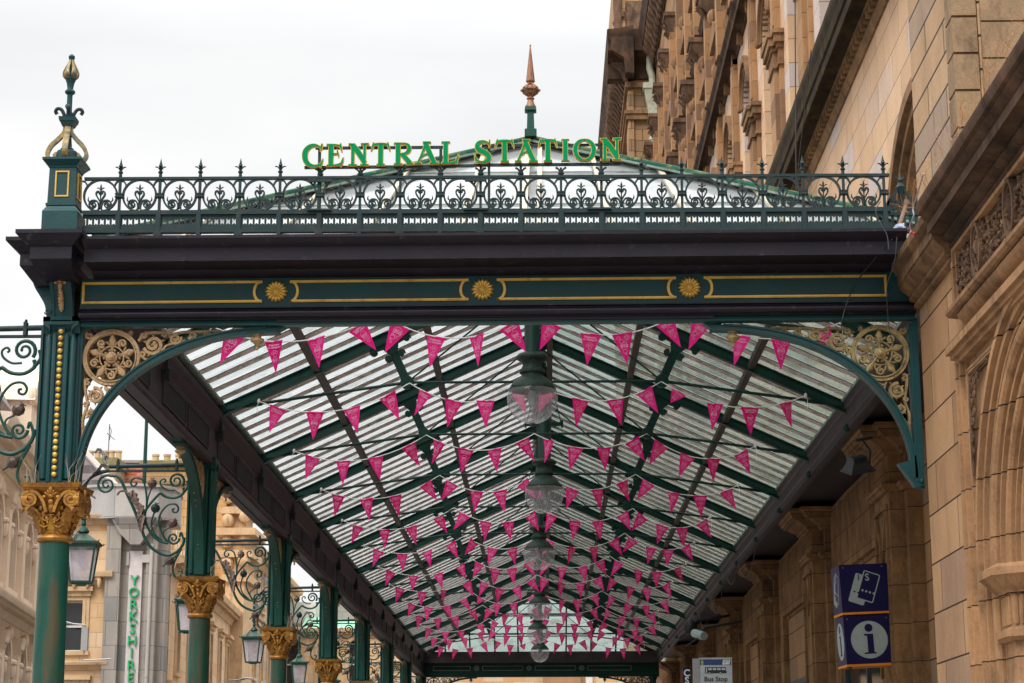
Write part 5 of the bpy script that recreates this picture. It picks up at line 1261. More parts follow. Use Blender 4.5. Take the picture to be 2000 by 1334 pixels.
# lower cornice along the whole wall, running past the canopy
LC = [(.10, 5.50), (-.02, 5.50), (-.045, 5.515), (-.05, 5.54), (-.035, 5.545), (-.035, 5.555), (-.08, 5.575), (-.085, 5.60), (-.075, 5.605), (-.14, 5.66), (-.155, 5.68), (-.155, 5.70), (-.17, 5.705), (-.17, 5.79), (-.19, 5.80), (-.185, 5.81), (-.215, 5.84), (-.22, 5.90), (-.10, 5.96), (.10, 5.97)]
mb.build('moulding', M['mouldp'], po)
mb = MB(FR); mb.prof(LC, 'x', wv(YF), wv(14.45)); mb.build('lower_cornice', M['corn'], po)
mb = MB(FR)
UC = [(.10, 5.60), (-.03, 5.60), (-.045, 5.615), (-.045, 5.635), (-.03, 5.64), (-.03, 5.65), (-.08, 5.665), (-.10, 5.69), (-.085, 5.70), (-.085, 5.71), (-.19, 5.73), (-.195, 5.72), (-.205, 5.72), (-.205, 5.79), (-.19, 5.795), (-.19, 5.805), (-.22, 5.82), (-.25, 5.85), (-.24, 5.862), (-.27, 5.875), (-.285, 5.92), (-.285, 5.95), (-.10, 6.0), (.3, 6.04), (.3, 5.6)]
mb.prof(UC, 'x', wv(14.45), wv(6.5))
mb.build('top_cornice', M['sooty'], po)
mb = MB(FR); mb.box(wv(YF), wv(6.5), .2, 2.5, 5.5, 6.06); mb.build('roof_slab', M['mosstop'], po)
# carved frieze
mb = MB(FR); mb.box(wv(14.40), wv(8), .028, .05, 5.14, 5.58)
rr = random.Random(5)
for k in range(26):
    u = wv(14.30)+k*.085
    a0 = rr.uniform(0, 6.28)
    for s in (0, 1):
        z = 5.28+.16*s
        L = spiral(u, z, .055, .014, a0+s*PI, 1.3*(1 if k % 2 else -1), 14)
        mb.tube([(p[0], .0, p[1]) for p in L], .012, 6)
    for j in range(5):
        a1 = rr.uniform(0, 6.28); L1 = rr.uniform(.035, .06); cx_, cz_ = u+rr.uniform(-.04, .04), rr.uniform(5.21, 5.52)
        mb.leaf([(cx_, .02, cz_), (cx_+math.cos(a1)*L1*.5, -.03, cz_+math.sin(a1)*L1*.5), (cx_+math.cos(a1)*L1, -.015, cz_+math.sin(a1)*L1)], (-math.sin(a1), 0, math.cos(a1)), [.010, .02, .004], .010, 6)
    if k % 3 == 1:
        for j in range(9): mb.ell((u+rr.uniform(-.03, .03), -.03, 5.37+rr.uniform(-.05, .05)), (.013, .016, .013), 6)
for yy in (13.62, 12.6):
    mb.M = FR @ T((wv(yy), 0, 5.37)); mb.rib(arc(0, 0, .13, 0, 348, 24, .19), .016, -.045, .03, True); mb.rib(arc(0, 0, .095, 0, 348, 24, .15), .006, -.03, .03, True); mb.ell((0, 0, 0), (.08, .03, .13), 12); mb.ell((0, -.02, .02), (.035, .035, .06), 8)
mb.M = FR; mb.build('carved_frieze', M['carve'], po)
# spandrel carving
mb = MB(FR)
for (yy, zz, r) in ((14.14, 4.50, .05), (14.03, 4.52, .045), (13.93, 4.54, .04), (14.16, 4.38, .05), (14.14, 4.24, .045), (14.17, 4.12, .035), (14.18, 4.02, .03), (14.05, 4.42, .03), (14.08, 4.3, .03)):
    mb.tube([(p[0], -.005, p[1]) for p in spiral(wv(yy), zz, r, .01, 1.0, 1.4, 14)], .010, 6)
mb.tube([(wv(p[0]), -.01, p[1]) for p in smooth([(14.2, 3.85), (14.2, 4.2), (14.15, 4.5), (13.9, 4.57), (13.6, 4.58)])], .012, 6)
mb.build('spandrel_carving', M['carve'], po)
# impost capital of the arch jamb, octagonal, and its fluted pier
mb = MB(FR)
def octo(z0, z1, a, b, cy=13.62, cx=.36):
    pts0 = [(wv(cy)+a*math.cos(R_(22.5+45*k))*1.1, cx+a*math.sin(R_(22.5+45*k))) for k in range(8)]
    pts1 = [(wv(cy)+b*math.cos(R_(22.5+45*k))*1.1, cx+b*math.sin(R_(22.5+45*k))) for k in range(8)]
    mb.add([(x, y, z0) for x, y in pts0]+[(x, y, z1) for x, y in pts1], [list(range(8)), list(range(15, 7, -1))]+[(i, (i+1) % 8, 8+(i+1) % 8, 8+i) for i in range(8)])
for z0, z1, a, b in ((0, 2.62, .33, .33), (2.62, 2.645, .36, .39), (2.645, 2.69, .40, .40), (2.69, 2.72, .38, .345), (2.72, 2.93, .345, .345), (2.93, 2.95, .37, .38), (2.95, 2.98, .38, .42), (2.98, 3.05, .42, .49), (3.05, 3.10, .50, .50), (3.10, 3.13, .50, .45)): octo(z0, z1, a, b)
for k in range(8):
    A = R_(45*k)
    for j in (-2, -1, 0, 1, 2):
        c = Vector((wv(13.62)+.322*math.cos(A)*1.1-math.sin(A)*j*.05, .36+.322*math.sin(A)+math.cos(A)*j*.05, 0))
        mb.tube([c+Vector((0, 0, 2.73)), c+Vector((0, 0, 2.92))], .014, 6)
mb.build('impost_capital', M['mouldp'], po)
mb = MB(FR)
for (a, b, c) in (((-13.495, .30, 3.5), (-13.495, .62, 3.95), .05), ((-13.495, .62, 3.95), (-13.495, .94, 3.5), .05), ((-13.495, .94, 3.5), (-13.495, .30, 3.5), .05), ((-13.495, .40, 3.56), (-13.495, .62, 3.86), .02)):
    mb.beam(a, b, .03, c, (1, 0, 0))
mb.build('reveal_panel', M['mouldp'], po)
# weeds and loose cable on top of the cornice
for k, (ya, yb) in enumerate(((14.9, 13.4), (13.4, 12.0), (12.0, 10.6))):
    mb = MB(); r2 = random.Random(20+k)
    for j in range(34):
        y = r2.uniform(yb, ya); x = WX-.30+r2.uniform(0, .08); p = Vector((x, y, 6.01)); h = r2.uniform(.05, .16) if j % 9 else r2.uniform(.2, .38)
        q = [p, p+Vector((r2.gauss(0, .03)-.02, r2.gauss(0, .05), h*.5)), p+Vector((r2.gauss(-.02, .06), r2.gauss(0, .1), h))]
        mb.tube(q, [.002, .0015, .0007], 3)
    o = mb.build('dry_weeds', M['weed'], None); tag(o, ['thin dry weeds on the sooty cornice, nearest the canopy', 'thin dry weeds on the sooty cornice, middle clump', 'thin dry weeds on the sooty cornice, topmost by the frame edge'][k], 'weeds', 'dry weeds on the stone cornice')
mb = MB(); mb.tube(smooth([(2.84, 14.2, 6.12), (2.82, 14.35, 6.02), (2.80, 14.45, 5.93), (2.795, 14.42, 5.86), (2.78, 14.5, 5.81), (2.79, 14.52, 5.76)]), .006, 6)
o = mb.build('loose_cable', M['greymetal']); tag(o, 'pale cable end with red connector hanging off the stone cornice', 'cable')
m = MB(); m.tube([(2.79, 14.5, 5.76), (2.775, 14.5, 5.745)], .010, 6); m.tube([(2.80, 14.52, 5.755), (2.81, 14.5, 5.74)], .009, 6)
m.build('connector', flat('red_connector', (.6, .03, .02)), o)

# ------------------------------------------------------------------ hotel: ground arcade under the canopy and upper storeys
ho = thing('hotel_building', 'tall ornate sandstone hotel rising above the canopy on the right', 'building', (4.1, 18, 0))
HX = 4.1
GX = 4.48
mb = MB(); mb.box(GX, 6.5, 16.2, YE+12, 0, 6.6); mb.build('ground_wall', M['arcw'], ho)
# the pilasters of the arcade
pil = []
for k in range(7):
    yc = 24.15+DL*k
    m = MB()
    m.box(4.12, GX, yc-.52, yc+.52, 0, 5.16); m.box(4.30, GX, yc-.72, yc+.72, 0, 5.155)
    for z0, z1, p0, p1 in ((5.16, 5.20, .03, .05), (5.20, 5.25, .06, .06), (5.25, 5.27, .03, .0), (5.60, 5.63, .02, .04), (5.63, 5.67, .05, .05), (5.67, 5.76, .05, .14), (5.76, 5.79, .17, .17), (5.79, 5.88, .19, .22), (5.88, 5.925, .24, .24)):
        a, b = p0, p1
        for x0, h in ((4.12, .52), (4.30, .72)):
            m.add([(x0-a*1.6, yc-h-a, z0), (GX, yc-h-a, z0), (GX, yc+h+a, z0), (x0-a*1.6, yc+h+a, z0), (x0-b*1.6, yc-h-b, z1), (GX, yc-h-b, z1), (GX, yc+h+b, z1), (x0-b*1.6, yc+h+b, z1)],
                  [(0, 3, 2, 1), (4, 5, 6, 7), (0, 1, 5, 4), (1, 2, 6, 5), (2, 3, 7, 6), (3, 0, 4, 7)])
    m.box(4.122, GX, yc-.518, yc+.518, 5.27, 5.60); m.box(4.302, GX, yc-.718, yc+.718, 5.27, 5.60)
    for j in range(9): m.tube([(4.118, yc-.44+.11*j, 5.29), (4.118, yc-.44+.11*j, 5.58)], .022, 6)
    # raised frame and diamond panel on the street face
    for a, b, c, d in ((yc-.42, yc-.37, 3.0, 5.02), (yc+.37, yc+.42, 3.0, 5.02), (yc-.37, yc+.37, 4.97, 5.02)): m.box(4.085, 4.12, a, b, c, d)
    for s_ in (-1, 1): m.beam((4.10, yc+s_*.33, 4.94), (4.10, yc, 4.35), .035, .03, (1, 0, 0))
    for s_ in (-1, 1): m.beam((4.20+.0, yc-.525, 4.94), (4.20, yc-.525, 4.94-.001), .01, .01, (1, 0, 0)) if False else None
    for zz in (4.55, 3.65, 2.95, 2.25, 1.4): 
        m.box(4.117, 4.13, yc-.521, yc+.521, zz, zz+.006)
    m.build('pilaster', M['pilst'], ho); 
mb = MB()
for k in range(7):
    ya, yb = 24.15+DL*k+.8, 24.15+DL*(k+1)-.8
    # raised panel frame and lower doorway head between pilasters
    mb.box(GX-.03, GX, ya+.2, yb-.2, 4.78, 4.84); mb.box(GX-.10, GX, ya, ya+.5, 0, 5.9) ; mb.box(GX-.10, GX, yb-.5, yb, 0, 5.9); mb.box(GX-.095, GX, ya+.5, yb-.5, 4.84, 5.9)
mb.build('bay_moulding', M['pilst'], ho)
for k in range(7):
    ya = 24.15+DL*k
    d = MB(); d.box(GX-.04, GX+.02, ya+1.6, ya+5.4, .13, 3.55); w = d.build('dark_doorway', M['darkwin'], ho)
    f = MB(); f.box(GX-.08, GX-.03, ya+1.5, ya+1.6, .13, 3.6); f.box(GX-.08, GX-.03, ya+5.4, ya+5.5, .13, 3.6); f.box(GX-.08, GX-.03, ya+1.6, ya+5.4, 3.5, 3.6); f.box(GX-.07, GX-.03, ya+3.46, ya+3.54, .13, 3.5); f.build('frame', M['darkmetal'], w)
# lower upper-wall (plain ashlar) with big blind arch at the near end, then cornice A
HFR = lambda X: Matrix(((0, 1, 0, X), (-1, 0, 0, 0), (0, 0, 1, 0), (0, 0, 0, 1)))
mb = MB(HFR(HX))
ra = 2.05; yc = 20.45
mb.box(wv(82), wv(22.9), 0, .9, 6.3, 11.0); mb.box(wv(22.9), wv(18.2), 0, .9, 10.0, 11.0)
L = [(wv(22.9), 6.3), (wv(yc+ra), 6.3)]+[(wv(yc+ra*math.cos(R_(a))), 7.0+ra*math.sin(R_(a))) for a in range(0, 91, 5)]+[(wv(yc), 10.0), (wv(22.9), 10.0)]
mb.prof(L, 'y', 0.001, .9); mb.box(wv(yc), wv(18.2), .6, .9, 6.3, 10.0)
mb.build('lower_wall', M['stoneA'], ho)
mb = MB(HFR(HX))
for r, w, d0, d1 in ((2.12, .07, -.10, .1), (2.0, .06, -.03, .2), (1.88, .06, .05, .3)):
    L = [(-(yc+r*math.cos(R_(a))), 7.0+r*math.sin(R_(a))) for a in range(0, 120, 5)]
    mb.rib([(-(yc+r), 6.3)]+L, w, d0, d1)
mb.build('arch_hood', M['mould'], ho)
# projecting rusticated pier
mb = MB(); mb.box(3.60, 4.8, 16.40, 18.35, 6.2, 15); mb.box(3.81, 4.6, 16.36, 16.40, 6.2, 15); mb.build('rusticated_pier', M['stoneQ'], ho)
mb = MB()
for k in range(26): 
    z = 6.2+.34*k; mb.box(3.585, 3.80, 16.36, 16.40, z+.012, z+.328); mb.box(3.588, 3.60, 16.38, 16.66, z+.013, z+.327)
    mb.box(3.83, 4.45, 16.33, 16.365, z-.05, z+.272)
mb.build('quoin', M['stoneQf'], ho)
mb = MB()
for a in (0, .07, .14): mb.tube([(3.66+a*1.6, 18.40+a*1.2, 6.2), (3.66+a*1.6, 18.40+a*1.2, 15)], .045, 8)
mb.box(3.70, 4.1, 18.35, 18.62, 6.2, 15); mb.build('pier_roll_moulding', M['mould'], ho)
def cornice(pr, X, ya, yb, mat, nm):
    m = MB(HFR(X)); m.prof(pr, 'x', wv(yb), wv(ya)); return m.build(nm, mat, ho)
cornice([(.05, 10.74), (-.03, 10.74), (-.05, 10.80), (-.07, 10.84), (-.07, 10.87), (.05, 10.88)], HX, 18.3, 82, M['mould'], 'bed_moulding')
cornice([(.05, 10.97), (-.14, 10.97), (-.15, 11.0), (-.31, 11.01), (-.31, 11.02), (.05, 11.03)], HX, 18.3, 82, M['mould'], 'cornice_soffit')
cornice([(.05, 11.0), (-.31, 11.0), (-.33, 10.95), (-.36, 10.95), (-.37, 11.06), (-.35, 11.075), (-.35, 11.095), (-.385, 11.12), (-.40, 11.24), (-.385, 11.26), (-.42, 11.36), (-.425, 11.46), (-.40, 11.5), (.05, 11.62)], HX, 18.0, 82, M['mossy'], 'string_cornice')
mb = MB()
for k in range(170):
    y = 18.4+.21*k
    if y > 54: break
    mb.box(HX-.13, HX, y, y+.11, 10.88, 10.965)
mb.box(HX-.05, HX, 18.4, 54, 10.885, 10.96)
mb.build('dentils', M['mould'], ho)
# storey with arches between the two string cornices
mb = MB(HFR(HX)); ar = MB(HFR(HX)); Z0, Z1 = 11.6, 16.95
P0 = 26.0; per = 3.6; nb = 12
for k in range(nb):
    yc = P0+per*k+.9; ar = MB(HFR(HX))
    w = .62; zs = 15.2
    for s_ in (-1, 1):
        L = [(wv(yc+s_*per/2), Z0), (wv(yc+s_*w), Z0), (wv(yc+s_*w), zs)]+[(wv(yc+s_*w*math.cos(R_(a))), zs+w*math.sin(R_(a))) for a in range(10, 91, 10)]+[(wv(yc), Z1), (wv(yc+s_*per/2), Z1)]
        mb.prof(L, 'y', 0, .65)
    for r, ww, d in ((w+.16, .07, -.09), (w+.05, .05, -.03)):
        ar.rib([(-(yc+r*math.cos(R_(a))), zs+r*math.sin(R_(a))) for a in range(0, 181, 9)], ww, d, .1)
    for a in (-70, 70): ar.ell((wv(yc)+math.sin(R_(a))*.95, -.06, zs+.1), (.08, .07, .12), 6)
    ar.build('arch_hood', M['mould'], ho)
mb.build('arched_storey_wall', M['stoneA'], ho)
bw = MB(); bw.box(HX+.62, HX+.66, 22, 70, 11.6, 16.9); bw.build('reveal_back', M['stoneB'], ho)
for k in range(nb):
    yc = P0+per*k+.9
    m = MB(); m.box(HX+.45, HX+.62, yc-.6, yc+.6, 11.7, 15.7); m.build('window', M['darkwin'], ho)
rr0 = random.Random(77)
for k in range(nb):
    yc = P0+per*k-.9; mb = MB(); cp = MB()
    mb.box(HX-.14, HX, yc-.32, yc+.32, 11.6, 13.65); mb.box(HX-.07, HX, yc-.55, yc+.55, 11.6, 13.65)
    for z0, z1, e in ((13.65, 13.72, .05), (13.72, 13.95, .02), (13.95, 14.02, .07), (14.02, 14.16, .14), (14.16, 14.24, .18)):
        cp.box(HX-.14-e*.7, HX, yc-.32-e, yc+.32+e, z0, z1-.002); cp.box(HX-.07-e*.7, HX, yc-.55-e, yc+.55+e, z0, z1-.003)
    mb.box(HX-.10, HX, yc-.26, yc+.26, 14.24, 16.62); mb.box(HX-.12, HX-.099, yc-.18, yc+.18, 14.5, 16.4)
    mb.build('pier_shaft', M['stoneB'], ho); cp.build('entablature_block', M['mould'], ho)
# string cornice B and the storeys above
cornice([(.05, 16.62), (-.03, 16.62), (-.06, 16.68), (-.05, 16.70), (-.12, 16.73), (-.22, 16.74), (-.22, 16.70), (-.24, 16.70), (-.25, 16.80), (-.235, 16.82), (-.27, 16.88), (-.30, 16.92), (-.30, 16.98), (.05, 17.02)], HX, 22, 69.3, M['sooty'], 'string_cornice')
mb = MB(HFR(HX)); per2 = 2.95; n2 = 11
for k in range(n2):
    yc = 70.0-per2*k-1.8
    for (za, zb, zt) in ((17.0, 17.4, 19.5), (20.0, 20.3, 21.4), (22.2, 23.0, 25.6)):
        mb.box(wv(yc+per2/2), wv(yc-per2/2), 0, .6, za, zb); 
        for s_ in (-1, 1): 
            a, b = sorted((wv(yc+s_*per2/2), wv(yc+s_*.55))); mb.box(a, b, 0, .6, zb, zt)
    mb.box(wv(yc+per2/2), wv(yc-per2/2), 0, .6, 19.5, 20.0); mb.box(wv(yc+per2/2), wv(yc-per2/2), 0, .6, 21.4, 22.2); mb.box(wv(yc+per2/2), wv(yc-per2/2), 0, .6, 25.6, 28.2)
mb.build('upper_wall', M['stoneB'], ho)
for k in range(n2):
    yc = 70.0-per2*k-1.8
    for za, zb in ((17.4, 19.5), (20.3, 21.4), (23.0, 25.6)):
        m = MB(); m.box(HX+.40, HX+.43, yc-.55, yc+.55, za, zb); m.build('window', M['darkwin'], ho)
rr = random.Random(9)
for k in range(n2+1):
    yc = 70.0-per2*k-.325
    mb = MB(); cp = MB(); hd = MB()
    for za, zb, cz in ((17.0, 19.2, 19.45), (19.8, 23.5, 23.75)):
        mb = MB(); cp = MB()
        mb.box(HX-.34, HX, yc-.20, yc+.20, za, zb); mb.box(HX-.2, HX, yc-.33, yc+.33, za, zb-.001)
        cp.frus(HX-.16, yc, cz-.35, cz+.1, .18, .2, .30, .34); cp.box(HX-.50, HX, yc-.38, yc+.38, cz+.1, cz+.22)
        for j in range(10):
            xx, yy, zz = HX-.34+rr.uniform(-.08, .04), yc+rr.uniform(-.3, .3), cz+rr.uniform(-.34, .0)
            cp.leaf([(xx+.05, yy, zz-.12), (xx-.03, yy, zz), (xx-.10, yy+rr.uniform(-.05, .05), zz+.08), (xx-.13, yy, zz+.03)], (0, 1, 0), [.04, .08, .06, .01], .02, 6)
        pp_ = mb.build('pilaster', M['stoneB'], ho); cp.build('leafy_capital', M['carve'], pp_)
    ym = yc-per2/2
    for z in (17.9, 21.35):
        hd = MB()
        hd.box(HX-.30, HX, ym-.75, ym+.75, z, z+.16); hd.box(HX-.2, HX, ym-.68, ym+.68, z-.25, z)
        hd.prof([(ym-.78, z+.16), (ym+.78, z+.16), (ym, z+.55)], 'x', HX-.30, HX) 
        hd.ell((HX-.28, ym, z+.62), (.12, .14, .2), 8)
        for s_ in (-1, 1): hd.box(HX-.12, HX, ym+s_*.62-.08, ym+s_*.62+.08, z-1.4, z-.25); hd.ell((HX-.16, ym+s_*.66, z-.4), (.12, .10, .22), 8)
        hd.build('window_hood', M['mould'], ho)
cornice([(.05, 19.7), (-.18, 19.72), (-.22, 19.82), (-.25, 19.9), (-.05, 19.95), (.05, 19.95)], HX, 40, 67.2, M['sooty'], 'string_course')
# main cornice with modillions
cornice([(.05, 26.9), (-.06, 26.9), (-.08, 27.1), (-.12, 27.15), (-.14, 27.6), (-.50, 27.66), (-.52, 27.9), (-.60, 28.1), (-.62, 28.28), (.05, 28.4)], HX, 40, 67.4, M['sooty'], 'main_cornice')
for k in range(45):
    mb = MB()
    y = 40+.6*k
    mb.prof([(HX-.12, 26.95), (HX-.2, 27.0), (HX-.28, 27.25), (HX-.42, 27.38), (HX-.47, 27.5), (HX-.47, 27.63), (HX-.12, 27.63)], 'y', y, y+.26)
    mb.build('modillion', M['carve'], ho)
# far pavilion
mb = MB(); mb.box(3.22, 5, 67.4, 82, 6, 27.0); mb.box(3.1, 3.3, 67.3, 68.8, 6, 26.2); mb.build('pavilion_wall', M['stoneBf'], ho)
mb = MB(); 
for z0, z1, e in ((25.1, 25.3, .08), (25.3, 25.42, .14), (26.3, 26.5, .10)): mb.box(3.1-e, 5, 67.3-e, 82, z0, z1)
for k in range(7):
    y = 70+1.7*k; mb.frus(3.1, y, 21.0, 21.5, .1, .2, .25, .3); mb.box(3.0, 3.25, y-.2, y+.2, 12, 21)
mb.build('pavilion_moulding', M['mould'], ho)
mb = MB(); mb.prof([(3.3, 26.6), (3.0, 26.65), (2.95, 27.2), (2.50, 27.5), (2.48, 27.85), (2.38, 28.05), (2.36, 28.25), (3.3, 28.4)], 'y', 66.6, 84)
mb.prof([(67.7, 26.6), (67.3, 26.65), (67.25, 27.2), (66.7, 27.5), (66.68, 27.85), (66.56, 28.05), (66.54, 28.25), (67.7, 28.4)], 'x', 2.38, 4.2); mb.build('pavilion_cornice', M['sooty'], ho)
for k in range(26):
    mb = MB()
    y = 67.2+.55*k; mb.prof([(3.1, 26.5), (2.95, 26.6), (2.8, 26.9), (2.55, 27.1), (2.5, 27.45), (3.1, 27.45)], 'y', y, y+.24)
    mb.build('modillion', M['carve'], ho)
mb = MB(); mb.box(2.75, 4.6, 67.6, 76, 28.3, 32); mb.box(2.85, 3.05, 67.5, 67.6, 28.5, 32)
mb.build('attic_storey', M['stoneBf'], ho)
mb = MB(); mb.box(3.1, 3.7, 67.5, 67.62, 28.6, 29.7); mb.lathe([(.14, 28.4), (.16, 29.9), (.2, 30.0)], (2.78, 67.4, 0), 10)
for k in range(9): mb.ell((2.8+rr.uniform(-.1, .15), 67.4, 28.8+.35*k), (.14, .12, .16), 6)
mb.build('attic_carving', M['carve'], ho)
mb = MB(); px_, py_ = 3.96, 67.0
mb.tube([(px_-.08, py_, 27.4), (px_-.08, py_, 26.9), (px_, py_, 26.6), (px_, py_, 26.2)], .13, 12)
mb.frus(px_, py_, 25.5, 26.1, .2, .16, .30, .22); mb.frus(px_, py_, 26.1, 26.3, .34, .26, .34, .26); mb.frus(px_, py_, 25.1, 25.5, .14, .14, .2, .16)
mb.tube([(px_, py_, 25.2), (px_, py_, 6)], .12, 12)
for z in (24.5, 24.2, 19.8, 15.5): mb.lathe([(.125, z), (.16, z+.03), (.16, z+.12), (.125, z+.15)], (px_, py_, 0), 12)
mb.build('downpipe', M['pipe'], ho)
mb = MB(); mb.tube([(3.12, 24, 7.2), (3.2, 24, 9.2), (3.31, 24, 13)], .008, 5); o = mb.build('hanging_cable', M['black']); tag(o, 'long thin dark cable hanging in front of the upper cornices', 'cable')
mb = MB(); mb.tube(smooth([(3.45, 24, 10.9), (3.22, 24.4, 9), (3.1, 25, 7.8), (3.05, 26, 6.9)]), .006, 5); o = mb.build('thin_cable', M['black']); tag(o, 'thin slack cable crossing the plain ashlar wall', 'cable')

# ------------------------------------------------------------------ small things by the wall
# square double sided sign boxes
sn = thing('information_sign', 'two stacked navy box signs with ticket and letter i symbols on the station wall', 'sign', (3.27, 20.5, 2.89), 0, None, local=True)
sn.location = (3.835, 24.0, 3.11); sn.scale = (1.17, 1.17, 1.17); sn.rotation_euler = (R_(0), R_(-2.6), R_(4))
def signbox(z0, kind):
    m = MB(); m.box(-.25, .25, -.20, .20, z0+.02, z0+.505); b = m.build('sign_box', M['blue'], sn)
    m = MB(); m.box(-.254, .254, -.204, .204, z0, z0+.022); m.build('orange_edge', M['orange'], b)
    m = MB()
    for x in (-.21, .19):
        m.lathe([(.006, 0), (.004, .002)], (x, -.2003, z0+.475), 8, 'y')
    g = MB(); d = MB()
    for face in (0, 1):
        A = Matrix() if face == 0 else Matrix.Rotation(-PI/2, 4, 'Z') @ Matrix.Scale(.8, 4, Vector((1, 0, 0)))
        f = .200 if face == 0 else .25
        g.M = A; d.M = A; zc = z0+.262
        if kind == 'i':
            g.lathe([(.188, 0), (.188, .0016), (.001, .0018)], (0, -f, zc), 40, 'y')
            d.lathe([(.041, .0), (.041, .0035), (.001, .0036)], (0, -f-.0, zc+.118), 24, 'y')
            d.prof([(-.022, zc-.125), (.042, zc-.125), (.042, zc+.058), (-.052, zc+.058), (-.052, zc+.044), (-.022, zc+.036)], 'y', -f-.0036, -f)
            d.prof([(-.062, zc-.142), (.062, zc-.142), (.062, zc-.130), (.042, zc-.125), (-.022, zc-.125), (-.062, zc-.130)], 'y', -f-.0035, -f)
        else:
            def rr_(cx, cz, w, h, r, an, w0=None):
                pts = []
                for sx, sz, a0 in ((1, 1, 0), (-1, 1, 90), (-1, -1, 180), (1, -1, 270)):
                    for a in range(0, 91, 30): pts.append((sx*(w-r)+r*math.cos(R_(a0+a)), sz*(h-r)+r*math.sin(R_(a0+a))))
                c, s_ = math.cos(R_(an)), math.sin(R_(an)); return [(cx+x*c-z*s_, cz+x*s_+z*c) for x, z in pts]
            an = -20
            g.prof(rr_(-.055, zc-.01, .082, .15, .015, an), 'y', -f-.0016, -f)
            d.prof(rr_(.035, zc+.012, .088, .15, .012, an), 'y', -f-.0026, -f)
            g.rib(rr_(.035, zc+.012, .083, .145, .012, an), .0055, -f-.0036, -f, True)
            add_text(d, '1', .085, T((-.058, -f-.003, zc+.108)) @ Matrix.Rotation(R_(0), 4, 'Y'), .0006, .001); add_text(g, 'S', .10, T((.03, -f-.0038, zc+.105)), .0006, .002)
            c, s_ = math.cos(R_(an)), math.sin(R_(an))
            for j in range(4): g.lathe([(.0115, 0), (.0115, .004)], (-.028+j*.0375, -f, zc-.022-.0125*j), 12, 'y')
            for j in range(2): d.lathe([(.0095, 0), (.0095, .004)], (-.110+j*.0365, -f, zc-.032-.0125*j), 12, 'y')
    g.M = Matrix(); g.build('symbol', M['greywhite'], b); d.build('symbol_detail', M['blue'], b); m.build('screw', M['greymetal'], b)
signbox(.0, 'i'); signbox(.52, 't')
m = MB(); m.box(-.2, .2, -.1, .1, .505, .52)
for z in (.25, .78): m.tube([(.25, 0, z), (.38, 0, z)], .028, 10)
m.box(-.235, -.2, -.19, -.1, -.02, .0); m.build('wall_arm', M['darkmetal'], sn)

# bus stop flag
bs = thing('bus_stop_flag', 'pale grey Bus Stop flag with blue band and small bus symbol on a post', 'bus stop sign', (2.2, 26, 0), 0, None, local=True); bs.rotation_euler = (0, 0, R_(-3))
m = MB(); m.box(-.205, .215, -.03, .03, 2.55, 3.355); m.box(-.21, .22, -.034, .034, 3.35, 3.36); m.build('flag', M['signwhite'], bs)
m = MB(); m.box(-.29, -.207, -.045, .045, .13, 3.35); m.build('post', M['greymetal'], bs)
m = MB(); m.box(-.195, .205, -.0325, -.03, 3.265, 3.34); m.build('blue_band', M['signblue'], bs); m = MB(); m.box(-.20, .21, -.033, -.03, 2.56, 2.62); m.build('blue_band', M['signblue'], bs)
m = MB(); m.prof([(.09, 3.272), (.185, 3.272), (.197, 3.333), (.102, 3.333)], 'y', -.0345, -.03)
m.build('logo_panel', M['white'], bs)
m = MB(); add_text(m, 'SPT', .05, T((.144, -.035, 3.303)) @ Matrix.Shear('XY', 4, (0, 0)), .0005, .001); m.build('logo_lettering', M['greymetal'], bs)
m = MB(); m.ell((-.165, -.033, 3.305), (.018, .003, .026), 8); m.box(-.18, -.15, -.0335, -.03, 3.27, 3.285); m.build('crest', flat('crest_yellow_green', (.35, .4, .12)), bs)
m = MB(); z0 = 3.14
m.box(-.135, .135, -.0325, -.03, z0+.02, z0+.10); m.box(-.13, .145, -.0326, -.03, z0+.025, z0+.05); m.build('bus_symbol', M['black'], bs)
m = MB()
for a in (-.09, -.033, .024, .081): m.box(a, a+.045, -.0335, -.03, z0+.062, z0+.088)
m.box(-.122, -.105, -.0335, -.03, z0+.028, z0+.088)
for a in (-.075, .065): m.lathe([(.017, .03), (.017, .0338)], (a, 0, z0+.022), 14, 'y')
m.build('bus_windows', M['signwhite'], bs)
m = MB()
for a in (-.075, .065): m.rib(arc(a, z0+.022, .013, 0, 345, 14), .0028, -.0345, -.03, True)
add_text(m, 'Bus Stop', .085, T((.005, -.0325, 3.085)), .0012, .0022); m.build('lettering', M['black'], bs)
# small blue vertical sign
cs = thing('small_blue_sign', 'small navy sign with letters C and S stacked, beside the bus stop post', 'sign', (2.02, 30, 3.2), 0, None, local=True); cs.location = (2.11, 30, 3.2)
m = MB(); m.box(-.055, .055, -.02, .02, .0, .29); m.box(-.02, .02, -.015, .015, -3.07, 0); m.build('plate', M['blue'], cs)
m = MB(); add_text(m, 'C', .14, T((.004, -.0215, .205)), .001, .004); add_text(m, 'S', .14, T((.004, -.0215, .095)), .001, .004); m.build('lettering', M['white'], cs)

# floodlight under the wall beam
fl = thing('floodlight', 'ribbed black floodlight fixed below the dark beam beside the first stone capital', 'floodlight', (0, 0, 0), 0, None, local=True); fl.location = (3.60, 22.6, 5.30); fl.scale = (.72, .72, .72); fl.rotation_euler = (R_(20), R_(-12), R_(18))
m = MB(); m.frus(0, 0, -.06, .08, .20, .16, .13, .10); m.box(-.22, .22, -.18, .18, -.09, -.06)
for k in range(7): m.box(-.13+.04*k, -.122+.04*k, -.12, .12, .06, .16)
m.build('housing', M['darkmetal'], fl); m = MB(); m.box(-.17, .17, -.13, .13, -.10, -.09); m.build('glass', M['darkwin'], fl)
m = MB(); m.tube([(.21, 0, 0), (.24, 0, .2), (.1, 0, .42)], .018, 6); m.box(-.02, .28, -.03, .03, .40, .44); m.build('arm', M['black'], fl)
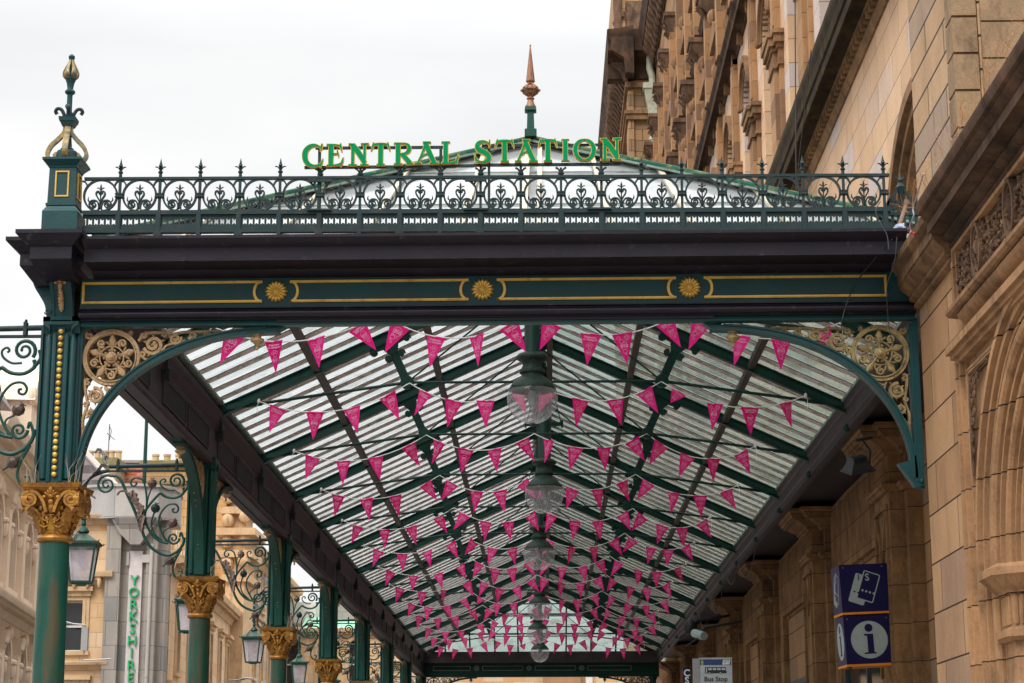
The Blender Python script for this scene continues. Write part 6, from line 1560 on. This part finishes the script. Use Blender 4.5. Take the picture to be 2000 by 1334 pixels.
# cameras and conduit further along
for k, (x, y, z, s_) in enumerate(((3.15, 41, 4.85, 1.0), (3.2, 44, 5.25, 1.2))):
    cm = thing('security_camera', ['white tube security camera on an arm above the bus stop sign', 'dark dome security camera under the beam, beyond the tube camera'][k], 'camera', (x, y, z), R_(25), None, local=True)
    m = MB(); m.tube([(0, -.22*s_, -.05), (0, .18*s_, .04)], .085*s_, 14) if k == 0 else m.ell((0, 0, 0), (.15, .15, .17), 14)
    m.build('body', M['greywhite'] if k == 0 else M['black'], cm)
    m = MB(); m.tube([(0, .1, .0), (.2, .15, .15), (1.1, .2, .3)], .03, 8); m.tube([(-.3, 0, -.25), (-.05, 0, -.1), (.2, .1, .15)], .02, 6); m.build('arm', M['darkmetal'], cm)
# wires sagging below the wall beam
for k, (ya, yb, dz) in enumerate(((33.8, 37.2, .42), (37.3, 39.5, .25), (40.4, 43.5, .5), (43.6, 47, .55))):
    m = MB(); m.tube([(3.62, ya+(yb-ya)*i/14, 5.86-dz*4*(i/14)*(1-i/14)) for i in range(15)], .007, 5)
    o = m.build('sagging_wire', M['darkmetal']); tag(o, ['nearest', 'second nearest', 'third nearest', 'farthest'][k]+' thin wire looping below the dark wall beam', 'wire', 'wires looping below the wall beam')
# pipe and cables in the corner above the front right
m = MB(); m.tube([(3.0, 15.75, 6.36), (2.93, 15.70, 6.18), (2.85, 15.64, 5.95)], .017, 8); m.tube([(2.995, 15.75, 6.345), (3.003, 15.75, 6.385)], .024, 8)
o = m.build('rusty_pipe', M['rust']); tag(o, 'short rusty pipe leaning in the corner between railing and stone cornice', 'pipe')
m = MB(); m.tube(smooth([(2.74, 15.5, 6.30), (2.70, 15.5, 6.22), (2.73, 15.5, 6.12), (2.78, 15.5, 6.02), (2.79, 15.5, 5.9)]), .0045, 6); o = m.build('grey_cable_loop', M['darkmetal']); tag(o, 'grey cable loop over the right end of the dark cornice', 'cable')
m = MB(); m.tube(smooth([(2.86, 15.5, 6.0), (2.84, 15.55, 5.8), (2.80, 15.7, 5.65), (2.83, 15.9, 5.45), (2.84, 15.9, 5.3), (2.87, 15.92, 5.22)]), .0045, 6); o = m.build('hanging_black_cable', M['darkmetal']); tag(o, 'grey cable hanging straight down in front of the right end of the beam', 'cable')
m = MB(); m.tube(smooth([(2.82, 15.5, 5.98), (2.62, 15.9, 5.78), (2.52, 15.93, 5.60), (2.46, 15.93, 5.42), (2.46, 15.95, 5.36)]), .005, 6); o = m.build('thin_black_cable', M['black']); tag(o, 'thin black cable sweeping diagonally over the gilt frame at the right', 'cable')
# cloth knotted near the wall
m = MB(); m.leaf([(2.84, 15.6, 6.08), (2.87, 15.57, 6.10), (2.90, 15.6, 6.125), (2.93, 15.58, 6.11), (2.95, 15.6, 6.09)], (0, .4, 1), [.012, .03, .022, .034, .01], .014, 6); m.leaf([(2.88, 15.6, 6.07), (2.90, 15.58, 6.11), (2.94, 15.6, 6.14)], (1, 0, 0), [.02, .03, .008], .012, 6); o = m.build('blue_rag', flat('blue_white_cloth', (.26, .31, .4))); tag(o, 'crumpled pale blue rag in the corner above the cornice', 'cloth')
# dead grass sprouting on the first capitals
for k in range(3):
    rr2 = random.Random(50+k); m = MB()
    for j in range(20):
        s_ = 1 if j > 3 else -1; s_ = s_ if k else rr2.choice((-1, 1)); x = CX+s_*rr2.uniform(.13, .22); y = CY+DL*k-rr2.uniform(.12, .22); h = rr2.uniform(.08, .26)
        m.tube([(x, y, 4.09), (x+s_*rr2.uniform(-.02, .03), y-.01, 4.09+h*.6), (x+s_*rr2.uniform(-.07, .09), y-.02, 4.09+h)], [.0022, .0017, .0008], 3)
    o = m.build('grass_tuft', M['grass']); tag(o, 'wisps of dead grass on top of the '+ORD[k]+' gilt capital from the front', 'grass', 'dead grass on the capitals')

# ------------------------------------------------------------------ buildings across the street (left)
def facade(root, A, w, z0, z1, floors, wall, mould, depth=.35, strings=(), win=True, quoins=None, x0=0.0):
    """local x along the wall to the right, y into it; floors: (z sill, z head, centres, half width, arched, hood)"""
    mb = MB(A); ml = MB(A); zc = z0
    for (zs, zh, xs, hw, arch, hood) in floors:
        zt = zh+(hw if arch else 0)
        mb.box(x0, w, 0, depth, zc, zs)
        last = x0
        for x in xs:
            mb.box(last, x-hw, 0, depth, zs, zt)
            if arch:
                for s_ in (-1, 1):
                    L = [(x+s_*hw, zh)]+[(x+s_*hw*math.cos(R_(a)), zh+hw*math.sin(R_(a))) for a in range(10, 91, 10)]+[(x+s_*hw, zt)]
                    mb.prof(L, 'y', 0, depth)
                ml.rib(arc(x, zh, hw+.12, 0, 180, 14), .10, -.10, .02); ml.rib(arc(x, zh, hw+.01, 0, 180, 14), .04, -.04, .1)
                ml.ell((x, -.1, zh+hw+.16), (.13, .12, .22), 8)
            last = x+hw
            for s_ in (-1, 1):
                a, b = sorted((x+s_*hw, x+s_*(hw+.20))); ml.box(a, b, -.06, .05, zs, zh); a, b = sorted((x+s_*(hw-.05), x+s_*(hw+.07))); ml.box(a, b, -.085, .12, zs+.0005, zh-.001)
                if hood == 2: ml.ell((x+s_*(hw+.22), -.1, zh-.15), (.12, .12, .25), 8); ml.ell((x+s_*(hw+.22), -.1, zh+.05), (.16, .14, .1), 8)
            if not arch: ml.box(x-hw-.2, x+hw+.2, -.06, .05, zh, zh+.16)
            ml.box(x-hw-.26, x+hw+.26, -.14, .05, zs-.14, zs)
            if hood and not arch:
                ml.box(x-hw-.34, x+hw+.34, -.26, .05, zh+.34, zh+.50); ml.box(x-hw-.26, x+hw+.26, -.14, .05, zh+.16, zh+.34)
            if win:
                g = MB(A); g.box(x-hw, x+hw, depth-.08, depth-.05, zs, zt); wn = g.build('window', M['darkwin'], root)
                f = MB(A); f.box(x-hw, x-hw+.06, depth-.14, depth-.08, zs, zt); f.box(x+hw-.06, x+hw, depth-.14, depth-.08, zs, zt)
                f.box(x-hw, x+hw, depth-.139, depth-.08, (zs+zt)/2-.04, (zs+zt)/2+.04); f.box(x-hw, x+hw, depth-.139, depth-.08, zs, zs+.07); f.box(x-hw, x+hw, depth-.139, depth-.08, zt-.07, zt)
                f.build('sash', M['winfrm'], wn)
        mb.box(last, w, 0, depth, zs, zt); zc = zt
    mb.box(x0, w, 0, depth, zc, z1); mb.build('wall', wall, root)
    for (z, h, p, dent) in strings:
        ml.prof([(.02, z-h), (-.05, z-h), (-p*.35, z-h*.62), (-p*.4, z-h*.45), (-p*.9, z-h*.38), (-p, z-h*.1), (-p, z), (.02, z+.06)], 'x', x0-p*.5, w+p*.5)
        if dent:
            n = int((w-x0)/dent)
            for k in range(n): ml.box(x0+dent*(k+.2), x0+dent*(k+.65), -p*.75, .0, z-h*.62, z-h*.40)
    if quoins:
        for k in range(int((quoins[2]-quoins[1])/.42)):
            z = quoins[1]+.42*k; e = .75 if k % 2 else .55
            for xq in quoins[0]: ml.box(xq-e/2, xq+e/2, -.10, .05, z+.02, z+.40)
    ml.build('moulding', mould, root)
def frame(px, py, dx, dy):
    """local x along (dx,dy), local y = into the wall (to the left of x seen from above is +90)"""
    l = math.hypot(dx, dy); dx /= l; dy /= l
    return Matrix(((dx, -dy, 0, px), (dy, dx, 0, py), (0, 0, 1, 0), (0, 0, 0, 1)))
# 1 cream building at the left edge; its street face runs away from the viewer
cb_ = thing('cream_building', 'cream painted classical building with arched windows at the far left edge', 'building', (-15, 52, 0))
A = frame(-13.9, 48.2, -.116, 1.0)   # x runs away; y into wall = to the left
facade(cb_, A, 11.8, 0, 11.0, [(3.0, 5.2, [3.2, 5.9, 8.9], .62, True, 2), (7.15, 8.75, [3.2, 5.9, 8.9], .62, True, 2)], M['cream'], M['creamm'], .45,
       strings=((6.75, .45, .55, .16), (10.9, .8, .8, .22), (2.6, .3, .3, 0), (9.55, .2, .15, 0)), quoins=((10.95, 11.5), 0, 10.2))
m = MB(A)
for xc in (1.9, 4.55, 7.4, 10.1):
    for z0, z1 in ((0, 5.5), (7.0, 9.2)):
        m.box(xc-.22, xc+.22, -.18, 0, z0, z1); m.frus(xc, -.1, z1, z1+.45, .20, .1, .34, .22)
        for j in range(6): m.ell((xc-.2+.08*j, -.24, z1+.2+.12*(j % 2)), (.07, .07, .1), 6)
m.build('pilaster', M['creamm'], cb_)
m = MB(A); m.prof([(0.4, 11.06), (.0, 11.9), (.1, 12.0), (2.4, 15.6), (6, 15.6), (6, 11.06)], 'x', -3, 7.9); m.build('slate_roof', M['slate'], cb_)
m = MB(A); 
for xc, h in ((8.7, 13.4), (10.4, 12.4)):
    m.box(xc-.8, xc+.8, -.1, 1.2, 11, h-.6); m.prof([(xc-.95, h-.6), (xc+.95, h-.6), (xc+.5, h), (xc, h+.5), (xc-.5, h)], 'y', -.2, 1.1); m.ell((xc, -.15, h-.1), (.3, .2, .35), 8)
    for s_ in (-1, 1): m.ell((xc+s_*.75, -.1, h-.45), (.2, .15, .3), 8)
m.build('dormer_gable', M['creamm'], cb_)
# 2 tan corner building, front facing the viewer
tb = thing('tan_corner_building', 'tan sandstone corner block with sash window, left of the grey tower', 'building', (-17.2, 75, 0))
A = frame(-19.6, 75, 1, 0)
facade(tb, A, 3.15, 0, 12.1, [(3.2, 5.6, [1.85], .5, False, 1), (7.0, 8.9, [1.85], .45, False, 1), (10.3, 11.4, [1.5], .6, False, 0)], M['tan'], M['tanm'], .4, strings=((6.6, .3, .35, 0), (9.95, .5, .5, .3), (12.1, .35, .45, 0)))
m = MB(A); m.box(-2, 3.2, .4, 6, 0, 12.2); m.build('side_mass', M['tanx'], tb)
m = MB(A); 
for x in (1.95, 2.45, 2.9): m.ell((x, -.3, 9.55), (.09, .16, .24), 8)
m.build('cornice_bracket', M['tanm'], tb)
m = MB(A); m.box(2.0, 2.3, -.34, -.30, 10.75, 10.98); m.build('pink_shop_sign', flat('pink_sign', (.7, .03, .3)), tb)
# 3 grey corner tower with vertical lettering
gt = thing('grey_corner_tower', 'grey stone clad corner tower with pale strip of green vertical YORKSHIRE letters', 'building', (-15.4, 75, 0))
m = MB()
def poly_drum(pts, z0, z1): m.prof(pts, 'z', z0, z1)
m.box(-16.5, -15.95, 74.7, 76, 0, 12.2); m.box(-15.95, -15.0, 75.05, 76, 0, 11.9); m.box(-15.0, -14.6, 74.85, 76, 0, 12.2); m.box(-14.6, -14.3, 75.3, 76, 0, 12.0)
m.build('shaft', M['grey'], gt)
m = MB(); L = [(-17.8, 78), (-17.8, 75.3), (-17.4, 74.8), (-16.4, 74.45), (-15.4, 74.4), (-14.6, 74.7), (-14.15, 75.4), (-14.1, 76.5), (-14.3, 78)]
m.prof(L, 'z', 11.95, 13.14); L2 = [(x*1.0+(-.06 if x < -16 else .06), y-.08) for x, y in L]; m.prof(L2, 'z', 13.14, 13.24); m.build('curved_attic', M['greyattic'], gt)
m = MB(); m.frus(-15.4, 75.2, 11.1, 11.95, .28, .5, .78, .9); m.prof([(-16.35, 12.0), (-14.45, 12.0), (-14.8, 11.5), (-15.2, 10.95), (-15.55, 10.95), (-16.0, 11.4)], 'y', 74.5, 75.0); m.build('corbel', M['grey'], gt)
m = MB(); m.box(-15.66, -15.16, 74.93, 75.05, 0, 10.75); m.build('sign_strip', flat('pale_pink_strip', (.60, .52, .52)), gt)
m = MB(); m.tube([(-14.85, 74.8, 0), (-14.8, 74.8, 11.0)], .07, 8); m.box(-15.75, -15.66, 74.85, 75.05, 10.2, 10.7); m.box(-15.16, -14.75, 74.8, 75.0, 10.3, 10.6); m.build('rail_pipe', M['greyattic'], gt)
m = MB()
for i, ch in enumerate('YORKSHIRE'): add_text(m, ch, .52, T((-15.42, 74.86, 9.62-.452*i)), .05, .004)
m.build('yorkshire_lettering', flat('yorkshire_green', (.01, .36, .12)), gt)
# 4 tan facade receding beyond the tower
rc_ = thing('tan_side_facade', 'tan sandstone facade running away from the grey tower with hooded windows', 'building', (-15, 86, 0))
A = frame(-14.3, 76.2, -.057, 1)
facade(rc_, A, 24, 0, 10.7, [(2.6, 5.1, [2.5, 6.5, 10.5, 14.5, 18.5, 22], .62, False, 1), (6.4, 8.9, [2.5, 6.5, 10.5, 14.5, 18.5, 22], .55, False, 1)], M['tanx'], M['tanm'], .4, strings=((10.7, .7, .55, .25), (5.95, .3, .3, 0)))
m = MB(A); m.box(0, 24, .4, 8, 0, 10.6); m.build('side_mass', M['tanx'], rc_)
m = MB(A); m.box(3, 9, 2.0, 2.1, 10.6, 10.7)
for k in range(8): m.box(1+.9*k, 1.04+.9*k, .3, .34, 10.7, 12.9-.18*k)
m.beam((1, .32, 12.9), (7.3, .32, 11.6), .05, .05); m.build('white_railing', M['winfrm'], rc_)
# 5 chimneys and gable masses behind
ch = thing('brick_chimney_stack', 'buff brick chimney stack with a row of clay pots above the first lantern', 'chimney', (-19, 86, 0))
m = MB(); m.box(-20.8, -18.72, 86, 88, 0, 15.85); m.build('stack', M['brick'], ch)
m = MB(); m.box(-20.95, -18.64, 85.9, 88.1, 15.85, 16.2); m.build('mossy_cap', M['mosstop'], ch)
for k in range(7):
    m = MB(); m.lathe([(.14, 16.2), (.13, 16.5), (.155, 16.52), (.155, 16.6), (.11, 16.6)], (-20.6+.31*k, 86.5, 0), 12); m.build('chimney_pot', M['clay'], ch)
m = MB(); m.tube([(-19.2, 86.5, 16.2), (-19.2, 86.5, 17.8)], .02, 5); m.tube([(-19.2, 86.5, 17.7), (-19.1, 86.5, 17.5), (-19.2, 86.5, 17.0)], .015, 5); m.tube([(-19.3, 86.5, 17.4), (-18.95, 86.5, 17.1)], .015, 5); o = m.build('aerial', M['darkmetal']); tag(o, 'thin television aerial on the brick chimney stack', 'aerial')
rbk = thing('red_brick_wall', 'strip of red brick wall between the two chimney blocks', 'building', (-17.5, 88, 0))
m = MB(); m.box(-19, -16.0, 88, 92, 0, 16.3); m.build('wall', M['redbrick'], rbk); m = MB(); m.box(-19, -16, 87.9, 92, 16.3, 16.42); m.build('coping', M['grey'], rbk)
ob = thing('orange_gable_block', 'orange sandstone block with clay pots behind the second column', 'building', (-14.9, 84, 0))
m = MB(); m.box(-17.05, -15.5, 84, 86, 0, 10.6); m.box(-17.05, -14.25, 84, 85.6, 10.6, 15.3); m.build('wall', M['orangest'], ob)
m = MB(); m.box(-17.2, -14.1, 83.85, 85.8, 14.7, 14.82); m.box(-17.25, -14.05, 83.8, 85.8, 15.45, 15.7); m.box(-17.1, -14.2, 83.92, 85.8, 15.3, 15.45); m.build('mossy_cap', M['mosstop'], ob)
for k in range(5):
    m = MB(); m.lathe([(.15, 15.7), (.14, 15.98), (.165, 16.0), (.165, 16.08), (.12, 16.08)], (-16.7+.50*k, 84.5, 0), 12); m.build('chimney_pot', M['clay'], ob)
sr = thing('slate_gable_roof', 'small blue grey slate roof slope with white skylight beside the first capital', 'roof', (-17.5, 80, 0))
m = MB(); m.prof([(-19.6, 13.0), (-16.6, 13.0), (-19.0, 15.6), (-19.6, 15.6)], 'y', 79, 82); m.build('slates', M['slate'], sr)
m = MB(); m.prof([(-16.4, 12.95), (-16.15, 12.95), (-19.0, 15.95), (-19.2, 15.95)], 'y', 78.9, 79.4); m.build('white_verge', M['winfrm'], sr)
pl = thing('street_pole', 'tall thin grey green pole rising against the sky behind the arch', 'pole', (-17, 83, 0))
m = MB(); m.lathe([(.12, 0), (.09, 14.0), (.06, 19.5)], (-16.85, 83, 0), 10); m.build('shaft', M['green'], pl)
# 6 ornate far building
of = thing('ornate_gable_building', 'far grey tan building with ornate mossy gable between the second and third columns', 'building', (-15, 105, 0))
A = frame(-16.0, 100.5, -.028, 1)
facade(of, A, 34, 0, 15.4, [(4, 6.5, [1.6+3.6*k for k in range(9)], .7, False, 2), (8.2, 10.8, [1.6+3.6*k for k in range(9)], .65, False, 1), (12.2, 14.2, [1.6+3.6*k for k in range(9)], .6, True, 0)], M['greystone'], M['tanm'], .4, strings=((7.6, .4, .5, .3), (11.6, .35, .35, 0), (15.3, .8, .7, .35)))
m = MB(); m.box(-19.5, -16.1, 100.2, 104, 0, 17.9); m.build('end_gable', M['orangest'], of)
m = MB(); m.box(-19.6, -16.0, 100.1, 104, 16.6, 16.8); m.box(-19.8, -15.8, 100, 104, 17.9, 18.3); m.build('mossy_cap', M['mosstop'], of)
m = MB(); m.box(-15.95, -15.0, 99.6, 103, 0, 14.5)
for z, e in ((12.2, .2), (13.4, .35), (14.5, .5), (15.6, .3)): m.box(-15.95-e, -14.95+e, 99.6-e, 103, z, z+.35)
m.box(-15.8, -15.0, 99.7, 102, 14.8, 16.9)
for z, s_ in ((13.1, .35), (14.2, .3), (15.3, .33), (16.6, .42), (17.3, .3)):
    m.ell((-15.9, 99.5, z), (s_, .3, s_*1.2), 8); m.ell((-15.05, 99.5, z+.2), (s_, .3, s_*1.1), 8)
m.prof([(-16.2, 16.9), (-14.7, 16.9), (-15.1, 17.5), (-15.5, 18.2), (-15.9, 17.5)], 'y', 99.6, 101); m.build('ornate_gable', M['tanm'], of)
# 7 block with green copper roof seen between far columns
gc = thing('copper_roof_building', 'pale building with green copper roof seen between the far columns', 'building', (-14, 128, 0))
A = frame(-19, 128, 1, 0)
facade(gc, A, 12, 0, 12.2, [(4, 6.6, [1+2.0*k for k in range(6)], .5, False, 1), (8.4, 11, [1+2.0*k for k in range(6)], .5, True, 0)], M['tan'], M['tanm'], .4, strings=((12.2, .6, .5, .3), (7.6, .4, .3, 0)))
m = MB(); m.prof([(128.2, 12.25), (131, 13.2), (136, 13.2), (136, 12.25)], 'x', -15.6, -12.2); m.build('copper_roof', M['verdi'], gc)
m = MB(); m.box(-13.6, -12.4, 130.5, 133, 12.5, 14.5); m.build('lift_house', M['grey'], gc); m = MB(); m.box(-13.7, -12.3, 130.3, 133.2, 14.5, 14.8); m.build('mossy_cap', M['mosstop'], gc)
m = MB(); m.box(-16.9, -15.0, 131, 134, 12.8, 14.2); m.build('white_plant_room', M['winfrm'], gc)
# 8 street-side row farther on
fr_ = thing('far_street_facade', 'long far tan street facade seen through the last arches', 'building', (-13, 150, 0))
A = frame(-16.6, 136, .035, 1)
facade(fr_, A, 60, 0, 14.0, [(4, 6.6, [2+4.0*k for k in range(14)], .7, False, 1), (8.4, 11, [2+4.0*k for k in range(14)], .6, False, 1)], M['tanx'], M['tanm'], .4, strings=((14.0, .7, .6, .4), (7.6, .4, .4, 0)), win=False)
# 9 building closing the view under the far beam
eb = thing('end_facade', 'tan facade with brown column closing the view under the far beam', 'building', (-1, 118, 0))
A = frame(-9.5, 118, 1, 0)
facade(eb, A, 19, 0, 9.5, [(3.2, 6.8, [2, 8.2, 14, 17.5], .9, False, 0)], M['tan'], M['tanm'], .4, strings=((9.5, .5, .4, 0),))
m = MB(A); m.box(9.4, 11.6, -.5, 0, 0, 9.4); m.build('brown_pier', M['arcw'], eb); m = MB(A); m.box(11.9, 12.3, -.3, 0, 0, 9.4); m.build('white_pipe', M['winfrm'], eb)
# to let board and small street lights
tl = thing('to_let_board', 'small white TO LET board with red lettering on the far facade', 'sign', (-14.4, 88, 5.5))
m = MB(); m.box(-14.2, -12.95, 87.5, 87.55, 5.55, 6.5); m.build('board', M['white'], tl)
m = MB(); add_text(m, 'TO LET', .42, T((-13.57, 87.49, 6.15)), .003, .008); m.build('lettering', flat('red_letter', (.6, .02, .04)), tl)
for k, (x, y, z, d) in enumerate(((-17.0, 74, 7.9, 1), (-13.6, 79, 8.0, 1), (-12.9, 82, 6.3, -1))):
    lw = thing('wall_light', ['grey wall mounted street light beside the sash window', 'thin street light arm in front of the tan side facade', 'thin street light arm above the to let board'][k], 'street light', (x, y, z))
    m = MB(); m.tube([(x, y, z), (x-.7*d, y-.05, z+.06)], .035, 6); m.leaf([(x-.5*d, y-.05, z+.05), (x-.7*d, y-.05, z+.1), (x-1.0*d, y-.05, z+.08)], (0, 1, 0), [.05, .1, .03], .04, 8)
    if k == 0: m.box(x-.1, x+.12, y-.1, y+.1, z-.95, z-.1); m.tube([(x, y, z-.95), (x-.05, y, z-1.3), (x+1, y, z-1.25)], .03, 6)
    m.build('arm', M['greymetal'], lw)

for o in bpy.data.objects:
    if '_o' in o: del o['_o']
